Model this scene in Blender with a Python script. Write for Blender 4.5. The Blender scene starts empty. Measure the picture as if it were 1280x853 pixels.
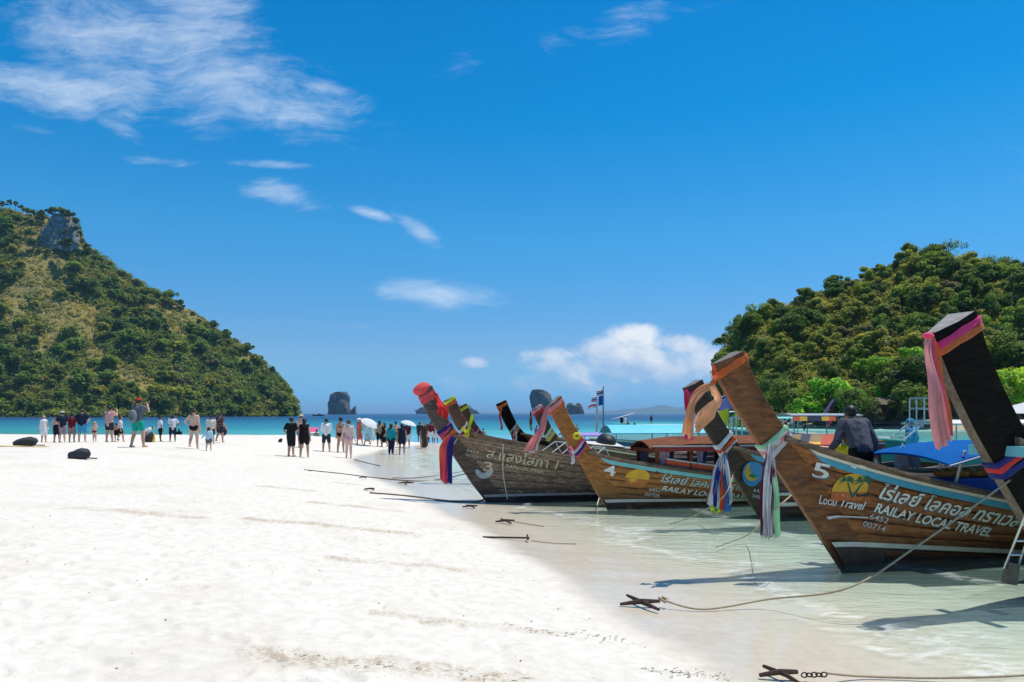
import bpy, bmesh, math, random
import numpy as np
from mathutils import Vector, Matrix, noise as mnoise

SC = bpy.context.scene
COL = SC.collection
R = math.radians
PI = math.pi
EYE = 2.2            # lens height above the water, metres
FPX = 924.0          # focal length in photograph pixels (26 mm on a 36 mm frame, 1280 px wide)
HOR = 517.0          # horizon row

# ------------------------------------------------------------------ camera
cam_d = bpy.data.cameras.new('camera')
cam_d.lens = 26.0
cam_d.sensor_width = 36.0
cam_d.shift_y = (HOR - 426.5) / 1280.0
cam_d.clip_start = 0.05
cam_d.clip_end = 60000
cam = bpy.data.objects.new('camera', cam_d)
COL.objects.link(cam)
cam.location = (0, 0, EYE)
cam.rotation_euler = (R(90), 0, 0)
SC.camera = cam

# ------------------------------------------------------------------ view
SC.view_settings.view_transform = 'Standard'
SC.view_settings.look = 'None'
SC.view_settings.gamma = 1
SC.view_settings.exposure = 0.12
SC.view_settings.use_curve_mapping = False

# ------------------------------------------------------------------ sun
SUN_TO = Vector((.30, .14, 1.0)).normalized()
sun_d = bpy.data.lights.new('sun', 'SUN')
sun_d.energy = 4.5
sun_d.angle = R(.55)
sun_d.color = (1, .945, .85)
sun = bpy.data.objects.new('sun', sun_d)
COL.objects.link(sun)
sun.rotation_euler = SUN_TO.to_track_quat('Z', 'Y').to_euler()
sun.location = (30, 14, 100)

# ------------------------------------------------------------------ node helpers
class NT:
    """thin wrapper that keeps node trees short"""
    def __init__(s, nt): s.t = nt; s.t.nodes.clear()
    def n(s, typ, **kw):
        nd = s.t.nodes.new('ShaderNode' + typ)
        ins = kw.pop('ins', None)
        for k, v in kw.items(): setattr(nd, k, v)
        if ins:
            for k, v in ins.items(): s.set(nd.inputs[k], v)
        return nd
    def set(s, sock, v):
        if isinstance(v, bpy.types.NodeSocket): s.t.links.new(v, sock)
        elif isinstance(v, bpy.types.Node): s.t.links.new(v.outputs[0], sock)
        else:
            if sock.type == 'RGBA' and len(v) == 3: v = (*v, 1)
            sock.default_value = v
    def m(s, op, a, b=None, c=None, clamp=False):
        nd = s.t.nodes.new('ShaderNodeMath'); nd.operation = op; nd.use_clamp = clamp
        for i, v in enumerate((a, b, c)):
            if v is not None: s.set(nd.inputs[i], v)
        return nd.outputs[0]
    def vm(s, op, a, b=None, out=0):
        nd = s.t.nodes.new('ShaderNodeVectorMath'); nd.operation = op
        s.set(nd.inputs[0], a)
        if b is not None:
            s.set(nd.inputs[3 if op == 'SCALE' else 1], b)
        return nd.outputs[out]
    def mix(s, f, a, b, blend='MIX'):
        nd = s.t.nodes.new('ShaderNodeMix'); nd.data_type = 'RGBA'; nd.blend_type = blend
        s.set(nd.inputs[0], f); s.set(nd.inputs[6], a); s.set(nd.inputs[7], b)
        return nd.outputs[2]
    def ramp(s, f, stops, interp='LINEAR'):
        nd = s.t.nodes.new('ShaderNodeValToRGB'); s.set(nd.inputs[0], f)
        cr = nd.color_ramp; cr.interpolation = interp
        while len(cr.elements) < len(stops): cr.elements.new(.5)
        for e, (p, c) in zip(cr.elements, stops):
            e.position = p; e.color = (*c, 1) if len(c) == 3 else c
        return nd.outputs[0]
    def rng(s, v, a, b, c=0.0, d=1.0, typ='LINEAR'):
        nd = s.t.nodes.new('ShaderNodeMapRange'); nd.interpolation_type = typ
        for i, q in enumerate((v, a, b, c, d)): s.set(nd.inputs[i], q)
        return nd.outputs[0]
    def noise(s, vec, scale, detail=4, rough=.55, dist=0.0):
        nd = s.n('TexNoise'); s.set(nd.inputs['Vector'], vec)
        nd.inputs['Scale'].default_value = scale; nd.inputs['Detail'].default_value = detail
        nd.inputs['Roughness'].default_value = rough; nd.inputs['Distortion'].default_value = dist
        return nd.outputs[0]
    def mapping(s, vec, sc=(1, 1, 1), rot=(0, 0, 0), loc=(0, 0, 0)):
        nd = s.n('Mapping'); s.set(nd.inputs[0], vec)
        nd.inputs['Scale'].default_value = sc; nd.inputs['Rotation'].default_value = rot; nd.inputs['Location'].default_value = loc
        return nd.outputs[0]

def new_mat(name):
    m = bpy.data.materials.new(name); m.use_nodes = True
    t = NT(m.node_tree)
    out = t.n('OutputMaterial')
    return m, t, out

def srgb(r, g, b):
    f = lambda c: (c / 255) / 12.92 if c / 255 <= .04045 else (((c / 255) + .055) / 1.055) ** 2.4
    return (f(r), f(g), f(b))

# ------------------------------------------------------------------ world: sky with clouds
world = bpy.data.worlds.new('World'); SC.world = world; world.use_nodes = True
W = NT(world.node_tree)
wout = W.n('OutputWorld')
sky = W.n('TexSky', sky_type='NISHITA', sun_disc=False)
sky.sun_elevation = math.asin(SUN_TO.z)
sky.sun_rotation = math.atan2(SUN_TO.x, SUN_TO.y)
sky.air_density = 1.0; sky.dust_density = .35; sky.ozone_density = 2.2; sky.altitude = 0
geo = W.n('TexCoord').outputs['Generated']
sep = W.n('SeparateXYZ'); W.set(sep.inputs[0], geo)
dx, dy, dz = sep.outputs
ay = W.m('MAXIMUM', W.m('ABSOLUTE', dy), .25)
U = W.m('DIVIDE', dx, ay)          # a plane of sky facing north; the same clouds go on all round
V = W.m('DIVIDE', dz, ay)
cmb = W.n('CombineXYZ'); W.set(cmb.inputs[0], U); W.set(cmb.inputs[1], V)
UV = cmb.outputs[0]
def blob(px, py, rx, ry, ang, p=1.35):
    """soft ellipse of cloud centred on a direction"""
    v = W.vm('SUBTRACT', UV, ((px - 640) / FPX, (HOR - py) / FPX, 0))
    mp = W.mapping(v, (1, 1, 1), (0, 0, R(-ang)))
    q = W.vm('MULTIPLY', mp, (FPX / rx, FPX / ry, 0))
    L = W.vm('LENGTH', q, out=1)
    return W.m('POWER', W.rng(L, 1.25, 0, 0, 1, 'SMOOTHSTEP'), 1 / p)
def addm(lst):
    a = lst[0]
    for b in lst[1:]: a = W.m('MAXIMUM', a, b)
    return a
warp = W.n('TexNoise'); W.set(warp.inputs['Vector'], UV); warp.inputs['Scale'].default_value = 5; warp.inputs['Detail'].default_value = 3
wv = W.vm('SCALE', W.vm('SUBTRACT', warp.outputs['Color'], (.5, .5, .5)), .10)
UVw = W.vm('ADD', UV, wv)
# cirrus: streaked fibres
fib = W.noise(W.mapping(UVw, (6.5, 30, 1), (0, 0, R(14))), 1.0, 10, .72)
fib2 = W.noise(W.mapping(UVw, (7, 9, 1), (0, 0, R(-35))), 1.0, 7, .6)
fibre = W.m('ADD', W.m('MULTIPLY', fib, .55), W.m('MULTIPLY', fib2, .45))
cir = addm([
    blob(190, 70, 270, 100, -14), blob(60, 110, 240, 42, -8), blob(240, 30, 100, 130, 20), W.m('MULTIPLY', blob(365, 140, 150, 52, -14), .95),
    W.m('MULTIPLY', blob(60, 15, 240, 40, 5), .62),
    W.m('MULTIPLY', blob(410, 112, 70, 20, -10), .8), W.m('MULTIPLY', blob(155, 165, 62, 15, -28), .75), W.m('MULTIPLY', blob(180, 202, 90, 13, -4), .7),
    W.m('MULTIPLY', blob(335, 205, 75, 8, -3), .85), W.m('MULTIPLY', blob(360, 248, 70, 22, -10), .95), W.m('MULTIPLY', blob(465, 268, 45, 10, -17), .9),
    W.m('MULTIPLY', blob(523, 288, 48, 16, -32), .95), W.m('MULTIPLY', blob(555, 366, 120, 24, -4), 1.0), W.m('MULTIPLY', blob(430, 408, 60, 9, 0), .55),
    W.m('MULTIPLY', blob(745, 38, 300, 34, 15), .48), W.m('MULTIPLY', blob(50, 165, 60, 14, -15), .6),
    W.m('MULTIPLY', blob(1500, 160, 300, 90, 15), .8), W.m('MULTIPLY', blob(-350, 150, 320, 110, -12), .8)])
cirrus = W.m('MULTIPLY', W.rng(W.m('MULTIPLY_ADD', cir, .46, W.m('MULTIPLY', fibre, 1.42)), .86, 1.42, 0, 1, 'SMOOTHSTEP'), .68)
# cumulus low over the sea
pu = W.noise(W.mapping(UVw, (13, 17, 1)), 1.0, 7, .58)
cum = addm([blob(795, 420, 52, 26, 0), blob(745, 436, 62, 22, 8), blob(850, 432, 62, 22, -6), W.m('MULTIPLY', blob(700, 444, 56, 16, 0), .9),
            W.m('MULTIPLY', blob(810, 455, 210, 40, 0), .98), W.m('MULTIPLY', blob(590, 453, 32, 14, 0), .8), W.m('MULTIPLY', blob(760, 482, 280, 30, 0), .74),
            W.m('MULTIPLY', blob(1800, 430, 220, 40, 0), .9), W.m('MULTIPLY', blob(-500, 440, 260, 40, 0), .9)])
cumulus = W.rng(W.m('MULTIPLY_ADD', cum, .62, W.m('MULTIPLY', pu, 1.0)), .72, 1.08, 0, 1, 'SMOOTHSTEP')
# lit heads, blue-grey bases
puhi = W.noise(W.vm('ADD', W.mapping(UVw, (13, 17, 1)), (.18, .35, 0)), 1.0, 6, .58)
shade = W.rng(W.m('ADD', W.m('MULTIPLY', W.m('SUBTRACT', pu, puhi), 2.2), W.m('MULTIPLY', W.m('SUBTRACT', V, .06), 13.0)), -.35, .75, 0, 1)
skyc = W.n('HueSaturation'); skyc.inputs['Saturation'].default_value = 1.25; skyc.inputs['Hue'].default_value = .497
W.set(skyc.inputs['Color'], sky.outputs[0])
# clear tropical air: deep blue overhead, pale blue (not yellow) at the sea line
corr = W.ramp(dz, [(0, (.36, .55, .85)), (.08, (.38, .56, .84)), (.23, (.25, .76, .95)), (.37, (.02, .77, 1.0)), (.50, (.0, .745, 1.0)), (.60, (.05, .75, .97)), (1, (.62, .80, .88))])
tint = W.vm('SCALE', W.mix(1.0, skyc.outputs[0], corr, 'MULTIPLY'), 1.2)
tint = W.mix(W.rng(dz, 0, .11, 1, 0, 'SMOOTHSTEP'), tint, (1.42, 4.45, 7.8))
CW = 8.2
c1 = W.mix(cirrus, tint, (CW * .84, CW * .94, CW * 1.05))
cumcol = W.mix(shade, (CW * .40, CW * .58, CW * .86), (CW * 1.02, CW * 1.02, CW * 1.04))
c2 = W.mix(W.m('MULTIPLY', cumulus, .86), c1, cumcol)
bg = W.n('Background'); W.set(bg.inputs[0], c2); bg.inputs[1].default_value = .11
W.set(wout.inputs[0], bg.outputs[0])

# ------------------------------------------------------------------ object helpers
def tag(o, label=None, cat=None, group=None, kind=None):
    if label: o['label'] = label
    if cat: o['category'] = cat
    if group: o['group'] = group
    if kind: o['kind'] = kind
    return o

def link(name, me, parent=None):
    o = bpy.data.objects.new(name, me)
    COL.objects.link(o)
    if parent: o.parent = parent
    return o

def empty(name, loc=(0, 0, 0), rz=0.0, label=None, cat=None, group=None):
    o = bpy.data.objects.new(name, None)
    COL.objects.link(o)
    o.empty_display_size = .1
    o.location = loc; o.rotation_euler = (0, 0, rz)
    return tag(o, label, cat, group)

def copy_tree(o, parent=None):
    c = o.copy(); COL.objects.link(c); c.parent = parent
    for ch in list(o.children): copy_tree(ch, c)
    return c

class MB:
    """collects shapes; build() makes ONE mesh object"""
    def __init__(s): s.v = []; s.f = []; s.mi = []; s.cur = 0
    def add(s, vs, fs):
        k = len(s.v); s.v += [tuple(p) for p in vs]; s.f += [tuple(i + k for i in f) for f in fs]; s.mi += [s.cur] * len(fs)
    def box(s, c, size, rot=None):
        hx, hy, hz = size[0] / 2, size[1] / 2, size[2] / 2
        vs = [Vector((x, y, z)) for x in (-hx, hx) for y in (-hy, hy) for z in (-hz, hz)]
        if rot is not None: vs = [rot @ v for v in vs]
        c = Vector(c); vs = [v + c for v in vs]
        s.add(vs, [(0, 1, 3, 2), (4, 6, 7, 5), (0, 4, 5, 1), (2, 3, 7, 6), (0, 2, 6, 4), (1, 5, 7, 3)])
    def tube(s, pts, rad, n=8, caps=True, flat=None):
        pts = [Vector(p) for p in pts]
        if not hasattr(rad, '__len__'): rad = [rad] * len(pts)
        rings = []; up = None
        for i, p in enumerate(pts):
            d = (pts[min(i + 1, len(pts) - 1)] - pts[max(i - 1, 0)])
            if d.length < 1e-9: d = Vector((0, 0, 1))
            d.normalize()
            if up is None:
                up = Vector((0, 0, 1)) if abs(d.z) < .9 else Vector((1, 0, 0))
            a = d.cross(up).normalized(); b = a.cross(d).normalized(); up = b
            r = rad[i]; fy = flat if flat else 1
            rings.append([p + a * (r * math.cos(2 * PI * k / n)) + b * (r * fy * math.sin(2 * PI * k / n)) for k in range(n)])
        vs = [q for r_ in rings for q in r_]; fs = []
        for i in range(len(rings) - 1):
            for k in range(n):
                fs.append((i * n + k, i * n + (k + 1) % n, (i + 1) * n + (k + 1) % n, (i + 1) * n + k))
        if caps:
            fs.append(tuple(range(n))[::-1]); fs.append(tuple((len(rings) - 1) * n + k for k in range(n)))
        s.add(vs, fs)
    def capsule(s, a, b, ra, rb, n=10, m=3):
        a = Vector(a); b = Vector(b); d = b - a
        L = d.length
        d = d / L if L > 1e-6 else Vector((0, 0, 1))
        pts, rs = [], []
        for i in range(m + 1):
            t = PI / 2 * (1 - i / m); pts.append(a - d * (ra * math.sin(t))); rs.append(max(ra * math.cos(t), ra * .08))
        for i in range(m + 1):
            t = PI / 2 * i / m; pts.append(b + d * (rb * math.sin(t))); rs.append(max(rb * math.cos(t), rb * .08))
        s.tube(pts, rs, n)
    def ball(s, c, r, sc=(1, 1, 1), n=12, m=8, rot=None):
        c = Vector(c); vs = []; fs = []
        for i in range(m + 1):
            t = PI * i / m
            for k in range(n):
                v = Vector((r * sc[0] * math.sin(t) * math.cos(2 * PI * k / n), r * sc[1] * math.sin(t) * math.sin(2 * PI * k / n), r * sc[2] * math.cos(t)))
                if rot is not None: v = rot @ v
                vs.append(c + v)
        for i in range(m):
            for k in range(n):
                fs.append((i * n + k, (i + 1) * n + k, (i + 1) * n + (k + 1) % n, i * n + (k + 1) % n))
        s.add(vs, fs)
    def grid(s, rows, closed=False, flip=False):
        """rows: list of equal-length point lists"""
        m = len(rows[0]); vs = [p for r_ in rows for p in r_]; fs = []
        for i in range(len(rows) - 1):
            for k in range(m if closed else m - 1):
                q = (i * m + k, i * m + (k + 1) % m, (i + 1) * m + (k + 1) % m, (i + 1) * m + k)
                fs.append(q[::-1] if flip else q)
        s.add(vs, fs)
    def slab(s, rows, th):
        """sheet given as rows of points, thickened by th along -normal-ish offset vectors"""
        n, m = len(rows), len(rows[0])
        P = np.array([[tuple(p) for p in r_] for r_ in rows], float)
        du = np.gradient(P, axis=0); dv = np.gradient(P, axis=1)
        nn = np.cross(du, dv); nn /= np.maximum(np.linalg.norm(nn, axis=2, keepdims=True), 1e-9)
        Q = P + nn * th
        s.grid([list(map(tuple, r_)) for r_ in P], flip=True); s.grid([list(map(tuple, r_)) for r_ in Q])
        def edge(a, b):
            s.grid([list(map(tuple, a)), list(map(tuple, b))])
        edge(P[0], Q[0]); edge(Q[-1], P[-1]); edge(Q[:, 0], P[:, 0]); edge(P[:, -1], Q[:, -1])
    def build(s, name, mats, parent=None, smooth=False, merge=False):
        me = bpy.data.meshes.new(name or 'foliage')
        me.from_pydata(s.v, [], s.f)
        if not isinstance(mats, (list, tuple)): mats = [mats]
        for m_ in mats: me.materials.append(m_)
        if len(mats) > 1: me.polygons.foreach_set('material_index', s.mi)
        if smooth: me.polygons.foreach_set('use_smooth', [True] * len(me.polygons))
        me.update()
        if merge:
            bm = bmesh.new(); bm.from_mesh(me); bmesh.ops.remove_doubles(bm, verts=bm.verts, dist=1e-4)
            bmesh.ops.recalc_face_normals(bm, faces=bm.faces); bm.to_mesh(me); bm.free()
        return link(name, me, parent)

def at(px, py, Y):
    return Vector(((px - 640) / FPX * Y, Y, EYE + (HOR - py) / FPX * Y))

def lerp(a, b, t): return a + (b - a) * t
def sstep(a, b, x):
    t = np.clip((x - a) / (b - a), 0, 1); return t * t * (3 - 2 * t)

_rs = np.random.RandomState(3)
_perm = _rs.rand(256, 256)
def vnoise(x, y, sc=1.0, oct=3, seed=0.0):
    """vectorised value noise, -1..1"""
    x = np.asarray(x, float) * sc + 37.7 * seed + 500; y = np.asarray(y, float) * sc + 91.3 * seed + 500
    tot = 0; amp = 1; norm = 0
    for _ in range(oct):
        xi = np.floor(x).astype(int); yi = np.floor(y).astype(int); fx = x - xi; fy = y - yi
        fx = fx * fx * (3 - 2 * fx); fy = fy * fy * (3 - 2 * fy)
        g = lambda a, b: _perm[a % 256, b % 256]
        v = (g(xi, yi) * (1 - fx) + g(xi + 1, yi) * fx) * (1 - fy) + (g(xi, yi + 1) * (1 - fx) + g(xi + 1, yi + 1) * fx) * fy
        tot = tot + (v * 2 - 1) * amp; norm += amp; amp *= .5; x = x * 2.03 + 11.1; y = y * 2.03 + 7.7
    return tot / norm

def np_mesh(name, verts, quads, mat, parent=None, smooth=False, attr=None):
    me = bpy.data.meshes.new(name or 'foliage')
    verts = np.asarray(verts, np.float32); quads = np.asarray(quads, np.int32)
    k = quads.shape[1]
    me.vertices.add(len(verts)); me.vertices.foreach_set('co', verts.ravel())
    me.loops.add(quads.size); me.loops.foreach_set('vertex_index', quads.ravel())
    me.polygons.add(len(quads)); me.polygons.foreach_set('loop_start', np.arange(0, quads.size, k, dtype=np.int32))
    me.materials.append(mat)
    if smooth: me.polygons.foreach_set('use_smooth', np.ones(len(quads), bool))
    me.update(calc_edges=True); me.validate()
    if attr:
        for an, vals in attr.items():
            a = me.attributes.new(an, 'FLOAT', 'POINT'); a.data.foreach_set('value', np.asarray(vals, np.float32).ravel())
    return link(name, me, parent) if name else me

def grid_quads(nx, ny):
    i = np.arange(nx * ny).reshape(ny, nx)
    return np.stack([i[:-1, :-1], i[:-1, 1:], i[1:, 1:], i[1:, :-1]], -1).reshape(-1, 4)
# ------------------------------------------------------------------ materials
_mc = {}
def plain(name, col, rough=.6, var=.12, scale=6.0, metal=0.0, spec=.4, bump=0.0, rnd=0.0):
    """paint, cloth, metal: one colour with a little wear"""
    if name in _mc: return _mc[name]
    m, t, out = new_mat(name)
    tc = t.n('TexCoord').outputs['Object']
    nz = t.noise(tc, scale, 5, .6)
    c = t.mix(t.rng(nz, .3, .7), tuple(x * (1 - var) for x in col), tuple(min(1, x * (1 + var)) for x in col))
    if rnd:
        oi = t.n('ObjectInfo').outputs['Random']
        c = t.mix(1.0, c, t.ramp(oi, [(0, (1 - rnd,) * 3), (1, (1 + rnd,) * 3)]), 'MULTIPLY')
    p = t.n('BsdfPrincipled', ins={'Base Color': c, 'Roughness': rough, 'Metallic': metal, 'Specular IOR Level': spec})
    if bump:
        b = t.n('Bump', ins={'Height': nz, 'Strength': bump, 'Distance': .01}); t.set(p.inputs['Normal'], b.outputs[0])
    t.set(out.inputs[0], p.outputs[0])
    _mc[name] = m
    return m

def cloth(name, col, transl=.45):
    """thin fabric that lets some light through"""
    if name in _mc: return _mc[name]
    m, t, out = new_mat(name)
    tc = t.n('TexCoord').outputs['Object']
    nz = t.noise(t.mapping(tc, (30, 30, 4)), 1, 3, .5)
    c = t.mix(t.rng(nz, .3, .7), tuple(x * .86 for x in col), tuple(min(1, x * 1.08) for x in col))
    p = t.n('BsdfPrincipled', ins={'Base Color': c, 'Roughness': .75, 'Specular IOR Level': .2, 'Sheen Weight': .2})
    tr = t.n('BsdfTranslucent', ins={'Color': c})
    mx = t.n('MixShader', ins={0: transl}); t.set(mx.inputs[1], p.outputs[0]); t.set(mx.inputs[2], tr.outputs[0])
    t.set(out.inputs[0], mx.outputs[0]); _mc[name] = m
    return m

def wood(name, dark, light, gloss=.45, wear=None, wamt=.0, streak=9.0, stain=(.02, .014, .01), stain_amt=.5, spec=.35):
    """timber with grain along the boat, stains near the water and scuffs"""
    if name in _mc: return _mc[name]
    m, t, out = new_mat(name)
    tc = t.n('TexCoord').outputs['Object']
    g1 = t.noise(t.mapping(tc, (1.1, streak, streak)), 2.2, 8, .68, .6)
    g2 = t.noise(t.mapping(tc, (2.5, 60, 60)), 1.0, 4, .6)
    big = t.noise(t.mapping(tc, (.7, 1.6, 1.6)), 1.6, 5, .62)
    c = t.mix(t.rng(g1, .36, .64), dark, light)
    c = t.mix(t.m('MULTIPLY', t.rng(g2, .45, .72), .5), c, tuple(x * .5 for x in dark))
    oi = t.n('ObjectInfo').outputs['Random']
    c = t.mix(1.0, c, t.ramp(oi, [(0, (.78, .78, .8)), (1, (1.2, 1.17, 1.12))]), 'MULTIPLY')
    c = t.mix(t.m('MULTIPLY', t.rng(big, .52, .68, 0, 1, 'SMOOTHSTEP'), stain_amt), c, stain)
    sp = t.n('SeparateXYZ'); t.set(sp.inputs[0], tc)
    low = t.m('MULTIPLY', t.rng(t.m('ADD', sp.outputs[2], t.m('MULTIPLY', t.m('SUBTRACT', big, .5), .9)), .55, .12, 0, 1, 'SMOOTHSTEP'), t.rng(g1, .3, .6, .35, 1))
    c = t.mix(t.m('MULTIPLY', low, .75), c, (.022, .016, .012))
    if wear:
        wn = t.noise(t.mapping(tc, (2.2, 9, 9)), 2.0, 7, .72)
        c = t.mix(t.m('MULTIPLY', t.rng(wn, .5, .66, 0, 1, 'SMOOTHSTEP'), wamt), c, wear)
    b = t.n('Bump', ins={'Height': t.m('ADD', g1, t.m('MULTIPLY', g2, .6)), 'Strength': .35, 'Distance': .006})
    p = t.n('BsdfPrincipled', ins={'Base Color': c, 'Roughness': t.rng(g1, .2, .8, gloss - .08, min(1.0, gloss + .2)), 'Specular IOR Level': spec, 'Normal': b.outputs[0]})
    t.set(out.inputs[0], p.outputs[0]); _mc[name] = m
    return m

def worn_paint(name, col, under=(.12, .07, .04), amt=.5, rough=.5, sc=3.0):
    """old brushed paint, chipped to the wood"""
    if name in _mc: return _mc[name]
    m, t, out = new_mat(name)
    tc = t.n('TexCoord').outputs['Object']
    a = t.noise(t.mapping(tc, (sc, sc * 4, sc * 4)), 2.0, 8, .7)
    b = t.noise(tc, 7, 4, .6)
    c = t.mix(t.rng(b, .3, .7), tuple(x * .8 for x in col), col)
    c = t.mix(t.rng(a, .66 - amt * .18, .74 - amt * .14), c, under)
    p = t.n('BsdfPrincipled', ins={'Base Color': c, 'Roughness': rough})
    t.set(out.inputs[0], p.outputs[0]); _mc[name] = m
    return m

def leafmat(name, dark, light, yellow=(.2, .17, .03), ysh=.2, big=.05):
    if name in _mc: return _mc[name]
    m, t, out = new_mat(name)
    g = t.n('NewGeometry'); oi = t.n('ObjectInfo').outputs['Random']
    n1 = t.noise(g.outputs['Position'], big, 3, .6)
    n2 = t.noise(g.outputs['Position'], big * 16, 3, .6)
    rp = g.outputs['Random Per Island']
    c = t.mix(t.rng(t.m('ADD', t.m('MULTIPLY', n2, .5), t.m('MULTIPLY', rp, .5)), .3, .72), dark, light)
    c = t.mix(t.m('MULTIPLY', t.rng(n1, .48, .62, 0, 1, 'SMOOTHSTEP'), ysh), c, yellow)
    n3 = t.noise(g.outputs['Position'], big * 5, 2, .5)
    c = t.mix(1.0, c, t.ramp(n3, [(.28, (.72, .82, .85)), (.5, (1.1, 1.12, .98)), (.68, (1.5, 1.4, .92))]), 'MULTIPLY')
    c = t.mix(1.0, c, t.ramp(oi, [(0, (.74, .80, .78)), (.35, (1.03, 1.08, .96)), (.7, (1.24, 1.18, .96)), (1, (1.48, 1.3, 1.0))]), 'MULTIPLY')
    p = t.n('BsdfPrincipled', ins={'Base Color': c, 'Roughness': .6, 'Specular IOR Level': .25})
    tr = t.n('BsdfTranslucent', ins={'Color': t.mix(1.0, c, (1.2, 1.35, .6), 'MULTIPLY')})
    mx = t.n('MixShader', ins={0: .42}); t.set(mx.inputs[1], p.outputs[0]); t.set(mx.inputs[2], tr.outputs[0])
    t.set(out.inputs[0], mx.outputs[0]); _mc[name] = m
    return m

def rockmat(name, dark, light, sc=.3, veg=None, vamt=.0):
    if name in _mc: return _mc[name]
    m, t, out = new_mat(name)
    g = t.n('NewGeometry'); pos = g.outputs['Position']
    a = t.noise(t.mapping(pos, (1, 1, .35)), sc, 8, .68, .4)
    v = t.noise(t.mapping(pos, (3, 3, .3)), sc, 5, .6)
    c = t.mix(t.rng(t.m('ADD', t.m('MULTIPLY', a, .6), t.m('MULTIPLY', v, .4)), .36, .64), dark, light)
    if veg:
        sp = t.n('SeparateXYZ'); t.set(sp.inputs[0], g.outputs['Normal'])
        k = t.rng(t.m('ADD', sp.outputs[2], t.m('MULTIPLY', t.m('SUBTRACT', a, .5), 1.6)), .15, .6, 0, vamt)
        c = t.mix(k, c, veg)
    b = t.n('Bump', ins={'Height': a, 'Strength': .8, 'Distance': .6 / sc * .1})
    p = t.n('BsdfPrincipled', ins={'Base Color': c, 'Roughness': .9, 'Specular IOR Level': .2, 'Normal': b.outputs[0]})
    t.set(out.inputs[0], p.outputs[0]); _mc[name] = m
    return m
# ------------------------------------------------------------------ sand spit and sea bed (one height function)
_SY = [-12, 0, 5, 10, 15, 20, 27, 34, 42, 50, 60]
_SX = [8.6, 4.8, 3.15, 1.6, -.05, -1.7, -4.3, -6.4, -6.5, -4.9, -4.9]
def shore(x, y):
    """signed distance inland from the water's edge"""
    x = np.asarray(x, float); y = np.asarray(y, float)
    d1 = (np.interp(y, _SY, _SX) + .22 * vnoise(x * 0, y, .35, 2, 1) - x) / 1.05
    d2 = (55 - y + 2.0 * vnoise(x, y * 0, .1, 2, 2))
    return np.minimum(d1, d2)
def ground_smooth(x, y):
    x = np.asarray(x, float); y = np.asarray(y, float)
    d = shore(x, y)
    dp = np.maximum(d, 0); s = np.maximum(-d, 0)
    land = .80 * (1 - np.exp(-(dp / 6.5) ** 1.25)) + .26 * sstep(9, 14.5, -x) * sstep(0, 6, dp)
    q = .042 * s + .0016 * s * s
    far = sstep(55, 110, y)
    cap = 1.5 + 3.0 * far + 4.0 * sstep(110, 430, y)
    sea = -cap * (1 - np.exp(-q / cap))
    return np.where(d > 0, land, sea)
# scuffed lines where mooring ropes and keels were dragged through dry sand (start, end, width)
SCUFF = [((-1.9, 5.55), (.2, 5.45), .20), ((-1.3, 7.0), (1.5, 6.75), .13), ((-2.3, 9.6), (.1, 9.45), .16), ((-4.5, 12.6), (-1.6, 12.2), .2), ((-4.2, 15.5), (-1.8, 15.2), .2),
         ((-7.5, 12.7), (-5.2, 12.2), .2), ((-6.3, 18.5), (-4.9, 18.2), .2), ((1.1, 5.92), (1.75, 5.9), .06), ((.8, 4.9), (1.7, 5.0), .1), ((-5, 21), (-3.2, 20.5), .2), ((-8, 9.5), (-6.4, 9.1), .16)]
def scuff_mask(x, y):
    k = np.zeros_like(np.asarray(x, float))
    for (a, b, w) in SCUFF:
        ax, ay = a; bx, by = b; L2 = (bx - ax) ** 2 + (by - ay) ** 2
        t = np.clip(((x - ax) * (bx - ax) + (y - ay) * (by - ay)) / L2, 0, 1)
        wob = .5 * w * vnoise(t * 9 + ax, t * 0 + ay, 1.0, 3, 4)
        dd = np.hypot(x - (ax + t * (bx - ax)), (y - (ay + t * (by - ay)) - wob) * 1.0)
        k = np.maximum(k, np.exp(-(dd / w) ** 2) * (.55 + .45 * vnoise(x, y, 3.0, 2, 6)))
    return np.clip(k, 0, 1)
def ground(x, y):
    x = np.asarray(x, float); y = np.asarray(y, float)
    z = ground_smooth(x, y)
    d = shore(x, y)
    dry = sstep(.8, 3.0, d)
    z = z + dry * (.020 * vnoise(x, y, .7, 3, 7) + .006 * vnoise(x, y, 3.5, 3, 8) + .02 * np.minimum(0, vnoise(x, y, 1.9, 2, 9) + .1))
    near = np.clip(1 - y / 30, 0, 1)
    k = scuff_mask(x, y) * dry
    z = z + k * near * (.06 * vnoise(x, y, 6, 4, 10) + .015)
    z = z + (1 - dry) * .006 * vnoise(x, y * 2.5, .8, 2, 11)
    return z
def gz(x, y): return float(ground(np.array([x]), np.array([y]))[0])

# sand material: bone-white and dry, beige where scuffed, dark and glossy where wet
m_sand, t, out = new_mat('sand')
g = t.n('NewGeometry').outputs['Position']
sp = t.n('SeparateXYZ'); t.set(sp.inputs[0], g)
n_f = t.noise(g, 60, 4, .7); n_m = t.noise(g, 7, 5, .65); n_b = t.noise(g, .5, 4, .6)
dryc = t.mix(t.rng(n_m, .35, .7), (.615, .568, .49), (.725, .685, .615))
dryc = t.mix(t.m('MULTIPLY', t.rng(n_b, .52, .66, 0, 1, 'SMOOTHSTEP'), .32), dryc, (.54, .475, .385))
sc_ = t.n('Attribute', attribute_name='scuff').outputs['Fac']
dryc = t.mix(t.m('MULTIPLY', t.rng(t.m('MULTIPLY', t.m('MULTIPLY', sc_, t.rng(n_m, .35, .6, .15, 1.5)), t.rng(t.noise(g, 24, 4, .7), .38, .6, .25, 1.3)), .10, .55), .8), dryc, (.42, .34, .24))
speck = t.n('TexVoronoi', feature='F1', ins={'Scale': 9.0, 'Randomness': 1.0}); t.set(speck.inputs['Vector'], g)
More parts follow.
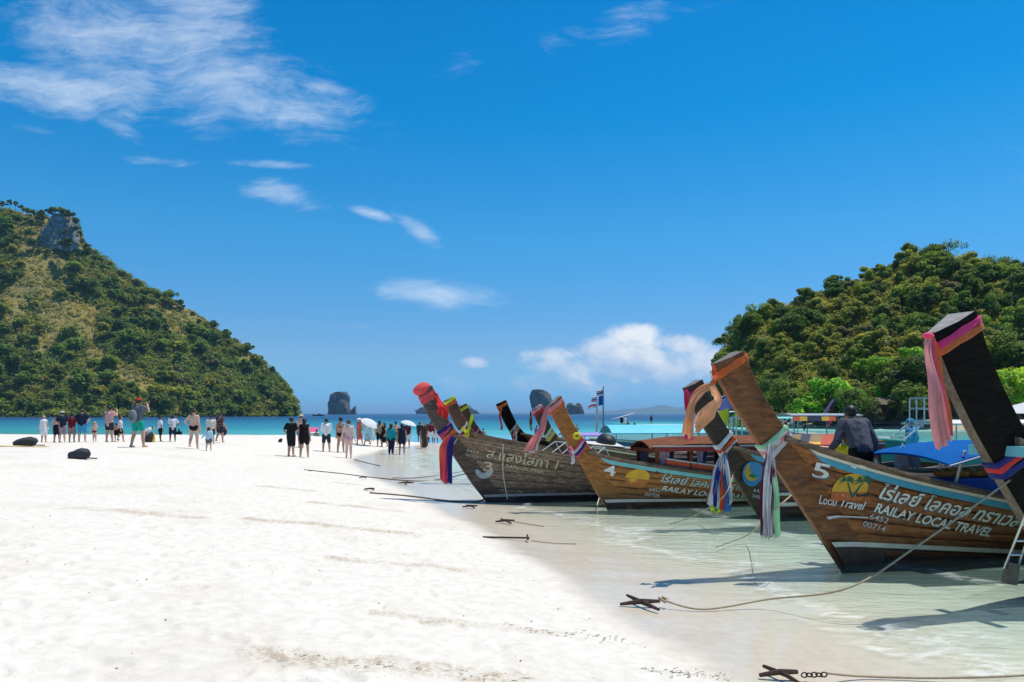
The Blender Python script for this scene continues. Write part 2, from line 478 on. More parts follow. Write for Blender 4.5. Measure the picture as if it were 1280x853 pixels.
sk = t.m('MULTIPLY', t.rng(speck.outputs['Distance'], .05, .085, 1, 0), t.rng(t.noise(g, 1.3, 3), .52, .6))
dryc = t.mix(t.m('MULTIPLY', sk, .6), dryc, (.16, .13, .1))
wetl = t.m('ADD', sp.outputs[2], t.m('MULTIPLY', t.m('SUBTRACT', n_b, .5), .08))
wet = t.rng(wetl, .125, .055, 0, 1, 'SMOOTHSTEP')
wetc = t.mix(t.rng(n_m, .3, .7), (.54, .465, .355), (.62, .545, .43))
c = t.mix(wet, dryc, wetc)
c = t.mix(t.rng(sp.outputs[2], -.01, -.16), c, (.80, .80, .70))
b1 = t.n('Bump', ins={'Height': n_f, 'Strength': .5, 'Distance': .012})
b2 = t.n('Bump', ins={'Height': n_m, 'Strength': t.m('MULTIPLY', t.m('SUBTRACT', 1, wet), .7), 'Distance': .025, 'Normal': b1.outputs[0]})
p = t.n('BsdfPrincipled', ins={'Base Color': c, 'Roughness': t.rng(wet, 0, 1, .95, .22), 'Specular IOR Level': t.rng(wet, 0, 1, .15, .55)})
rip = t.n('Bump', ins={'Height': t.noise(t.mapping(g, (1.2, 5, 1), (0, 0, R(-17))), 2.0, 3), 'Strength': .12, 'Distance': .02})
nmx = t.n('Mix', data_type='VECTOR'); t.set(nmx.inputs[0], wet); t.set(nmx.inputs[4], b2.outputs[0]); t.set(nmx.inputs[5], rip.outputs[0])
t.set(p.inputs['Normal'], nmx.outputs[1])
t.set(out.inputs[0], p.outputs[0])

xs = np.concatenate([np.linspace(-90, -22, 50)[:-1], np.linspace(-22, -6, 110)[:-1], np.linspace(-6, 5, 330)[:-1], np.linspace(5, 14, 60)[:-1], np.linspace(14, 75, 40)])
ys = np.concatenate([np.linspace(-8, 3, 30)[:-1], 3 * (24 / 3) ** np.linspace(0, 1, 420)[:-1], np.linspace(24, 62, 130)[:-1], np.linspace(62, 110, 30)])
X, Y = np.meshgrid(xs, ys)
Z = ground(X, Y)
# footprints and scoops trodden into the dry sand: walked trails and a general scatter
_fr = np.random.RandomState(77); prints = []
for _ in range(46):
    a = _fr.uniform(0, 2 * PI) if _fr.rand() < .4 else _fr.choice([1.25, -1.9, 1.9, -1.25]) + _fr.randn() * .25
    px_, py_ = _fr.uniform(-11, 1.5), _fr.uniform(3, 24)
    for k in range(26):
        px_ += .62 * math.cos(a); py_ += .62 * math.sin(a); a += _fr.randn() * .07; o_ = .09 * (1 if k % 2 else -1)
        prints.append((px_ - o_ * math.sin(a), py_ + o_ * math.cos(a), a, _fr.uniform(.012, .032), _fr.uniform(.055, .085), _fr.uniform(1.6, 2.3)))
for _ in range(900): prints.append((_fr.uniform(-10, 2), 3 + 20 * _fr.rand() ** 1.5, _fr.uniform(0, 6.28), _fr.uniform(.006, .018), _fr.uniform(.05, .14), _fr.uniform(1, 2)))
for (fx, fy, a, dp_, r_, el) in prints:
    if not (-12 < fx < 4 and 2.5 < fy < 26): continue
    i0, i1 = np.searchsorted(xs, [fx - .5, fx + .5]); j0, j1 = np.searchsorted(ys, [fy - .5, fy + .5])
    xx, yy = X[j0:j1, i0:i1] - fx, Y[j0:j1, i0:i1] - fy
    q = np.sqrt(((xx * math.cos(a) + yy * math.sin(a)) / (r_ * el)) ** 2 + ((-xx * math.sin(a) + yy * math.cos(a)) / r_) ** 2)
    k = np.clip((shore(np.array(fx), np.array(fy)) - 1.2) / 1.5, 0, 1)
    Z[j0:j1, i0:i1] += k * (-dp_ * np.exp(-q ** 4) + dp_ * .55 * np.exp(-((q - 1.35) / .35) ** 2))
o = np_mesh('beach', np.stack([X, Y, Z], -1).reshape(-1, 3), grid_quads(len(xs), len(ys)), m_sand, smooth=True, attr={'scuff': scuff_mask(X, Y) * sstep(.8, 3, shore(X, Y))})
tag(o, kind='structure')

# ------------------------------------------------------------------ sea
m_sea, t, out = new_mat('sea_water')
g = t.n('NewGeometry').outputs['Position']
dep = t.n('Attribute', attribute_name='depth').outputs['Fac']
sp = t.n('SeparateXYZ'); t.set(sp.inputs[0], g)
dist = sp.outputs[1]
patch = t.noise(t.mapping(g, (.02, .06, 1)), 1.0, 4, .6)
depv = t.m('ADD', dep, t.m('MULTIPLY', t.m('MULTIPLY', t.m('SUBTRACT', t.m('ADD', t.m('MULTIPLY', patch, .65), t.m('MULTIPLY', t.noise(t.mapping(g, (.05, .5, 1)), 1.0, 5, .65), .35)), .5), 3.6), t.rng(dep, .3, 2, 0, 1)))
body = t.ramp(t.rng(depv, 0, 8.0), [(0, (.42, .60, .50)), (.06, (.26, .56, .49)), (.16, (.085, .385, .36)), (.36, (.032, .29, .315)), (.55, (.014, .18, .26)), (.8, (.006, .085, .18)), (1, (.004, .06, .15))])
opac = t.m('SUBTRACT', 1, t.m('POWER', 2.718, t.m('MULTIPLY', dep, -.85)), clamp=True)
opac = t.m('MAXIMUM', opac, t.rng(dist, 70, 100))
# ripples: three sizes, fading out with distance where they merge
w1 = t.noise(t.mapping(g, (.9, 3.2, 1), (0, 0, R(-14))), 1.6, 4, .55, .3)
w2 = t.noise(t.mapping(g, (1, 2.0, 1), (0, 0, R(20))), 5.5, 4, .6, .4)
w3 = t.noise(t.mapping(g, (.35, 1.0, 1), (0, 0, R(-6))), .6, 5, .62)
hgt = t.m('ADD', t.m('ADD', t.m('MULTIPLY', w1, .5), t.m('MULTIPLY', w2, .22)), t.m('MULTIPLY', w3, t.rng(dist, 15, 60, .2, 1.6)))
bmp = t.n('Bump', ins={'Height': hgt, 'Strength': 1.0, 'Distance': t.rng(dist, 5, 60, .032, .22)})
fres = t.n('Fresnel', ins={'IOR': 1.33, 'Normal': bmp.outputs[0]})
gl = t.n('BsdfGlossy', ins={'Roughness': t.rng(dist, 5, 120, .04, .22), 'Normal': bmp.outputs[0], 'Color': (1, 1, 1)})
tr = t.n('BsdfTransparent', ins={'Color': t.mix(t.rng(dep, 0, .5), (1, 1, 1), (.73, 1, .93))})
df = t.n('BsdfDiffuse', ins={'Color': body, 'Normal': bmp.outputs[0]})
m1 = t.n('MixShader', ins={0: opac}); t.set(m1.inputs[1], tr.outputs[0]); t.set(m1.inputs[2], df.outputs[0])
fr = t.m('MULTIPLY', t.m('MULTIPLY', fres.outputs[0], t.rng(dist, 20, 200, .9, .38)), t.rng(dep, 0, .07))
m2 = t.n('MixShader'); t.set(m2.inputs[0], fr); t.set(m2.inputs[1], m1.outputs[0]); t.set(m2.inputs[2], gl.outputs[0])
# thin broken foam along the swash
fo = t.noise(t.mapping(g, (1.0, 2.2, 1), (0, 0, R(-17))), 3.2, 7, .7, .8)
fbig = t.noise(g, .45, 3, .5)
wob = t.m('ADD', dep, t.m('MULTIPLY', t.m('SUBTRACT', fbig, .5), .16))
lines = t.m('ABSOLUTE', t.m('SUBTRACT', t.m('FRACT', t.m('MULTIPLY', wob, 7.5)), .5))
edge = t.m('MULTIPLY', t.rng(dep, .0, .012), t.rng(dep, .36, .16))
fmask = t.m('MULTIPLY', t.m('MULTIPLY', t.rng(lines, .12, .02, 0, 1, 'SMOOTHSTEP'), t.rng(fo, .42, .62, 0, 1, 'SMOOTHSTEP')), edge)
foam = t.n('BsdfDiffuse', ins={'Color': (.85, .87, .86)})
m3 = t.n('MixShader'); t.set(m3.inputs[0], t.m('MULTIPLY', fmask, .32)); t.set(m3.inputs[1], m2.outputs[0]); t.set(m3.inputs[2], foam.outputs[0])
t.set(out.inputs[0], m3.outputs[0])
xs = np.concatenate([-np.geomspace(30000, 60, 60), np.linspace(-60, -14, 60)[1:-1], np.linspace(-14, 16, 220), np.linspace(16, 80, 60)[1:], np.geomspace(82, 30000, 60)])
ys = np.concatenate([[-60, -20], np.linspace(-8, 30, 230), np.linspace(30, 70, 100)[1:], np.geomspace(71, 40000, 130)])
X, Y = np.meshgrid(xs, ys)
D = -ground_smooth(X, Y)
_rf = np.interp(X, [25, 36, 46, 60, 75, 120, 200], [150, 124, 112, 104, 96, 90, 80])
D = np.where((X > 22) & (Y > 45), np.minimum(D, .25 + .022 * np.maximum(0, _rf - 6 - Y) + .2 * np.maximum(0, 34 - X) + .06 * np.maximum(0, Y - _rf - 4)), D)
wave = .018 * vnoise(X, Y * 2.2, .5, 2, 20) * sstep(.02, .3, D) * (Y < 80)
o = np_mesh('sea', np.stack([X, Y, wave - .003], -1).reshape(-1, 3), grid_quads(len(xs), len(ys)), m_sea, smooth=True, attr={'depth': np.maximum(D, 0)})
tag(o, kind='structure')

# ------------------------------------------------------------------ hills
def left_ridge(x):
    px = np.array([-700, -400, -150, 0, 40, 95, 108, 150, 200, 260, 310, 345, 362, 370, 376])
    py = np.array([420, 330, 262, 258, 266, 280, 306, 340, 368, 404, 435, 466, 488, 504, 530])
    return np.interp(x, (px - 640) / FPX * 560, EYE + (HOR - py) / FPX * 560, left=30, right=-6)
def left_front(x): return 425 + 110 * sstep(-235, -160, x) ** 1.3
def left_hill(x, y):
    x = np.asarray(x, float); y = np.asarray(y, float)
    rz = left_ridge(x + .30 * np.maximum(y - 560, 0)); yf = left_front(x)
    t_ = (y - yf) / np.maximum(560 - yf, 20)
    front = np.where(t_ < 0, t_ * 30, np.where(t_ < .06, t_ / .06 * .045, .045 + .955 * ((np.clip(t_, .06, 1) - .06) / .94) ** .92))
    prof = np.where(t_ <= 1, front, 1 - np.clip((y - 560) / 160, 0, 2) ** 1.4)
    n = vnoise(x, y, .016, 4, 30) * 7 + vnoise(x, y, .07, 3, 31) * 2
    z = np.where(rz > 0, rz * np.maximum(prof, -1), rz) + n * np.clip(prof * 2.5, 0, 1) * np.clip(rz / 30, 0, 1) * np.where(t_ > .8, .45, 1)
    return np.where(t_ < 0, np.maximum(t_ * 20, -5), z)
def right_ridge(x):
    px = np.array([862, 882, 891, 904, 919, 960, 1000, 1050, 1100, 1130, 1190, 1250, 1330, 1500, 1900])
    py = np.array([560, 512, 476, 440, 412, 396, 382, 366, 346, 330, 338, 350, 356, 390, 470])
    return np.interp(x, (px - 640) / FPX * 165, EYE + (HOR - py) / FPX * 165, left=-4, right=10)
def right_front(x): return np.interp(x, [25, 36, 46, 60, 75, 120, 200], [150, 124, 112, 104, 96, 90, 80])
def right_hill(x, y):
    x = np.asarray(x, float); y = np.asarray(y, float)
    rz = right_ridge(x - .34 * np.maximum(y - 165, 0)); yf = right_front(x)
    t_ = (y - yf) / np.maximum(165 - yf, 8)
    beach = np.clip((y - yf + 7) / 7, -1, 1) * 1.0
    front = 1.0 + (rz - 1.0) * np.clip(t_, 0, 1) ** .72
    prof = np.where(t_ < 0, beach, np.where(t_ <= 1, front, rz * (1 - np.clip((y - 165) / 60, 0, 1.6) ** 1.5)))
    n = vnoise(x, y, .06, 4, 40) * 1.6 + vnoise(x, y, .25, 3, 41) * .5
    return np.where(rz < .8, np.minimum(prof, rz), prof + n * np.clip(t_ * 4, 0, 1))

m_hillL, t, out = new_mat('dry_hillside')
g = t.n('NewGeometry').outputs['Position']
a = t.noise(g, .03, 6, .6); b_ = t.noise(g, .25, 5, .65); c_ = t.noise(t.mapping(g, (1, 1, .4)), .9, 4, .6)
c = t.mix(t.rng(a, .4, .6), (.085, .10, .028), (.27, .22, .07))
c = t.mix(t.rng(b_, .4, .65), c, (.33, .26, .095))
c = t.mix(t.m('MULTIPLY', t.rng(c_, .45, .7), .6), c, (.06, .075, .025))
sp = t.n('SeparateXYZ'); t.set(sp.inputs[0], g)
c = t.mix(t.rng(t.m('ADD', sp.outputs[2], t.m('MULTIPLY', b_, 3)), 4.6, 3.4), c, (.07, .062, .055))
bm_ = t.n('Bump', ins={'Height': b_, 'Strength': 1.0, 'Distance': 2.0})
p = t.n('BsdfPrincipled', ins={'Base Color': c, 'Roughness': .95, 'Specular IOR Level': .1, 'Normal': bm_.outputs[0]})
t.set(out.inputs[0], p.outputs[0])
m_hillR, t, out = new_mat('shore_hillside')
g = t.n('NewGeometry').outputs['Position']
b_ = t.noise(g, .5, 5, .65); c_ = t.noise(g, 2.2, 4, .6)
sp = t.n('SeparateXYZ'); t.set(sp.inputs[0], g)
c = t.mix(t.rng(b_, .35, .65), (.05, .065, .02), (.15, .14, .045))
c = t.mix(t.rng(t.m('ADD', sp.outputs[2], t.m('MULTIPLY', b_, 2.2)), 2.8, 2.0), c, (.42, .37, .29))
bm_ = t.n('Bump', ins={'Height': t.m('ADD', b_, t.m('MULTIPLY', c_, .4)), 'Strength': 1.0, 'Distance': .6})
p = t.n('BsdfPrincipled', ins={'Base Color': c, 'Roughness': .95, 'Specular IOR Level': .1, 'Normal': bm_.outputs[0]})
t.set(out.inputs[0], p.outputs[0])
xs = np.linspace(-640, -140, 190); ys = np.linspace(405, 740, 120)
X, Y = np.meshgrid(xs, ys)
tag(np_mesh('hill', np.stack([X, Y, left_hill(X, Y)], -1).reshape(-1, 3), grid_quads(len(xs), len(ys)), m_hillL, smooth=True), kind='structure')
xs = np.linspace(26, 230, 160); ys = np.linspace(70, 240, 140)
X, Y = np.meshgrid(xs, ys)
tag(np_mesh('hill', np.stack([X, Y, right_hill(X, Y)], -1).reshape(-1, 3), grid_quads(len(xs), len(ys)), m_hillR, smooth=True), kind='structure')
# ------------------------------------------------------------------ rock islets and far mountains
m_rock = rockmat('limestone', (.03, .033, .036), (.21, .20, .19), .05, (.04, .055, .03), .55)
m_cliff = rockmat('pale_limestone', (.05, .052, .05), (.46, .45, .43), .10, (.03, .045, .015), .8)
m_mount = plain('far_forest', (.06, .09, .07), .95, .3, .002)

def islet(name, rows, Y, depth, mat, seed, parent=None, nseg=26, rough=.10):
    """rock stack lofted from ellipses; rows = (py, left px, right px) from the water up"""
    rnd = np.random.RandomState(seed); ph = rnd.rand(6) * 7
    fine = []
    for i in range(len(rows) - 1):
        for k in range(4):
            t_ = k / 4; fine.append([lerp(rows[i][j], rows[i + 1][j], t_) for j in range(3)])
    fine.append(list(rows[-1]))
    V_, q = [], []
    for i, (py, l, r_) in enumerate(fine):
        a = at(l, py, Y); b = at(r_, py, Y); cx = (a.x + b.x) / 2; rx = (b.x - a.x) / 2
        ry = min(depth / 2, rx * 1.2 + depth * .15)
        for k in range(nseg):
            th = 2 * PI * k / nseg
            f = 1 + rough * (math.sin(3 * th + ph[0] + i * .5) + .7 * math.sin(7 * th + ph[1] - i * .35) + .5 * math.sin(13 * th + ph[2] + i * .9)) + rough * .9 * float(vnoise(th * 3 + seed, i * .45, 1, 2, seed))
            edge_ = abs(math.cos(th)); f = lerp(f, 1 + (f - 1) * .45, edge_)
            V_.append((cx + rx * math.cos(th) * f, Y + ry * math.sin(th) * f, a.z + (0 if i == 0 else rnd.randn() * rx * .03)))
    n = len(fine)
    for i in range(n - 1):
        for k in range(nseg): q.append((i * nseg + k, i * nseg + (k + 1) % nseg, (i + 1) * nseg + (k + 1) % nseg, (i + 1) * nseg + k))
    mb = MB(); mb.add(V_, q)
    top = [V_[(n - 1) * nseg + k] for k in range(nseg)]; c = sum((Vector(v) for v in top), Vector()) / nseg
    mb.add(top + [tuple(c + Vector((0, 0, .3)))], [(k, (k + 1) % nseg, nseg) for k in range(nseg)])
    return mb.build(name, mat, parent)

o = islet('rock_islet', [(520, 409, 440), (512, 411, 438), (503, 411, 437), (498, 412, 437), (494, 414, 436), (491, 418, 434), (490, 422, 432)], 1500, 40, m_rock, 5)
tag(o, 'tall square limestone rock rising from the sea right of the left headland', 'rock islet', 'limestone islets on the horizon')
islet('side_rock', [(520, 433, 447), (514, 437, 445), (511, 441, 445), (508, 443, 445)], 1500, 14, m_rock, 6, o)
o = islet('rock_islet', [(520, 519, 599), (515, 521, 596), (511, 525, 592), (508, 531, 585), (506, 548, 572)], 2600, 150, m_rock, 7)
tag(o, 'long low rocky island behind the red-capped prow of the grey boat', 'rock islet', 'limestone islets on the horizon')
o = islet('rock_islet', [(520, 667, 694), (511, 665, 693), (503, 663, 692), (496, 662, 689), (491, 663, 685), (488, 665, 680), (487, 668, 675)], 1400, 40, m_rock, 8, rough=.07)
tag(o, 'bulging limestone rock behind the prow of boat number four', 'rock islet', 'limestone islets on the horizon')
o = islet('rock_islet', [(520, 705, 731), (514, 707, 729), (509, 708, 727), (506, 709, 717), (504, 711, 715)], 1700, 34, m_rock, 9)
tag(o, 'small twin-peaked rock islet left of the flag poles', 'rock islet', 'limestone islets on the horizon')
islet('second_peak', [(514, 716, 730), (509, 718, 728), (506, 720, 726), (504, 721, 724)], 1700, 22, m_rock, 10, o)
# far mountains
def mountain(pts, Y, label):
    mb = MB(); rows = []
    xs_ = np.linspace(pts[0][0], pts[-1][0], 60)
    zs_ = np.interp(xs_, [p_[0] for p_ in pts], [p_[1] for p_ in pts])
    for k, fr in enumerate((0, .35, .7, 1, .5, 0)):
        yy = Y + k * Y * .035
        rows.append([(at(x, HOR, Y).x * yy / Y, yy, -20 + (at(0, z, Y).z + 20) * fr + (float(vnoise(x, k * 3.1, .11, 3, 3)) * 22 * fr)) for x, z in zip(xs_, zs_)])
    mb.grid(rows, flip=False)
    return tag(mb.build('mountain', m_mount, None, True), kind='structure')
mountain([(735, 517), (770, 512), (800, 510), (825, 506), (838, 507), (850, 510), (865, 507), (885, 508), (920, 511), (1000, 514), (1100, 518)], 9000, '')
mountain([(480, 519), (560, 516), (610, 515), (660, 516), (760, 516), (800, 519)], 12000, '')

# limestone cliff high on the left hill, set into the slope
mb = MB(); rows = []
NR, NC = 26, 44
for i in range(NR):
    v = i / (NR - 1); py = lerp(316, 268, v); l = np.interp(v, [0, .3, .7, 1], [38, 42, 47, 58]); r_ = np.interp(v, [0, .3, .7, 1], [92, 96, 92, 84]); row = []
    a = at(l, py, 540); b = at(r_, py, 540)
    for k in range(NC):
        u = k / (NC - 1); x = lerp(a.x, b.x, u)
        bul = 9 * math.sin(PI * u) ** .6
        n_ = 2.6 * float(vnoise(x, v * 14, .22, 3, 60)) + 1.6 * float(vnoise(x, v * 5, .9, 2, 61)) + 1.2 * float(vnoise(x * .2, v * 22, 1, 2, 62))
        row.append((x, 541 + v * 9 - bul - n_, a.z + 1.2 * float(vnoise(x, v * 8, .3, 2, 63))))
    rows.append(row)
rows.append([(p_[0], 562, p_[2] + 1.5) for p_ in rows[-1]])
mb.grid(rows)
tag(mb.build('cliff', m_cliff), 'pale grey limestone cliff near the top of the left hill', 'cliff')

# ------------------------------------------------------------------ trees
def leaf_cloud(centres, radii, nleaf, leaf, rnd, squash=.8):
    """numpy quads: rhombic leaf sprays on the shells of clumps"""
    C = np.repeat(np.asarray(centres), nleaf, 0); r_ = np.repeat(np.asarray(radii), nleaf)
    n = len(C)
    d = rnd.randn(n, 3); d[:, 2] = d[:, 2] * .8 + .25; d /= np.linalg.norm(d, axis=1, keepdims=True)
    rr = r_ * (.55 + .5 * rnd.rand(n) ** .6)
    P = C + d * rr[:, None] * np.array([1, 1, squash])
    nrm = d * .8 + rnd.randn(n, 3) * .5; nrm[:, 2] += .75; nrm /= np.linalg.norm(nrm, axis=1, keepdims=True)
    tq = rnd.randn(n, 3); a = np.cross(nrm, tq); a /= np.linalg.norm(a, axis=1, keepdims=True); b = np.cross(nrm, a)
    L = leaf * (.6 + .8 * rnd.rand(n))[:, None]
    V_ = np.stack([P + a * L, P + b * L * .55 + nrm * L * .12, P - a * L, P - b * L * .55 + nrm * L * .12], 1).reshape(-1, 3)
    return V_, np.arange(n * 4).reshape(-1, 4)

def tree_proto(nm, rx, h, trunk_h, clumps, nleaf, leaf, seed, lmat, bmat, spread=1.0, shell=.55):
    rnd = np.random.RandomState(seed)
    d = rnd.randn(clumps, 3); d /= np.linalg.norm(d, axis=1, keepdims=True)
    d[:, 2] = np.abs(d[:, 2]) * 1.15 - .3
    rr = shell + (1 - shell) * rnd.rand(clumps)
    ch = (h - trunk_h) / 1.2
    cen = np.stack([d[:, 0] * rr * rx * .72 * spread, d[:, 1] * rr * rx * .72 * spread, trunk_h + ch * .45 + d[:, 2] * rr * ch * .62], 1)
    cen += rnd.randn(clumps, 3) * rx * .14
    V_, q = leaf_cloud(cen, rx * (.17 + .26 * rnd.rand(clumps)), nleaf, leaf, rnd)
    crown = np_mesh(None, V_, q, lmat)
    mb = MB()
    lean = rnd.randn(2) * .06 * h
    top = Vector((lean[0], lean[1], trunk_h + ch * .3)); w = .05 * h * .55
    mid = Vector((lean[0] * .4 + .02 * h * rnd.randn(), lean[1] * .4, trunk_h * .55))
    mb.tube([(0, 0, -.6), mid, top], [w, w * .75, w * .5], 6)
    for k in rnd.permutation(clumps)[:7]:
        c = Vector(cen[k]); s_ = mid.lerp(top, .3 + .7 * rnd.rand())
        mb.tube([s_, s_.lerp(c, .5) + Vector((0, 0, .06 * h)), c], [w * .42, w * .28, w * .1], 5)
    o = mb.build('trunk', bmat)
    tm = o.data; bpy.data.objects.remove(o)
    return tm, crown
m_bark = plain('bark', (.10, .085, .065), .95, .35, 1.2)
m_barkg = plain('grey_bark', (.22, .2, .17), .95, .35, 1.2)
L_dark = leafmat('leaves_dark', (0.042, 0.079, 0.018), (0.14, 0.215, 0.05), (0.2, 0.2, 0.05), .35, .03)
L_mid = leafmat('leaves_mid', (0.07, 0.12, 0.024), (0.215, 0.305, 0.065), (0.3, 0.285, 0.062), .5, .03)
L_olive = leafmat('leaves_olive', (0.118, 0.126, 0.03), (0.315, 0.315, 0.08), (0.36, 0.305, 0.082), .5, .04)
L_bright = leafmat('leaves_bright', (0.09, 0.19, 0.018), (0.28, 0.5, 0.07), (0.36, 0.44, 0.08), .4, .08)
L_dry = leafmat('leaves_dry', (0.13, 0.11, 0.07), (0.28, 0.24, 0.15), (0.28, 0.2, 0.1), .5, .05)
# prototypes: (trunk mesh, crown mesh)
far_protos = [tree_proto('far%d' % i, r_, h, th, c, 60, .70, 100 + i, lm, m_bark) for i, (r_, h, th, c, lm) in enumerate(
    [(5.0, 10, 2.5, 15, L_dark), (4.4, 9, 2, 13, L_dark), (5.4, 9, 2, 16, L_mid), (4.6, 8, 1.6, 13, L_mid), (4.6, 8, 2, 13, L_olive), (3.2, 11, 3, 11, L_dark), (4.0, 6.5, 1.6, 10, L_dry)])]
near_protos = [tree_proto('near%d' % i, r_, h, th, c, 150, .20, 200 + i, lm, m_bark) for i, (r_, h, th, c, lm) in enumerate(
    [(2.5, 5.0, 1.0, 20, L_mid), (2.2, 4.4, .9, 17, L_olive), (2.8, 5.2, 1.1, 22, L_dark), (2.1, 4.8, 1.0, 16, L_mid), (2.4, 4.4, .8, 18, L_olive), (3.3, 6.6, 1.8, 26, L_bright), (2.9, 6.2, 1.6, 22, L_bright), (2.0, 4.2, 1.0, 13, L_dry), (3.2, 7.2, 2.4, 24, L_dark)])]
bare_proto = tree_proto('bare', 3.6, 7.2, 3.6, 11, 26, .26, 301, L_dark, m_barkg, 1.25, .8)
palm_proto = None

MASS = {}
def mass_tree(key, proto, loc, s, rz, sz):
    """one crown of the wood that reads as a mass"""
    me = proto[1]; n = len(me.vertices); v = np.empty(n * 3, np.float32); me.vertices.foreach_get('co', v); v = v.reshape(-1, 3) * np.array([s, s, s * sz])
    c_, s_ = math.cos(rz), math.sin(rz)
    w = np.stack([v[:, 0] * c_ - v[:, 1] * s_, v[:, 0] * s_ + v[:, 1] * c_, v[:, 2]], 1) + np.array(loc)
    MASS.setdefault((key, me.materials[0].name), []).append(w)
def plant_tree(proto, loc, s, rz, label, group, sz=1.0):
    e = empty('tree', loc, rz, label, 'tree', group)
    e.scale = (s, s, s * sz)
    link('trunk', proto[0], e); link('crown', proto[1], e)
    return e

rnd = random.Random(11)
def lmask(x, y): return float(vnoise(x, y, .02, 3, 50)) + .25 * float(vnoise(x, y, .08, 2, 51))
LAB_L = {0: 'dark green tree on the left hill', 1: 'dark green tree on the left hill', 2: 'mid green tree on the left hill', 3: 'mid green tree on the left hill', 4: 'olive tree on the left hill', 5: 'narrow dark tree on the left hill', 6: 'dry pale tree on the left hill'}
cand = []
while len(cand) < 300:
    x = rnd.uniform(-400, -150); rz_ = float(left_ridge(np.array(x))); yf = float(left_front(np.array(x)))
    if rz_ < 3: continue
    tt = rnd.random() ** .85; y = yf + 2 + (556 - yf) * tt
    if (x / y) < -.76: continue
    m_ = lmask(x, y)
    low = tt < .22; ridge_ = tt > .93
    if not low and not ridge_ and m_ < -.02: continue
    if any((x - a[0]) ** 2 + (y - a[1]) ** 2 < (6.0 if low else 7.0) ** 2 for a in cand): 
        if rnd.random() < .93: continue
    cand.append((x, y, tt))
nL = 0
for (x, y, tt) in cand:
    k = rnd.choices(range(7), [5, 5, 4, 4, 3, 2, 1.3])[0]
    sc_ = rnd.choice([.5, .7, .85, 1.0, 1.1, 1.3]) * rnd.uniform(.9, 1.1) * (.75 if tt > .9 else 1); args = (far_protos[k], (x, y, float(left_hill(np.array(x), np.array(y))) - .5), sc_, rnd.uniform(0, 6.28))
    upx = 640 + FPX * x / y
    where = ('low by the water' if tt < .25 else 'halfway up' if tt < .6 else 'high up' if tt < .9 else 'on the skyline') + (' at the left edge' if upx < 80 else ' left of centre' if upx < 170 else ' right of centre' if upx < 260 else ' near the right tip')
    if sc_ > .8 and nL < 128: plant_tree(*args, LAB_L[k] + ', ' + where, 'trees on the left hill', rnd.uniform(.85, 1.1)); nL += 1
    else: mass_tree('left', *args, rnd.uniform(.85, 1.1))
# trees crowning the cliff
for i_, (px, py) in enumerate([(4, 256), (12, 254), (20, 256), (27, 259), (34, 263), (41, 268), (47, 270), (53, 267), (60, 264), (68, 263), (75, 263), (82, 265), (88, 269), (93, 275), (97, 284), (100, 294), (104, 303), (40, 280), (38, 292), (40, 304), (82, 292), (86, 300), (80, 306), (48, 314), (60, 316), (72, 315), (84, 318), (95, 316), (106, 318), (112, 312), (120, 322), (130, 332)]):
    p_ = at(px, py + 7, 540 if py < 276 else 528); plant_tree(far_protos[rnd.choice([0, 1, 5])], p_, rnd.uniform(.55, .85), rnd.uniform(0, 6), 'dark tree ' + ('on the skyline left of the pale cliff' if px < 45 and py < 275 else 'growing on top of the pale cliff' if py < 280 else 'on the left flank of the pale cliff' if px < 45 else 'below the foot of the pale cliff' if py > 308 else 'on the right flank of the pale cliff'), 'trees round the cliff')

def scrub(name, pts, rad, nleaf, leaf, mats, label, seed):
    """undergrowth nobody could count: one object"""
    rr = np.random.RandomState(seed)
    V_, q = leaf_cloud(np.asarray(pts), np.asarray(rad), nleaf, leaf, rr, .75)
    o = np_mesh(name, V_, q, mats)
    tag(o, label, 'undergrowth', kind='stuff')
pl = []; rl = []; pl2 = []; rl2 = []
while len(pl) + len(pl2) < 6800:
    x = rnd.uniform(-420, -145); rz_ = float(left_ridge(np.array(x))); yf = float(left_front(np.array(x)))
    if rz_ < 2: continue
    tt = rnd.random(); y = yf + (562 - yf) * tt
    if x / y < -.76: continue
    m_ = lmask(x, y)
    z = float(left_hill(np.array(x), np.array(y)))
    if m_ > -.03 or tt < .2:
        pl.append((x, y, z + .8)); rl.append(rnd.uniform(1.6, 3.4))
    elif rnd.random() < .6:
        pl2.append((x, y, z + .3)); rl2.append(rnd.uniform(.9, 2.0))
scrub('undergrowth', pl, rl, 36, .70, leafmat('scrub_green', (.066, .107, .026), (.20, .255, .062), (.28, .25, .074), .6, .03), 'dense green scrub covering the left hill', 5)
scrub('dry_grass', pl2, rl2, 26, .55, leafmat('scrub_dry', (.17, .15, .035), (.44, .36, .10), (.46, .33, .11), .6, .03), 'yellowish dry grass and low brush on the left hill', 6)

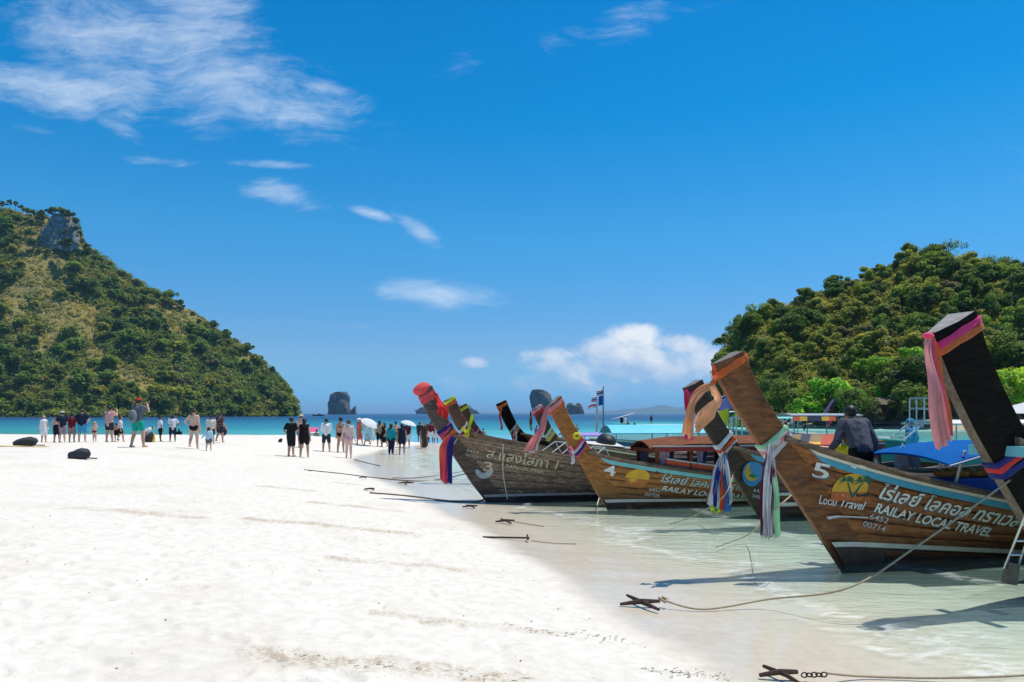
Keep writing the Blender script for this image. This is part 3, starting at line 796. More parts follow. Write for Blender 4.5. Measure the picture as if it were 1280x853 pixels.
LAB_R = {0: 'mid green tree on the right hill', 1: 'olive tree on the right hill', 2: 'dark green tree on the right hill', 3: 'mid green tree on the right hill', 4: 'olive tree on the right hill', 5: 'bright green tree on the right hill', 6: 'bright green tree on the right hill', 7: 'dry greyish tree on the right hill', 8: 'dark shady tree on the right hill'}
cand = []; tries = 0
while len(cand) < 300 and tries < 60000:
    tries += 1
    x = rnd.uniform(32, 150); rz_ = float(right_ridge(np.array(x))); yf = float(right_front(np.array(x)))
    if rz_ < 1.5: continue
    tt = rnd.random() ** .9; y = yf + .5 + (167 - yf) * tt
    if x / y > .76: continue
    dm = 2.6
    if any((x - a[0]) ** 2 + (y - a[1]) ** 2 < dm ** 2 for a in cand): continue
    cand.append((x, y, tt))
nR = 0
for (x, y, tt) in cand:
    if tt < .09: k = rnd.choices([5, 6, 8, 2, 0], [2, 2, 7, 4, 1])[0]  # dark leaf colour crowded at the foot stands in for shade along the shore
    elif tt < .2: k = rnd.choices([5, 6, 8, 2, 0, 1], [2, 2, 1, 3, 3, 1])[0]
    else: k = rnd.choices([0, 1, 2, 3, 4, 7], [3, 4, 2.2, 3, 4, 1.2])[0]
    s_ = rnd.choice([.45, .6, .75, .9, 1.0, 1.2]) * rnd.uniform(.9, 1.1); args = (near_protos[k], (x, y, float(right_hill(x, y)) - .3), s_, rnd.uniform(0, 6.28))
    upx = 640 + FPX * x / y
    where = ('at its foot' if tt < .12 else 'low down' if tt < .3 else 'halfway up' if tt < .65 else 'near the crest') + (' at the left end' if upx < 950 else ' above the brown prow' if upx < 1040 else ' above the boatman' if upx < 1120 else ' left of the black prow' if upx < 1190 else ' at the right edge')
    if s_ > .72 and nR < 150: plant_tree(*args, LAB_R[k] + ', ' + where, 'trees on the right hill', rnd.uniform(.8, 1.05)); nR += 1
    else: mass_tree('right', *args, rnd.uniform(.8, 1.05))
# big bright trees along the shore, seen singly
for (px, py, Y_, k, s_, lab) in [(945, 505, 118, 5, 1.25, 'large bright green tree above the prow of boat number five'), (1040, 505, 108, 6, 1.35, 'bright green spreading tree left of the boatman'), (985, 508, 112, 8, 1.1, 'dark tree between two bright green ones on the shore'),
                                 (1272, 498, 97, 5, 1.3, 'bright green tree right of the black prow'), (1240, 505, 94, 8, .9, 'dark tree behind the black prow'), (1090, 500, 104, 7, 1.15, 'dry pale tree above the shore rocks'), (1140, 506, 103, 2, 1.25, 'dark green tree above the shore boulders'),
                                 (915, 508, 124, 6, 1.0, 'bright green tree at the left foot of the right hill'), (1005, 507, 108, 6, .9, 'small yellow green tree on the right shore'), (1065, 508, 101, 8, .9, 'dark low tree behind the boatman')]:
    x = (px - 640) / FPX * Y_; plant_tree(near_protos[k], (x, Y_, float(right_hill(np.array(x), np.array(float(Y_)))) - .3), s_, rnd.uniform(0, 6), lab, 'trees along the right shore')
for (px, Y_, proto, s_, lab) in [(1187, 163, bare_proto, 1.05, 'sparse leaning tree standing out on the crest of the right hill'), (1132, 162, near_protos[2], 1.15, 'round dark tree topping the right hill'), (1088, 161, near_protos[0], .8, 'small dark tree on the right hill skyline'), (1008, 160, near_protos[2], .9, 'dark tree on the left shoulder of the right hill'), (925, 155, near_protos[8], 1.0, 'dark tree on the left end of the right hill'),
                                 (1235, 163, bare_proto, .75, 'flat-topped thin tree on the right hill crest')]:
    x = (px - 640) / FPX * Y_; plant_tree(proto, (x, Y_, float(right_hill(np.array(x), np.array(float(Y_)))) - .3), s_, 1.3, lab, 'trees on the right hill')
pl = []; rl = []
while len(pl) < 4400:
    x = rnd.uniform(30, 150); rz_ = float(right_ridge(np.array(x))); yf = float(right_front(np.array(x)))
    if rz_ < 1: continue
    tt = rnd.random(); y = yf + 1 + (170 - yf) * tt
    if x / y > .78: continue
    pl.append((x, y, float(right_hill(np.array(x), np.array(y))) + .35)); rl.append(rnd.uniform(.6, 1.5))
scrub('undergrowth', pl, rl, 56, .19, leafmat('scrub_right', (.09, .114, .029), (.285, .30, .074), (.355, .31, .087), .6, .08), 'olive scrub covering the slopes of the right hill', 8)

for (key, mn), lst in MASS.items():
    V_ = np.concatenate(lst); o = np_mesh('forest', V_, np.arange(len(V_)).reshape(-1, 4), bpy.data.materials[mn])
    tag(o, ('smaller trees filling the slopes of the %s hill, ' % key) + mn.replace('leaves_', '') + ' green', 'forest', kind='stuff')
# boulders along the right shore
m_bould = rockmat('shore_rock', (.035, .033, .03), (.24, .22, .195), .9)
def boulder_mesh(seed):
    bm = bmesh.new(); bmesh.ops.create_icosphere(bm, subdivisions=3, radius=1)
    for v in bm.verts:
        n_ = mnoise.noise(v.co * 1.1 + Vector((seed * 7.3, 0, 0))) * .45 + mnoise.noise(v.co * 2.7 + Vector((0, seed * 3.1, 0))) * .2
        v.co = v.co * (1 + n_); v.co.z *= .72
    me = bpy.data.meshes.new('boulder'); bm.to_mesh(me); bm.free(); me.materials.append(m_bould)
    return me
BM_ = [boulder_mesh(i) for i in range(5)]
for i in range(96):
    if i < 34:
        px = rnd.uniform(1082, 1150); x = (px - 640) / FPX * 95; y = float(right_front(np.array(x))) + rnd.uniform(-2.6, 4.5); s_ = rnd.uniform(.45, 1.05)
        lab, gr = 'grey boulder in the heap below the dark hut', 'boulders below the hut'
    else:
        px = rnd.uniform(930, 1290); x = (px - 640) / FPX * 100; y = float(right_front(np.array(x))) + rnd.uniform(-3.0, 2.5); s_ = rnd.uniform(.4, 1.1)
        lab, gr = 'grey rock at the waterline under the right hill', 'rocks along the right shore'
    o = link('boulder', BM_[i % 5]); o.location = (x, y, float(right_hill(np.array(x), np.array(y))) + s_ * .25); o.scale = (s_, s_ * rnd.uniform(.8, 1.2), s_ * rnd.uniform(.8, 1.1)); o.rotation_euler = (0, 0, rnd.uniform(0, 6))
    tag(o, lab, 'boulder', gr)
# sand bar ahead of the right hill
mb = MB(); rows = []
for i in range(9):
    rr = i / 8; rows.append([(27 + 13 * rr * math.cos(2 * PI * k / 40), 128 + 12 * rr * math.sin(2 * PI * k / 40), .35 * (1 - rr ** 2.2) - .08) for k in range(40)])
mb.grid(rows, closed=True, flip=True)
tag(mb.build('sandbar', m_sand, None, True), kind='structure')
# open hut under the trees
m_hutw = plain('old_timber', (.09, .07, .055), .85, .3, 3)
hx, hy = (1103 - 640) / FPX * 105, 105.0; hz = float(right_hill(np.array(hx), np.array(hy)))
e = empty('hut', (hx, hy, hz), .1, 'dark open timber hut under the trees behind the boulders', 'hut')
for sx in (-1.9, 1.9):
    for sy in (-1.3, 1.3):
        mb = MB(); mb.box((sx, sy, 1.3), (.16, .16, 3.4)); mb.build('post', m_hutw, e)
mb = MB(); mb.box((0, 0, .3), (4.2, 3.0, .18)); mb.build('floor', m_hutw, e)
mb = MB(); mb.box((0, 1.35, 1.6), (3.9, .08, 2.5)); mb.build('back_wall', m_hutw, e)
mb = MB(); mb.add([(-2.6, -2, 2.9), (2.6, -2, 2.9), (2.6, 2, 2.9), (-2.6, 2, 2.9), (-1.8, 0, 3.9), (1.8, 0, 3.9)], [(0, 1, 5, 4), (1, 2, 5), (2, 3, 4, 5), (3, 0, 4), (3, 2, 1, 0)])
mb.build('roof', plain('thatch', (.13, .10, .07), .95, .3, 5), e)
# ------------------------------------------------------------------ long-tail boats
def text_mesh(body, size=1.0, shear=0.0, spacing=1.0, bold=0.0, extrude=0.0):
    cu = bpy.data.curves.new('lettering', 'FONT'); cu.body = body; cu.size = size; cu.shear = shear; cu.space_character = spacing
    cu.offset = bold; cu.resolution_u = 3
    o = bpy.data.objects.new('lettering_tmp', cu); COL.objects.link(o)
    dg = bpy.context.evaluated_depsgraph_get()
    me = bpy.data.meshes.new_from_object(o.evaluated_get(dg))
    v = np.array([tuple(q.co) for q in me.vertices]); f = [tuple(p_.vertices) for p_ in me.polygons]
    bpy.data.objects.remove(o); bpy.data.curves.remove(cu); bpy.data.meshes.remove(me)
    return v, f

class Boat:
    def __init__(s, loc, th, lead, wid, top, sheer, bmax, Lf, length, hthick, label, mats, group='long-tail boats moored bow to the beach', name='longtail_boat', nplank=8, ndeck=7, both=True):
        s.ndeck = ndeck
        s.lz, s.lx = [a for a, b in lead], [b for a, b in lead]
        s.wz, s.ww = [a for a, b in wid], [b for a, b in wid]
        s.top = top; s.sx, s.sz = [a for a, b in sheer], [b for a, b in sheer]
        s.B = bmax; s.Lf = Lf; s.len = length; s.hf, s.hb = hthick
        s.zk = -.28
        s.root = empty(name, loc, R(th), label, 'boat', group)
        s.M = mats; s.tables()
        s.build_stem(); s.build_hull(nplank, both)
    def tables(s):
        z = np.arange(-.6, 4.0, .02)
        s.tL = sum(np.interp(z + d, s.lz, s.lx) for d in (-.15, -.07, 0, .07, .15)) / 5
        s.tw = sum(np.interp(z + d, s.wz, s.ww) for d in (-.12, 0, .12)) / 3
        x = np.arange(-4, 14, .05)
        s.tz = sum(np.interp(x + d, s.sx, s.sz) for d in (-.5, -.25, 0, .25, .5)) / 5
        s.tL, s.tw, s.tz = s.tL.tolist(), s.tw.tolist(), s.tz.tolist()
    @staticmethod
    def _lk(t, u):
        i = int(u); i = 0 if i < 0 else (len(t) - 2 if i > len(t) - 2 else i); f = u - i; f = 0 if f < 0 else (1 if f > 1 else f)
        return t[i] + (t[i + 1] - t[i]) * f
    def L(s, z): return s._lk(s.tL, (z + .6) / .02)
    def w(s, z): return s._lk(s.tw, (z + .6) / .02)
    def zs(s, x): return s._lk(s.tz, (x + 4) / .05)
    def xh(s, z): return s.L(z) + s.w(z) * .72
    def F(s, x, z):
        u = max(0.0, min(1.0, (x - s.xh(z)) / s.Lf)); f = math.sin(PI / 2 * u) ** .82
        a = s.len * .68
        if x > a: f *= 1 - .35 * ((x - a) / (s.len - a)) ** 2
        return f
    def b(s, x, z):
        zt = s.zs(x); w = max(0.0, min(1.05, (z - s.zk) / (zt - s.zk))); f = s.F(x, z)
        e = 1.0 - .45 * f
        return max(s.hb * .98, .02) * min(1, w * 4) * (1 - f * .9) + s.B * f * (w ** e)
    def sw(s, q, w):
        """point on the hull: q 0..1 from stem to stern, w 0..1 from keel to sheer -> (x, z)"""
        z = w * 1.2
        for _ in range(8):
            x = s.xh(z) + q * (s.len - s.xh(z)); z = s.zk + w * (s.zs(x) - s.zk)
        return x, z
    def pt(s, x, z, off=0.0, side=-1):
        y = s.b(x, z); l = s.L(z); w = s.w(z)
        if off > .005 and x < l + w: y = max(y, lerp(s.hf, s.hb * 1.12, max(0, min(1, (x - l) / w))) + .002)
        return (x, side * (y + off), z)
    def sec(s, z):
        l = s.L(z); w = s.w(z); k = s.hb if z > s.zn else s.hb * 1.12
        return l, l + w, s.hf, k
    def build_stem(s):
        s.zn = s.zs(s.L(s.sz[0]) + .6) - .02
        (zt0, zt1) = s.top
        mb = MB(); rows = []
        zz = list(np.linspace(-.35, zt0, 26))
        for i, z in enumerate(zz):
            l, tr, hf, hb = s.sec(z)
            f = max(0, (z - s.zn) / max(zt0 - s.zn, .01))     # the head is cut on a slope: the after edge stands higher
            up = (zt1 - zt0) * f
            g = .025
            pr = [(l, hf - g * .5, 0), (l + .02, hf, 0), (l + (tr - l) * .5, lerp(hf, hb, .62), .5), (tr - g, hb, 1), (tr, hb - g, 1), (tr, -hb + g, 1), (tr - g, -hb, 1), (l + (tr - l) * .5, -lerp(hf, hb, .62), .5), (l + .02, -hf, 0), (l, -hf + g * .5, 0)]
            if i == len(zz) - 1: pass
            # after edge follows its own height
            row = []
            for (x, y, k) in pr:
                z2 = z + up * k; x2 = x + (s.L(z2) - s.L(z)) * k if k else x
                j_ = .007 * mnoise.noise(Vector((x2 * 4, y * 9, z2 * 4)))
                row.append((x2 + j_ * 1.3, y + j_, z2))
            rows.append(row)
        mb.grid(rows, closed=True, flip=True)
        mb.add(rows[-1], [tuple(range(10))]); mb.add(rows[0], [tuple(range(10))[::-1]])
        s.stem_o = mb.build('stem_post', s.M['stem'], s.root, False)
        s.stem_o.data.polygons.foreach_set('use_smooth', [False] * len(s.stem_o.data.polygons))
        if 'cap' in s.M:
            mb = MB(); c = Vector([sum(p_[k] for p_ in rows[-1]) / 10 for k in range(3)])
            a = Vector(rows[-1][0]); b_ = Vector(rows[-1][3]); nrm = Vector((-(b_.z - a.z), 0, b_.x - a.x)).normalized() * .004
            mb.add([tuple(c + (Vector(p_) - c) * .985 + nrm) for p_ in rows[-1]], [tuple(range(10))])
            mb.build('cut_end', s.M['cap'], s.stem_o)
    def build_hull(s, n, both):
        NS = 34
        qs = [0] + list(np.linspace(0.004, .45, 22)) + list(np.linspace(.5, 1, 11))
        w0 = np.linspace(.1, 1, n + 1)
        for side in (-1, 1):
            for j in range(n):
                a, c = w0[j], w0[j + 1]
                mb = MB(); rows = []
                for k, (w, off) in enumerate(((a + .004, -.012), (a + .016, .0), (lerp(a, c, .5), .003), (c - .016, .0), (c - .004, -.012))):
                    rows.append([s.pt(*s.sw(q, w), off, side) for q in qs])
                mb.grid(rows, flip=(side > 0))
                o = mb.build('plank', s.M['plank'], s.root, False)
        # inner skin closing the seams, sole and transom
        mb = MB()
        for side in (-1, 1):
            rows = [[s.pt(*s.sw(q, w), -.02, side) for q in qs] for w in np.linspace(0.02, .995, 9)]
            mb.grid(rows, flip=(side > 0))
        mb.build('inner_skin', s.M['inside'], s.root, True)
        mb = MB(); zf = .18
        xs_ = [x for x in np.linspace(s.xh(zf) + .1, s.len - .02, 14)]
        mb.grid([[(x, -s.b(x, zf) + .03, zf) for x in xs_], [(x, s.b(x, zf) - .03, zf) for x in xs_]])
        mb.build('floor_boards', s.M['inside'], s.root)
        mb = MB(); xe = s.len
        zz = np.linspace(s.zk + .05, s.zs(xe), 6)
        mb.grid([[(xe + .005, -s.b(xe, z), z) for z in zz], [(xe + .005, s.b(xe, z), z) for z in zz]]); mb.build('transom', s.M['plank'], s.root)
        # gunwale rails
        for side in (-1, 1):
            mb = MB(); rows = []
            xs_ = np.linspace(s.xh(s.sz[0]) + .12, s.len + .05, 44)
            for (dy, dz_) in ((.03, -.03), (.045, .012), (.03, .055), (-.055, .055), (-.055, -.03)):
                rows.append([(x, side * (s.b(x, s.zs(x)) + dy), s.zs(x) + dz_) for x in xs_])
            mb.grid(rows + [rows[0]], flip=(side < 0))
            mb.add([r_[0] for r_ in rows], [(0, 1, 2, 3, 4)]); mb.add([r_[-1] for r_ in rows], [(4, 3, 2, 1, 0)])
            mb.build('gunwale_rail', s.M['rail'], s.root, False)
        # fore deck boards
        x0 = s.xh(s.sz[0]) + .25
        for k in range(s.ndeck):
            a = x0 + k * .3; c = a + .288
            z1, z2 = s.zs(a) - .07, s.zs(c) - .07
            mb = MB(); mb.slab([[(a, -s.b(a, z1) + .03, z1), (a, s.b(a, z1) - .03, z1)], [(c, -s.b(c, z2) + .03, z2), (c, s.b(c, z2) - .03, z2)]], -.025)
            mb.build('deck_board', s.M['deck'], s.root)
        for x in (s.len * .45, s.len * .62, s.len * .8):
            z = .5; mb = MB(); mb.box((x, 0, z), (.28, 2 * s.b(x, z) - .08, .04)); mb.build('thwart', s.M['inside'], s.root)
    def band(s, name, mat, d0, d1, x0, x1, off=.012, side=-1, n=40, absolute=False, slope=0.0):
        """painted strake: d0,d1 = distance below the sheer (or heights above water)"""
        mb = MB(); rows = []
        for off_, d in ((off - .008, d0), (off, d0), (off, d1), (off - .008, d1)):
            row = []
            for x in np.linspace(x0, x1, n):
                z = max(d + slope * max(x, 0), -.2) if absolute else s.zs(x) - d
                xx = max(x, s.L(z) + (.03 if absolute else s.w(z)))
                row.append(s.pt(xx, z, off_, side))
            rows.append(row)
        mb.grid(rows, flip=(side < 0))
        return mb.build(name, mat, s.root)
    def rub_rail(s, name, mat, z, x0, x1, r_=.03, side=-1):
        mb = MB(); mb.tube([s.pt(max(x, s.xh(z) + .02), z, r_ * .6, side) for x in np.linspace(x0, x1, 30)], r_, 6); return mb.build(name, mat, s.root)
    def lettering(s, body, x0, drop, size, mat, length=None, shear=.2, off=.016, bold=.0, spacing=1.0, name='lettering', slope=None, parent=None, side=-1):
        """paint letters on the planking, running along the sheer"""
        v, f = text_mesh(body, 1.0, shear, spacing, bold)
        if len(v) == 0: return None
        vx = (v[:, 0] - v[:, 0].min()); W_ = vx.max(); vy = v[:, 1]
        sx_ = (length / W_) if length else size
        P = []
        for a, c in zip(vx, vy):
            x = x0 + a * sx_
            base = (s.zs(x) - drop) if slope is None else (s.zs(x0) - drop + slope * (x - x0))
            z = base + c * size
            P.append(s.pt(x, z, off, side))
        mb = MB(); mb.add(P, f)
        return mb.build(name, mat, parent or s.root)
    def patch(s, pts2, mat, name, off=.014, parent=None):
        """flat painted shape given as (x, z) polygon with many points"""
        mb = MB(); c = (sum(p_[0] for p_ in pts2) / len(pts2), sum(p_[1] for p_ in pts2) / len(pts2))
        vs = [s.pt(x, z, off) for x, z in pts2] + [s.pt(*c, off)]
        n = len(pts2); mb.add(vs, [(k, (k + 1) % n, n) for k in range(n)])
        return mb.build(name, mat, parent or s.root)
    # ---- cloth on the prow
    def stem_loop(s, z0, slope, off):
        pts, nor = [], []
        def P(k, side):
            z = z0 + slope * k; l, tr, hf, hb = s.sec(z); x = l + k * (tr - l)
            if z0 > s.top[0] - .5 and False: pass
            return Vector((x, side * lerp(hf, hb, k), z))
        for k in np.linspace(0, 1, 8): pts.append(P(k, -1)); nor.append(Vector((-.35 if k < .05 else 0, -1, 0)))
        pts.append(P(1, -1) * .5 + P(1, 1) * .5); nor.append(Vector((1, 0, -.3)))
        for k in np.linspace(1, 0, 8): pts.append(P(k, 1)); nor.append(Vector((-.35 if k < .05 else 0, 1, 0)))
        pts.append(P(0, -1) * .5 + P(0, 1) * .5); nor.append(Vector((-1, 0, 0)))
        return [p_ + n_.normalized() * off for p_, n_ in zip(pts, nor)]
    def wrap(s, parent, z0, slope, colors, width, off=.016, seed=1, spread=1.0):
        """bands of cloth bound round the stem; one mesh for each colour"""
        rr = random.Random(seed); n = len(colors); d = Vector((s.L(z0 + .2) - s.L(z0), 0, .2)).normalized()
        for i, c in enumerate(colors):
            o0 = (i - (n - 1) / 2) * width * .8
            mb = MB(); rows = []
            tw = rr.uniform(-.04, .04) * spread
            for j in range(5):
                t_ = j / 4 - .5
                bulge = .014 * (1 - (2 * t_) ** 2) + .006 * math.sin(j * 2.1 + i)
                loop = s.stem_loop(z0 + tw * .5, slope + tw, off + bulge + .004 * i)
                rows.append([p_ + d * (o0 + t_ * width * (1 + .12 * math.sin(k * 1.7 + i))) for k, p_ in enumerate(loop)])
            mb.grid(rows, closed=True, flip=True)
            mb.build('cloth_band', c, parent, True)
    def world(s, p_): return s.root.matrix_basis @ Vector(p_)

def sash(label, boat, knot, group='cloth garlands tied to the prows'):
    """garland thing whose origin is the boat's own frame"""
    return empty('prow_garland', boat.root.location, boat.root.rotation_euler.z, label, 'garland', group)

def strand(parent, mat, path, width, seed=0, fold=.02, lat=(1, 0, 0), taper=1.0, twist=0.0, name='streamer', th=.0025):
    """hanging strip of cloth along a path; cross-section folded"""
    rr = random.Random(seed); path = [Vector(p_) for p_ in path]
    # resample with catmull-rom
    pts = []
    for i in range(len(path) - 1):
        p0 = path[max(i - 1, 0)]; p1 = path[i]; p2 = path[i + 1]; p3 = path[min(i + 2, len(path) - 1)]
        for k in range(6):
            t_ = k / 6
            pts.append(.5 * ((2 * p1) + (p2 - p0) * t_ + (2 * p0 - 5 * p1 + 4 * p2 - p3) * t_ * t_ + (-p0 + 3 * p1 - 3 * p2 + p3) * t_ ** 3))
    pts.append(path[-1]); n = len(pts); lat = Vector(lat).normalized()
    ph = rr.uniform(0, 6); m = 9; rows = []
    for i, p_ in enumerate(pts):
        d = (pts[min(i + 1, n - 1)] - pts[max(i - 1, 0)]).normalized(); t_ = i / (n - 1)
        a = (lat - d * lat.dot(d)).normalized(); ang = twist * t_ + .25 * math.sin(t_ * 5 + ph)
        nb = d.cross(a); a2 = a * math.cos(ang) + nb * math.sin(ang); nb2 = d.cross(a2)
        wd = width * lerp(.45, taper, min(1, t_ * 3)) * (1 + .1 * math.sin(t_ * 7 + ph))
        rows.append([p_ + a2 * (wd * (k / (m - 1) - .5)) + nb2 * (fold * 1.2 * math.sin(k * 1.9 + ph + t_ * 1.5) * (.6 + .4 * t_) + .014 * math.sin(t_ * 9 + ph)) + (d * (rr.uniform(-.05, .05) if i == n - 1 else .012 * math.sin(k * 2.6 + ph))) for k in range(m)])
    mb = MB(); mb.slab(rows, th); return mb.build(name, mat, parent, True)

def rope(label, pts, rad=.012, mat=None, cat='rope', name='rope', sag=0.0, group='mooring ropes', n=40):
    pts = [Vector(p_) for p_ in pts]; out_ = []
    for i in range(len(pts) - 1):
        p0 = pts[max(i - 1, 0)]; p1 = pts[i]; p2 = pts[i + 1]; p3 = pts[min(i + 2, len(pts) - 1)]
        for k in range(n // (len(pts) - 1)):
            t_ = k / (n // (len(pts) - 1))
            q = .5 * ((2 * p1) + (p2 - p0) * t_ + (2 * p0 - 5 * p1 + 4 * p2 - p3) * t_ * t_ + (-p0 + 3 * p1 - 3 * p2 + p3) * t_ ** 3)
            q.z -= sag * 4 * t_ * (1 - t_); out_.append(q)
    out_.append(pts[-1]); mb = MB(); mb.tube(out_, rad, 6)
    return tag(mb.build(name, mat or m_rope, None, True), label, cat, group)

# palettes
m_rope = plain('rope_fibre', (.36, .29, .19), .9, .25, 40)
m_ropew = plain('pale_rope', (.6, .56, .48), .9, .2, 40)
m_steel = plain('steel', (.55, .56, .57), .32, .1, 12, .8)
m_white = worn_paint('white_paint', (.70, .67, .58), (.3, .24, .18), .25)
m_lettw = worn_paint('white_letter_paint', (.78, .78, .76), (.25, .17, .11), .32, .5, 7.0)
m_letts = worn_paint('silver_letter_paint', (.52, .56, .58), (.2, .14, .1), .45, .45, 8.0)
m_blue = worn_paint('blue_stripe', (.045, .33, .52), (.25, .2, .16), .2)
m_turq = worn_paint('turquoise_stripe', (.16, .52, .60), (.25, .2, .16), .25)
m_antif = worn_paint('bottom_paint', (.035, .022, .02), (.10, .06, .045), .5)
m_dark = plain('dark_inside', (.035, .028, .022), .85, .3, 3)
WOOD = {'varnish': wood('varnished_wood', (.105, .030, .007), (.43, .142, .032), .30, (.44, .27, .13), .16, 11, (.026, .011, .005), .68),
        'varn_stem': wood('varnished_stem', (.10, .032, .008), (.31, .105, .028), .34, (.40, .24, .12), .12, 8, (.026, .011, .006), .6),
        'gold': wood('golden_wood', (.14, .046, .008), (.46, .175, .034), .32, (.44, .27, .12), .12, 11, (.04, .015, .006), .62),
        'gold_stem': wood('golden_stem', (.19, .066, .011), (.44, .172, .036), .36, (.40, .25, .13), .14, 8, (.05, .02, .008), .5),
        'grey': wood('weathered_wood', (.075, .050, .034), (.30, .225, .165), .62, (.46, .40, .33), .5, 12, (.03, .02, .015), .7),
        'grey_stem': wood('weathered_stem', (.065, .05, .042), (.17, .125, .095), .6, (.3, .26, .22), .25, 8, (.025, .02, .018), .6),
        'redbrown': wood('redbrown_stem', (.07, .030, .018), (.17, .075, .04), .5, (.25, .18, .13), .12, 8),
        'black': wood('black_stem', (.005, .0035, .003), (.018, .012, .009), .9, (.06, .045, .035), .05, 8, (.005, .004, .003), .4, .1),
        'darkbrown': wood('darkbrown_stem', (.032, .019, .012), (.095, .052, .03), .5, (.2, .15, .11), .1, 8, (.015, .01, .008), .5)}
m_endgrain = plain('weathered_end', (.17, .15, .14), .85, .35, 9)
m_rail = wood('rail_wood', (.09, .05, .03), (.24, .15, .09), .5, (.4, .33, .26), .3)
m_deck = wood('deck_wood', (.15, .10, .065), (.34, .25, .17), .6, (.5, .42, .33), .3)
CL = {k: cloth('cloth_' + k, tuple(min(.92, c_ * 1.4) for c_ in srgb(*v))) for k, v in dict(pink=(238, 90, 120), hotpink=(230, 60, 120), palepink=(244, 150, 150), orange=(240, 110, 60), peach=(245, 165, 125), red=(225, 60, 62), coral=(226, 92, 92), navy=(45, 48, 120), blue=(40, 110, 180), royal=(40, 60, 150), white=(225, 225, 230), grey=(176, 170, 178),
      maroon=(120, 35, 60), mint=(165, 220, 175), lime=(200, 225, 60), yellow=(240, 205, 60), burnt=(205, 90, 50), olive=(170, 150, 70)).items()}

def std_mats(plank, stem, **kw):
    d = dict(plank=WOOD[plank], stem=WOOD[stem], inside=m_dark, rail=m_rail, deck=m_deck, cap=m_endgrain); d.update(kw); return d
AFT = [(4.5, .80), (7, .78), (9.5, .92), (11, 1.05)]

# ---------------- boat number five (nearest, brown with white lettering)
b5 = Boat((4.74, 10.76, 0), 20, [(-.4, .32), (0, 0), (1.15, -.89), (2.06, -1.64), (2.55, -2.0), (2.87, -2.16), (3.3, -2.32)],
          [(0, .78), (1.5, .72), (1.85, .56), (2.3, .52), (3.2, .50)], (2.87, 3.05), [(-1.6, 2.0), (-.9, 1.80), (-.5, 1.65), (.9, 1.26), (2.84, .87)] + [(4.5, .75), (7, .78), (9.5, .92), (11, 1.05)], 1.05, 5.2, 11, (.05, .135),
          'varnished brown long-tail boat numbered 5 with palm tree emblem and white lettering', std_mats('varnish', 'varn_stem'), ndeck=3)
b5.band('stripe', m_white, .035, .075, -1.2, 10.8, .014)
b5.band('stripe', m_blue, .080, .165, -1.2, 10.8, .012)
b5.band('boot_stripe', m_white, .29, .36, -.4, 10.5, .012, absolute=True, slope=-.085)
b5.band('bottom_paint', m_antif, -.12, .285, -.4, 10.5, .009, absolute=True, slope=-.085)
b5.lettering('5', -.60, .38, .30, m_lettw, shear=0, bold=.012, length=.24, slope=-.22, name='boat_number')
b5.lettering('5', -.585, .395, .30, plain('letter_shadow', (.12, .12, .13), .6), shear=0, bold=.02, length=.25, slope=-.22, off=.0135, name='number_shadow')
for (dx_, dd_, mt, nm, of) in ((0, 0, m_lettw, 'lettering', .018), (.018, .018, plain('letter_shadow', (.12, .12, .13), .6), 'lettering_shadow', .0145)):
    b5.lettering('ไร่เลย์ โลคอล ทราเวล', .42 + dx_, .40 + dd_, .27, mt, length=2.35, shear=.25, bold=.018, name=nm, off=of)
    b5.lettering('RAILAY LOCAL TRAVEL', .40 + dx_, .61 + dd_, .19, mt, length=2.0, shear=.25, bold=.02, name=nm, off=of)
b5.lettering('6452', .36, .73, .12, m_letts, length=.30, shear=.15, bold=.004)
b5.lettering('00714', .28, .86, .12, m_letts, length=.37, shear=.15, bold=.004)
# sunset and palms emblem
ex, ez = -.02, b5.zs(0.0) - .42
sun_pts = [(ex + .25 * math.cos(a), ez + .02 + .24 * math.sin(a)) for a in np.linspace(-.15, PI + .15, 22)]
em = b5.patch(sun_pts, worn_paint('emblem_yellow', (.62, .36, .02), (.3, .15, .05), .2, .5, 8), 'emblem', .0135)
b5.patch([(ex - .25, ez), (ex + .25, ez - .02), (ex + .20, ez - .14), (ex - .26, ez - .13)], worn_paint('emblem_orange', (.50, .11, .02), (.3, .13, .06), .4, .5, 8), 'emblem_base', .015, em)
m_palm = plain('emblem_green', (.015, .10, .06), .6)
for (cx, cz, s_) in ((ex - .07, ez + .16, .9), (ex + .16, ez + .15, 1.1)):
    for k, a in enumerate(np.linspace(-.3, PI + .3, 8)):
        c_, s2 = math.cos(a), math.sin(a); L_ = .13 * s_
        b5.patch([(cx, cz), (cx + L_ * .5 * c_ - .018 * s2, cz + L_ * .5 * s2 + .022 * abs(c_) + .01), (cx + L_ * c_, cz + L_ * s2 * .7 - .035), (cx + L_ * .5 * c_ + .012 * s2, cz + L_ * .5 * s2 - .012)], m_palm, 'palm_frond', .0165, em)
    b5.patch([(cx - .008, cz), (cx + .010, cz), (ex + .075, ez - .09), (ex + .035, ez - .09)], m_palm, 'palm_trunk', .0162, em)
b5.patch([(ex + .09, ez - .03), (ex + .14, ez - .055), (ex + .30, ez - .02), (ex + .27, ez - .075), (ex + .12, ez - .085)], plain('emblem_black', (.02, .02, .025), .6), 'painted_boat', .017, em)
for (gx, gz_) in ((ex - .02, ez + .36), (ex + .10, ez + .37)):
    b5.patch([(gx - .07, gz_ + .012), (gx - .03, gz_ + .018), (gx, gz_ - .012), (gx + .04, gz_ + .045), (gx + .015, gz_ - .03), (gx - .02, gz_ - .02)], m_lettw, 'painted_bird', .016, em)
b5.lettering('Railay', ex - .20, .58, .085, m_lettw, length=.2, shear=.3, name='emblem_lettering', slope=-.1, parent=em)
b5.lettering('Local Travel', ex - .46, .73, .18, m_lettw, length=.74, shear=.3, bold=.012, name='emblem_lettering', slope=-.16, parent=em)
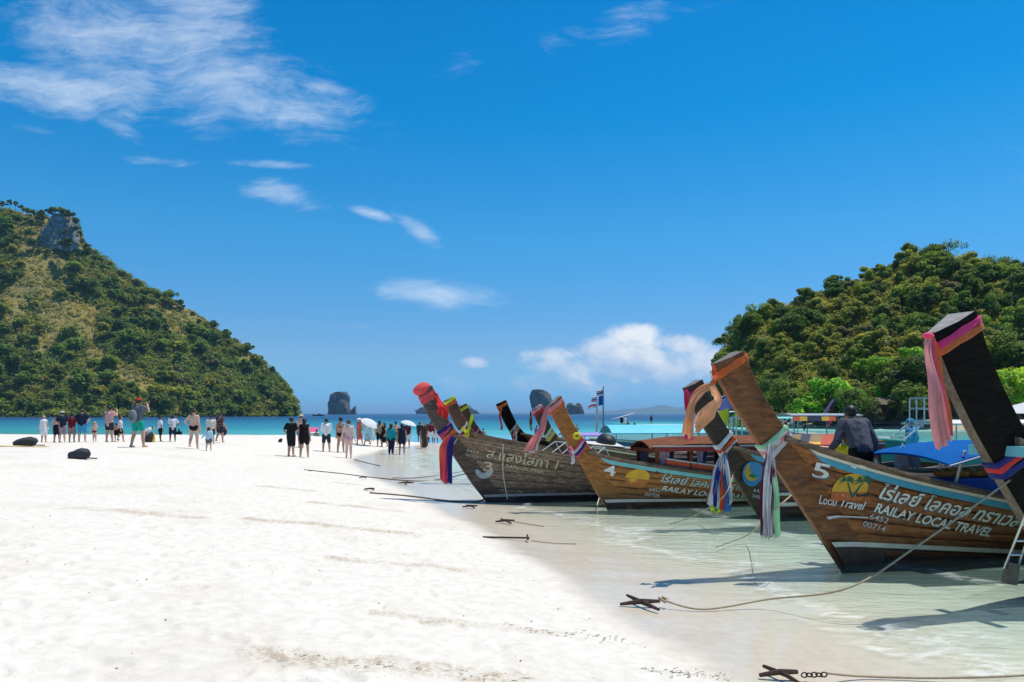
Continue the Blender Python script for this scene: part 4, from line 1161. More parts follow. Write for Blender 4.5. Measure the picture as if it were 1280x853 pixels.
b5.patch([(ex - .33, ez - .36), (ex - .15, ez - .35), (ex + .36, ez - .385), (ex + .36, ez - .40), (ex - .2, ez - .375), (ex - .28, ez - .40)], m_lettw, 'emblem_flourish', .016, em)
# canopy of boat five
m_cblue = plain('canopy_blue', (.004, .085, .30), .9, .12, 2, spec=.08)
m_lifeo = plain('lifejacket_orange', (.95, .28, .05), .7, .2, 9)
def canopy(b, x0, x1, zc, hw, arch, mat, posts, name='canopy', front_drop=.0, post_mat=None, th=.03, frame=True, aft=.03):
    zc0 = zc
    mb = MB(); rows = []
    for x in np.linspace(x0, x1, 16):
        t_ = (x - x0) / (x1 - x0)
        dz_ = -front_drop * max(0, 1 - t_ / .25) ** 2 - aft * (x - x0)
        rows.append([(x, hw * c_, zc + dz_ + arch * (1 - c_ * c_)) for c_ in np.linspace(-1, 1, 11)])
    mb.slab(rows, th); co = mb.build(name, mat, b.root, True)
    pm = post_mat or m_steel
    for x in posts:
        for sd in (-1, 1):
            zb = b.zs(x) - .3; yb = b.b(x, zb) - .06
            mb = MB(); mb.tube([(x + .05, sd * yb, zb), (x + .03, sd * (b.b(x, b.zs(x)) - .05), b.zs(x)), (x, sd * (hw - .04), zc - aft * (x - x0))], .022, 8); mb.build('canopy_post', pm, b.root)
    if frame:
        for sd in (-1, 1):
            mb = MB(); mb.tube([(x, sd * hw, zc - aft * (x - x0) - front_drop * max(0, 1 - (x - x0) / (x1 - x0) / .25) ** 2) for x in np.linspace(x0, x1, 12)], .02, 8); mb.build('canopy_rail', pm, b.root)
    return co
canopy(b5, 1.15, 7.5, 1.68, .86, .12, m_cblue, (1.5, 3.0, 4.6, 6.4), front_drop=.22)
# ---------------- boat number four
b4 = Boat((2.2, 17.37, 0), 18, [(-.4, .3), (0, 0), (.37, -.25), (1.22, -.75), (1.9, -1.22), (2.36, -1.47), (2.8, -1.62)], [(0, .62), (1.1, .56), (1.35, .44), (1.7, .40), (2.8, .40)], (2.36, 2.60),
          [(-1.2, 1.5), (-.75, 1.36), (-.43, 1.24), (.64, 1.03), (2.56, .74), (4.5, .62), (7, .62), (9, .75), (10, .85)], .98, 4.8, 10, (.05, .12),
          'golden brown long-tail boat numbered 4 with a painted sunset and a red cabin', std_mats('gold', 'gold_stem'))
b4.band('stripe', m_turq, .04, .13, -.8, 9.8, .012)
b4.band('boot_stripe', m_white, .12, .19, -.3, 9.6, .012, absolute=True, slope=-.015)
b4.band('bottom_paint', m_antif, -.12, .112, -.3, 9.6, .009, absolute=True)
b4.lettering('4', -.12, .40, .34, m_lettw, shear=0, bold=.016, length=.27, slope=-.2, name='boat_number')
ex, ez = .66, b4.zs(.66) - .33
em = b4.patch([(ex + .28 * math.cos(a), ez + .20 * math.sin(a)) for a in np.linspace(0, 2 * PI, 24)[:-1]], worn_paint('sunset_yellow', (.70, .38, .015), (.5, .2, .03), .15, .5, 6), 'emblem', .0135)
b4.patch([(ex - .29, ez + .01), (ex + .25, ez - .06), (ex + .22, ez - .19), (ex - .02, ez - .21), (ex - .24, ez - .13)], worn_paint('sunset_orange', (.50, .13, .015), (.3, .1, .03), .3, .5, 7), 'emblem_base', .0155, em)
for (dx_, dd_, mt, nm, of) in ((0, 0, m_letts, 'lettering', .018), (.018, .018, plain('letter_shadow', (.12, .12, .13), .6), 'lettering_shadow', .0145)):
    b4.lettering('ไร่เลย์ โลคอล ทราเวล', 1.22 + dx_, .34 + dd_, .24, mt, length=2.3, shear=.25, bold=.014, name=nm, off=of)
    b4.lettering('RAILAY LOCAL TRAVEL', 1.28 + dx_, .55 + dd_, .17, mt if nm == 'lettering_shadow' else m_lettw, length=2.35, shear=.25, bold=.012, name=nm, off=of)
b4.lettering('6452', .98, .60, .12, m_letts, length=.28, shear=.15, bold=.004)
b4.lettering('00708', .90, .73, .12, m_letts, length=.36, shear=.15, bold=.004)
# red cabin of boat four
m_cabr = worn_paint('cabin_red', (.36, .03, .018), (.08, .02, .015), .3)
m_cabo = worn_paint('cabin_orange', (.75, .10, .02), (.3, .05, .02), .15)
m_cabw = wood('cabin_wood', (.10, .03, .012), (.24, .085, .035), .7, spec=.15)
m_curt = cloth('lilac_curtain', srgb(190, 165, 185))
cabw = lambda x: min(.82, b4.b(x, b4.zs(x)) - .02)
mb = MB(); rows = []
for x in np.linspace(.9, 7.4, 14):
    zr = 1.36 + .10 * math.sin(min(1, (x - .9) / 1.2) * PI / 2)
    rows.append([(x, cabw(x) * c_, zr + .16 * (1 - c_ * c_)) for c_ in np.linspace(-1, 1, 9)])
mb.slab(rows, .035); ro = mb.build('cabin_roof', m_cabw, b4.root, True)
def side_strip(nm, mat, z0, z1, off, par, x0=1.0, th=.03, rel=False):
    for sd in (-1, 1):
        mb = MB(); rows = []
        for (dy, z) in ((0, z0), (th, z0), (th, z1), (0, z1)): rows.append([(x, sd * (cabw(x) + off + dy), z + (b4.zs(x) if rel else 0)) for x in np.linspace(x0, 7.4, 16)])
        mb.grid(rows + [rows[0]], flip=(sd < 0)); mb.build(nm, mat, par)
side_strip('roof_fascia', m_cabr, 1.31, 1.415, .0, ro, .95); side_strip('roof_stripe', m_white, 1.418, 1.45, .004, ro, .95)
side_strip('cabin_side', m_cabo, .07, .19, -.05, b4.root, 1.3, rel=True); side_strip('side_rail', m_white, .195, .225, -.045, b4.root, 1.3, rel=True)
for sd in (-1, 1):
    for k, x in enumerate((1.1, 1.9, 2.7, 3.5, 4.3, 5.3, 6.3, 7.3)):
        mb = MB(); mb.box((x, sd * (cabw(x) - .05), 1.12), (.08, .06, .66)); mb.build('cabin_post', m_cabw, b4.root)
    for k, x in enumerate((1.25, 2.1, 3.1, 4.75)):
        strand(b4.root, m_curt, [(x, sd * (cabw(x) - .06), 1.40), (x + .03, sd * (cabw(x) - .06), 1.2), (x - .01, sd * (cabw(x) - .06), .92)], .2, k, .02, (1, 0, 0), name='curtain')
mb = MB(); mb.box((1.0, 0, 1.33), (.06, 1.3, .10)); mb.build('front_beam', m_cabw, b4.root)
mb = MB(); mb.slab([[(1.3, -.5, .9), (2.3, -.5, .9)], [(1.3, .5, .9), (2.3, .5, .9)]], .04); mb.build('seat_cushion', plain('seat_blue', (.03, .25, .45), .7), b4.root)

# ---------------- boat number three (weathered grey)
b3 = Boat((-.67, 18.65, 0), 18, [(-.4, .32), (0, 0), (.43, -.35), (1.35, -.97), (2.0, -1.40), (2.73, -1.75), (3.1, -1.90)], [(0, .72), (1.4, .62), (1.75, .46), (2.2, .43), (3.1, .43)], (2.73, 2.88),
          [(-1.5, 1.84), (-.79, 1.60), (.75, 1.31), (2.48, 1.02), (4.5, .85), (7, .85), (9, 1.0), (10.5, 1.1)], 1.1, 4.8, 10.5, (.05, .13),
          'weathered grey-brown long-tail boat with faded lettering and number 3', std_mats('grey', 'grey_stem'), nplank=7)
b3.band('boot_stripe', worn_paint('grey_boot', (.42, .43, .44), (.2, .17, .14), .3), .10, .165, -.3, 10, .012, absolute=True)
b3.band('bottom_paint', m_antif, -.12, .092, -.3, 10, .009, absolute=True)
b3.band('stripe', worn_paint('grey_stripe', (.30, .30, .29), (.14, .1, .07), .5), .0, .05, -1.0, 10.3, .012)
m_fade = worn_paint('faded_cream', (.62, .57, .40), (.16, .11, .075), .75, .6, 9)
m_fadeb = worn_paint('faded_blue', (.42, .52, .52), (.16, .11, .075), .7, .6, 7)
b3.lettering('ส.แสงโสภา 1', -.05, .36, .34, m_fade, length=1.75, shear=.12, bold=.006)
b3.lettering('3', -.10, .70, .34, m_fade, shear=0, bold=.008, length=.22, slope=-.1, name='boat_number')
b3.lettering('S.SANGSOPHA', .32, .52, .13, m_fade, length=1.05, shear=.1, bold=.006)
b3.lettering('6452', -.52, .30, .11, m_fade, length=.27, shear=.1)
b3.lettering('00053', -.55, .42, .10, m_fade, length=.30, shear=.1)
b3.patch([(-.08 + .22 * math.cos(a), b3.zs(-.08) - .70 + .20 * math.sin(a)) for a in np.linspace(PI * .95, PI * 2.05, 12)] + [(-.08 + .15 * math.cos(a), b3.zs(-.08) - .66 + .10 * math.sin(a)) for a in np.linspace(PI * 2.0, PI, 10)], m_fadeb, 'painted_crescent', .014)
for x in (1.8, 2.35, 2.9):     # white frames stowed on the deck
    mb = MB()
    mb.tube([(x - .2, -.45, b3.zs(x) + .05), (x + .2, -.42, b3.zs(x) + .32), (x + .35, -.42, b3.zs(x) + .05)], .02, 6); mb.tube([(x - .2, .3, b3.zs(x) + .05), (x + .2, .3, b3.zs(x) + .32), (x + .35, .3, b3.zs(x) + .05)], .02, 6)
    mb.tube([(x + .2, -.42, b3.zs(x) + .32), (x + .2, .3, b3.zs(x) + .32)], .02, 6); mb.build('deck_frame', m_white, b3.root)

# ---------------- boat with a dark prow between four and five
b7 = Boat((5.21, 15.52, 0), 20, [(-.4, .3), (0, 0), (.49, -.4), (1.25, -.9), (2.0, -1.46), (2.71, -1.89), (3.1, -2.05)], [(0, .68), (1.3, .6), (1.55, .5), (2.2, .47), (3.1, .47)], (2.71, 2.88),
          [(-1.6, 1.75), (-.9, 1.52), (-.04, 1.29), (1.2, 1.1), (2.8, .9)] + AFT, 1.02, 5, 10.5, (.05, .13),
          'dark long-tail boat with a blue rail between boats four and five', std_mats('redbrown', 'darkbrown'))
b7.band('stripe', m_blue, .03, .13, -1.1, 10, .012)
b7.band('boot_stripe', m_white, .25, .33, .02, 10, .012, absolute=True)
b7.rub_rail('rub_rail', m_white, .52, -.2, 9.5, .035)
b7.lettering('6452', -.28, .78, .11, m_letts, length=.28, shear=.1); b7.lettering('24098', -.32, .90, .10, m_letts, length=.34, shear=.1)
ex, ez = -.32, b7.zs(-.32) - .42
em = b7.patch([(ex + .24 * math.cos(a), ez + .26 * math.sin(a)) for a in np.linspace(0, 2 * PI, 22)[:-1]], worn_paint('emblem_blue', (.03, .22, .45), (.1, .08, .06), .3), 'emblem', .0135)
b7.patch([(ex + .19 * math.cos(a), ez + .04 + .19 * math.sin(a)) for a in np.linspace(0, 2 * PI, 18)[:-1]], worn_paint('emblem_gold', (.60, .36, .03), (.2, .1, .04), .3), 'emblem_disc', .0155, em)
b7.patch([(ex - .1, ez - .03), (ex + .02, ez + .03), (ex + .13, ez - .02), (ex + .04, ez - .1)], plain('emblem_leaf', (.03, .18, .06), .6), 'emblem_leaf', .0175, em)
# ---------------- black prow at the right edge
b6 = Boat((6.52, 9.05, 0), 22, [(-.4, .62), (0, .34), (1.1, -.55), (1.5, -.90), (2.0, -1.31), (2.6, -1.72), (3.10, -1.98), (3.6, -2.2)], [(0, .85), (1.6, .80), (2.05, .70), (2.6, .67), (3.6, .66)], (3.10, 3.36),
          [(-1.6, 2.12), (-.9, 1.92), (0, 1.62), (1.2, 1.35), (3, 1.05)] + AFT, 1.05, 5.2, 11, (.06, .17),
          'near black long-tail boat whose prow rises at the right edge', std_mats('black', 'black', cap=plain('grey_end', (.26, .24, .23), .8, .3, 8)))
b6.band('stripe', m_turq, .05, .17, -1.3, 10, .012); b6.band('stripe', m_turq, .05, .17, -1.3, 10, .012, side=1)
b6.band('boot_stripe', m_white, .28, .34, .05, 10.5, .012, absolute=True)
# leading edge of the black prow, its light painted in as paler wood
mb = MB(); rows = []
for y_ in (-.058, .058): rows.append([(b6.L(z) - .006, y_, z) for z in np.linspace(.2, 3.05, 24)])
mb.grid(rows); mb.build('lit_edge', wood('lit_edge', (.11, .08, .06), (.26, .2, .15), .6), b6.root)

# ---------------- smaller boats behind
def back_boat(loc, th, k, label, plank='grey', stem='grey_stem', **kw):
    lead = [(z * k, x * k) for z, x in [(-.4, .32), (0, 0), (.43, -.35), (1.35, -.97), (2.0, -1.40), (2.73, -1.75), (3.1, -1.90)]]
    wid = [(z * k, w_ * k) for z, w_ in [(0, .72), (1.4, .62), (1.75, .46), (2.2, .42), (3.1, .42)]]
    sh = [(x * k, z * k) for x, z in [(-1.5, 1.84), (-.79, 1.60), (.75, 1.31), (2.48, 1.02), (4.5, .85), (7, .85), (9, 1.0), (10.5, 1.1)]]
    return Boat(loc, th, lead, wid, (2.73 * k, 2.88 * k), sh, 1.05 * k, 4.8 * k, 10.5 * k, (.05, .12), label, std_mats(plank, stem), nplank=5, **kw)
def foot_for(px, py, Y, k, th):
    """foot of a boat whose prow head is seen at (px,py) at depth Y"""
    p_ = at(px, py, Y); return (p_.x + 1.75 * k * math.cos(R(th)), Y + 1.75 * k * math.sin(R(th)), p_.z - 2.78 * k)
bb1 = back_boat(foot_for(551, 508, 23.5, 1.0, 18)[:2] + (0,), 18, .95, 'brown prow with yellow top band just behind the grey boat', 'grey', 'redbrown')
bb2 = back_boat(foot_for(564, 514, 25.5, 1.0, 16)[:2] + (0,), 16, .88, 'red-brown prow with lime band, second behind the grey boat', 'redbrown', 'redbrown')
bb3 = back_boat(foot_for(615, 511, 25.0, 1.0, 18)[:2] + (0,), 18, .92, 'boat with thin black prow and an orange streamer', 'darkbrown' if False else 'redbrown', 'black')
bb4 = back_boat(foot_for(655, 514, 23.5, 1.0, 18)[:2] + (0,), 18, .85, 'boat with short dark prow and red and yellow garland', 'redbrown', 'darkbrown')
bb3.band('stripe', m_white, .02, .07, -.8, 9, .012); bb4.band('stripe', m_white, .02, .07, -.8, 8, .012)
mb = MB(); mb.box((b6.L(1.76) + .30, -.05, 1.76), (.11, .8, .12)); mb.build('cross_beam', m_turq, b6.root)
mb = MB(); mb.box((1.0, .2, .70), (.30, 1.1, .05)); mb.build('thwart', m_dark, b5.root)
# ------------------------------------------------------------------ garlands and streamers on the prows
def bl(b, px, py, Y): return b.root.matrix_basis.inverted() @ at(px, py, Y)
def side_strand(g, b, mat, pxs, Y, width, seed, **kw):
    return strand(g, CL[mat], [bl(b, px, py, Y + dy) for (px, py, dy) in pxs], width, seed, **kw)
C_ = lambda *k: [CL[x] for x in k]
# boat five
g = sash('peach streamer looped from the head of the prow of boat five', b5, None)
b5.wrap(g, 2.70, .22, C_('orange'), .10, .012, 2)
side_strand(g, b5, 'orange', [(892, 458, 0), (893, 470, -.03), (891, 484, -.05)], 9.95, .09, 3, fold=.015)
side_strand(g, b5, 'peach', [(891, 482, 0), (878, 487, -.05), (866, 503, -.12), (861, 522, -.1), (859, 545, -.1)], 9.9, .13, 4, fold=.02, twist=.6)
side_strand(g, b5, 'peach', [(891, 482, -.02), (897, 498, -.05), (889, 512, -.1), (879, 524, -.16), (871, 533, -.2)], 9.88, .24, 5, fold=.025, lat=(1, .3, .6), taper=1.1)
g = sash('white, maroon and mint sash hanging from the neck of boat five', b5, None)
b5.wrap(g, 1.66, .30, C_('white', 'palepink', 'white', 'mint'), .085, .02, 6)
for k, (c, x, w_, ln) in enumerate([('maroon', 953, .07, 666), ('grey', 957, .12, 671), ('white', 961, .13, 672), ('grey', 965, .10, 671), ('maroon', 966, .05, 666), ('mint', 970, .10, 673), ('white', 959, .10, 668)]):
    side_strand(g, b5, c, [(962 + k * .5, 556, 0), (lerp(962, x, .6), 585, -.05), (x, 625, -.04 - .01 * k), (x + (k % 3 - 1) * 1.5, ln, -.03)], 9.98, w_, 20 + k, fold=.018)
# boat seven (dark prow)
g = sash('hot pink streamer on the dark prow beside boat five', b7, None)
b7.wrap(g, 2.56, .22, C_('hotpink'), .13, .012, 3)
side_strand(g, b7, 'hotpink', [(857, 487, 0), (859, 505, -.04), (861, 525, -.03), (861, 550, 0)], 14.75, .16, 7, fold=.02)
side_strand(g, b7, 'pink', [(858, 489, 0), (864, 512, -.05), (864, 535, -.06), (863, 551, 0)], 14.7, .13, 8, fold=.02)
g = sash('white, blue and orange sash on the dark prow beside boat five', b7, None)
b7.wrap(g, 1.45, .32, C_('white', 'burnt', 'white', 'white'), .085, .02, 7)
for k, (c, x, w_, ln) in enumerate([('maroon', 887, .08, 628), ('white', 890, .17, 632), ('royal', 895, .14, 638), ('white', 899, .16, 636), ('burnt', 904, .17, 640), ('blue', 909, .16, 641), ('white', 913, .07, 630), ('red', 889, .06, 600)]):
    side_strand(g, b7, c, [(904 + k * .4, 566, 0), (lerp(903, x, .6), 590, -.05), (x, 615, -.05), (x + (k % 3 - 1), ln, -.03)], 14.85, w_, 40 + k, fold=.02)
for x in (891, 898): side_strand(g, b7, 'lime', [(x, 632, -.02), (x, 636, -.02), (x, 641, -.02)], 14.82, .08, 60 + x, fold=.01)
# boat three
g = sash('red cloth cap bound over the prow head of the grey boat', b3, None)
mb = MB(); hx_ = b3.L(2.78) + .2
rr_ = random.Random(4)
cap_c = Vector((hx_ - .04, 0, 2.80)); rot_ = Matrix.Rotation(R(-22), 3, 'Y')
vs0 = len(mb.v); mb.ball(cap_c, 1, (.235, .15, .16), 24, 16, rot_)
mb.v = [tuple(Vector(v) + (Vector(v) - cap_c).normalized() * .03 * mnoise.noise(Vector(v) * 6)) for v in mb.v]
mb.build('cloth_cap', CL['coral'], g, True)
b3.wrap(g, 2.50, .18, C_('coral', 'coral'), .11, .02, 5)
side_strand(g, b3, 'red', [(545, 492, .1), (549, 503, 0), (552, 512, -.05), (550, 519, -.05)], 18.0, .17, 9, fold=.03)
side_strand(g, b3, 'red', [(546, 494, .1), (552, 506, 0), (556, 515, -.05), (557, 523, -.05)], 17.95, .14, 10, fold=.03)
g = sash('orange, pink and navy sash round the neck of the grey boat', b3, None)
b3.wrap(g, 1.62, .28, C_('orange', 'pink', 'navy'), .13, .02, 8)
for k, (c, x, w_, ln) in enumerate([('orange', 554, .19, 600), ('pink', 558, .22, 603), ('navy', 562, .15, 604)]):
    side_strand(g, b3, c, [(562 + k * 2, 545, 0), (x + 1, 560, -.06), (x, 582, -.05), (x, ln, -.03)], 17.95 - .03 * k, w_, 70 + k, fold=.02)
# boat four
g = sash('pink streamer tied at the head of boat four', b4, None)
b4.wrap(g, 2.24, .25, C_('orange', 'palepink'), .10, .012, 9)
side_strand(g, b4, 'palepink', [(685, 508, 0), (681, 522, -.05), (677, 537, -.05), (669, 551, 0), (660, 565, 0)], 16.75, .20, 11, fold=.03, lat=(1, 0, .2))
side_strand(g, b4, 'palepink', [(684, 510, 0), (680, 526, -.05), (675, 542, -.05), (669, 557, 0), (667, 566, 0)], 16.7, .12, 12, fold=.03)
side_strand(g, b4, 'white', [(678, 540, -.05), (673, 552, -.05), (670, 562, 0), (663, 566, 0)], 16.72, .07, 13, fold=.02)
g = sash('striped pink, navy and white cloth round the neck of boat four', b4, None)
b4.wrap(g, 1.28, .30, C_('pink', 'navy', 'white', 'pink'), .075, .02, 10)
side_strand(g, b4, 'white', [(713, 560, 0), (715, 567, -.05), (716, 573, -.04), (716, 579, 0)], 16.85, .10, 14, fold=.02)
side_strand(g, b4, 'pink', [(713, 558, 0), (712, 564, -.05), (713, 570, -.04)], 16.85, .08, 15, fold=.02)
mb = MB()
for k in range(9):
    q = bl(b4, 721 + 3.5 * math.cos(k * .7), 545 + 3 * math.sin(k * .7), 16.95); mb.ball(q, .035, n=8, m=6)
mb.build('marigold', CL['yellow'], g, True)
# black prow at the right
g = sash('pink and orange streamers on the black prow at the right edge', b6, None)
b6.wrap(g, 2.92, .30, C_('orange', 'hotpink'), .085, .012, 12)
side_strand(g, b6, 'pink', [(1163, 425, 0), (1166, 455, -.05), (1174, 500, -.06), (1183, 550, -.02)], 8.22, .20, 16, fold=.03, lat=(1, 0, 0))
side_strand(g, b6, 'palepink', [(1161, 424, 0), (1162, 452, -.05), (1170, 500, -.08), (1180, 556, -.05)], 8.18, .17, 17, fold=.03)
side_strand(g, b6, 'orange', [(1166, 428, 0), (1173, 460, -.03), (1181, 500, -.04), (1187, 546, 0)], 8.25, .12, 18, fold=.02)
mb = MB(); mb.ball(bl(b6, 1160, 420, 8.25), .05, (1.5, 1, .8)); mb.build('knot', CL['pink'], g, True)
g = sash('navy and red cloth round the neck of the black prow', b6, None)
b6.wrap(g, 1.52, .34, C_('navy', 'red', 'navy'), .09, .02, 13)
# boats behind
for (b, top, neck, st, lab) in [(bb1, ('orange', 'lime'), ('palepink', 'maroon', 'white'), [('lime', [(590, 518, 0), (589, 526, 0), (586, 535, 0), (583, 546, 0)], .12), ('orange', [(560, 510, 0), (557, 520, 0), (556, 528, 0)], .08), ('yellow', [(577, 535, 0), (583, 540, 0), (584, 546, 0)], .14)], 'lime and pink cloths on the brown prow behind the grey boat'),
                                (bb2, ('lime',), ('palepink', 'maroon'), [], 'lime band on the second prow behind the grey boat'),
                                (bb3, ('orange',), ('olive', 'palepink', 'mint'), [('orange', [(627, 509, 0), (625, 520, 0), (627, 532, 0), (627, 537, 0)], .09), ('palepink', [(643, 540, 0), (641, 546, 0), (642, 552, 0)], .08), ('white', [(646, 540, 0), (645, 546, 0), (645, 553, 0)], .07), ('maroon', [(641, 538, 0), (640, 544, 0), (641, 550, 0)], .06)], 'orange streamer and pale cloths on the thin black prow'),
                                (bb4, ('red', 'palepink'), ('lime', 'palepink', 'mint'), [('maroon', [(663, 514, 0), (664, 522, 0), (664, 530, 0)], .07), ('olive', [(663, 520, 0), (663, 530, 0), (664, 538, 0)], .08)], 'red and yellow cloths on the short dark prow')]:
    g = sash(lab, b, None); Yb = b.root.location.y
    zt = b.top[0]; b.wrap(g, zt - .12, .2, C_(*top), .10, .012, 3)
    b.wrap(g, b.zs(b.L(1.4) + .45) + .06, .3, C_(*neck), .09, .02, 4)
    for k, (c, pts, w_) in enumerate(st): side_strand(g, b, c, pts, Yb - .75, w_, 90 + k, fold=.02)

# ------------------------------------------------------------------ things aboard boat five
def on_boat(b, name, loc, label, cat, group=None):
    M = b.root.matrix_basis; p_ = M @ Vector(loc)
    return empty(name, p_, b.root.rotation_euler.z, label, cat, group)
vb = bl(b5, 1207, 610, 11.45)
e = on_boat(b5, 'storage_box', (vb.x, vb.y, vb.z - .22), 'blue plastic box inside boat five near the black prow', 'box')
m_boxb = plain('box_blue', (.01, .08, .42), .45)
mb = MB(); mb.box((0, 0, .17), (.95, .45, .34)); mb.build('body', m_boxb, e)
mb = MB(); mb.box((0, 0, .365), (1.0, .5, .05)); mb.build('lid', m_boxb, e)
rj = random.Random(5)
for k in range(7):
    e = on_boat(b5, 'life_jacket', (vb.x - .42 + k * .15 + rj.uniform(-.04, .04), vb.y + rj.uniform(-.12, .12), vb.z + .18 + .02 * (k % 2)), 'orange life jacket heaped on the blue box in boat five', 'life jacket', 'life jackets on the blue box')
    e.rotation_euler.z += rj.uniform(-1, 1)
    for sd in (-1, 1):
        mb = MB(); mb.ball((.08 * sd, 0, .05), .10, (.8, 1.3, .6), 10, 7); mb.v = [tuple(Vector(v) * (1 + .12 * mnoise.noise(Vector(v) * 14 + Vector((k, 0, 0))))) for v in mb.v]; mb.build('float_panel', m_lifeo, e, True)
    mb = MB(); mb.box((0, 0, .09), (.26, .035, .05)); mb.build('strap', plain('strap_grey', (.45, .43, .4), .7), e)
vg = bl(b5, 1128, 585, 11.45)
for k, (x, s_, lab) in enumerate(((vg.x, .85, 'white plastic bag hanging inside boat five left of its twin'), (vg.x + .24, .75, 'white and blue bag hanging inside boat five right of its twin'))):
    e = on_boat(b5, 'bag', (x, vg.y, vg.z), lab, 'bag')
    mb = MB(); rows = []
    for i in range(8):
        t_ = i / 7; r_ = s_ * (.05 + .12 * t_ ** .6 if t_ < .95 else .10)
        rows.append([(r_ * math.cos(a) * (1 + .16 * math.sin(3 * a + k) + .1 * math.sin(5 * a + 2 * t_)), r_ * .7 * math.sin(a) * (1 + .15 * math.sin(4 * a + 1)), .34 * s_ * (1 - t_) + .02 * math.sin(5 * a)) for a in np.linspace(0, 2 * PI, 15)[:-1]])
    mb.grid(rows, closed=True); mb.build('sack', cloth('bag_%d' % k, (.75, .77, .82) if k == 0 else (.55, .6, .8)), e, True)
    mb = MB(); mb.tube([(-.05, 0, .33 * s_), (0, 0, .45 * s_), (.05, 0, .33 * s_)], .01, 6); mb.build('handle', cloth('bag_0', (1, 1, 1)), e)
# striped canvas panels and peach awning of boat seven
M7 = b7.root.matrix_basis.inverted()
for k, (x0, x1, col) in enumerate([(984, 1001, (.20, .13, .06)), (1001, 1013, (.02, .022, .05)), (1013, 1028, (.22, .14, .06)), (1028, 1044, (.42, .06, .025))]):
    Yp = 17.2
    a, b_, c_, d_ = [M7 @ at(*q) for q in ((x0 - 3, 556, Yp), (x1 - 3, 556, Yp), (x1 + 1, 543, Yp + .5), (x0 + 1, 543, Yp + .5))]
    mb = MB(); mb.slab([[a, b_], [d_, c_]], .02); po = mb.build('awning_panel', plain('awning_%d' % k, col, .75, .15, 4), b7.root)
    if k != 1 and k != 3:
        a2, b2, c2, d2 = [M7 @ at(*q) for q in ((x0 - 3, 555.5, Yp - .03), (x1 - 3, 555.5, Yp - .03), (x1 - 2, 552.5, Yp + .07), (x0 - 2, 552.5, Yp + .07))]
        mb = MB(); mb.slab([[a2, b2], [d2, c2]], .012); mb.build('panel_hem', plain('hem_yellow', (.62, .36, .03), .7), po)
q_ = [M7 @ at(*q) for q in ((995, 557, 17.1), (1056, 564, 16.2), (1058, 562, 17.6), (1020, 555, 18.2))]
mb = MB(); mb.slab([[q_[0], q_[1]], [q_[3], q_[2]]], -.04); mb.build('awning_top', plain('peach_canvas', (.75, .45, .28), .7), b7.root)
mb = MB(); mb.slab([[q_[0] + Vector((.3, 0, -.03)), q_[1] + Vector((0, 0, -.03))], [q_[0] + Vector((.3, 0, -.15)), q_[1] + Vector((0, 0, -.17))]], .02); mb.build('awning_valance', m_cblue, b7.root)
for px in (1000, 1030, 1052):
    q = M7 @ at(px, 562, 16.9); mb = MB(); mb.tube([(q.x, q.y, .4), (q.x, q.y, q.z)], .022, 6); mb.build('awning_post', m_steel, b7.root)

# ------------------------------------------------------------------ smaller craft beyond
def small_boat(loc, th, L_, B_, H_, label, hull, rail=None, name='boat'):
    e = empty(name, loc, R(th), label, 'boat', 'boats farther out')
    mb = MB(); rows = []
    for w in np.linspace(0, 1, 5):
        row = []
        for t_ in np.linspace(0, 1, 18):
            f = min(1, math.sin(PI / 2 * min(1, t_ / .45)) ** .8) * (1 - .2 * max(0, t_ - .6) / .4)
            x = L_ * t_ - (.25 * L_ * .2 * w if t_ < .01 else 0) * 1.0
            z = -.15 + (H_ + .45 * H_ * (1 - t_) ** 3 + .15) * w
            row.append((x, -B_ / 2 * f * (.55 + .45 * w ** .7) if t_ > 0 else 0, z))
        rows.append(row)
    far_ = [[(x, -y, z) for x, y, z in r_] for r_ in rows]
    mb.grid(rows); mb.grid(far_, flip=True); mb.grid([[r_[-1] for r_ in rows], [r_[-1] for r_ in far_]])
    fl = [[(x, y * .96, H_ * .45) for x, y, z in rows[2]], [(x, -y * .96, H_ * .45) for x, y, z in rows[2]]]; mb.grid(fl)
    mb.build('hull', hull, e, False)
    for sgn, src in ((-1, rows[-1]), (1, far_[-1])):
        m2 = MB(); m2.tube([(x, y, z + .02) for x, y, z in src], .05, 6); m2.build('rail', rail or m_white, e)
    return e
def flat_roof(e, x0, x1, hw, z, mat, zpost, arch=.12, nposts=3, th=.04, pm=None):
    mb = MB(); rows = [[(x, hw * c_, z + arch * (1 - c_ * c_)) for c_ in np.linspace(-1, 1, 7)] for x in np.linspace(x0, x1, 6)]
    mb.slab(rows, th); mb.build('canopy', mat, e, True)
    for x in np.linspace(x0 + .2, x1 - .2, nposts):
        for sd in (-1, 1):
            mb = MB(); mb.tube([(x, sd * hw * .93, zpost), (x, sd * hw * .93, z)], .03, 6); mb.build('canopy_post', pm or m_steel, e)
m_cyan = plain('canopy_cyan', (.10, .50, .66), .6, .08, 1.5)
m_purp = plain('canopy_purple', (.30, .22, .55), .6, .1, 2)
m_blk = plain('black_tarp', (.018, .02, .022), .55, .3, 3, bump=.4)
m_hteal = worn_paint('hull_teal', (.03, .20, .20), (.1, .09, .07), .3)
m_hblue = worn_paint('hull_blue', (.03, .14, .30), (.1, .09, .07), .3)
m_hred = worn_paint('hull_red', (.22, .04, .03), (.1, .06, .05), .3)
m_roofw = plain('roof_white', (.66, .62, .60), .6, .1, 1)
m_roofq = plain('roof_turquoise', (.18, .50, .50), .6, .1, 1)
def X_(px, Y): return (px - 640) / FPX * Y
s1 = small_boat((X_(748, 31), 31, 0), 8, 8.0, 2.0, .8, 'boat under a long light blue canopy behind the red cabin', m_hblue)
flat_roof(s1, .3, 5.0, 1.0, 1.36, m_cyan, .4, .32)
s2 = small_boat((X_(690, 33), 33, 0), 5, 6.5, 1.9, .8, 'boat under a purple canopy beyond boat four', m_hred)
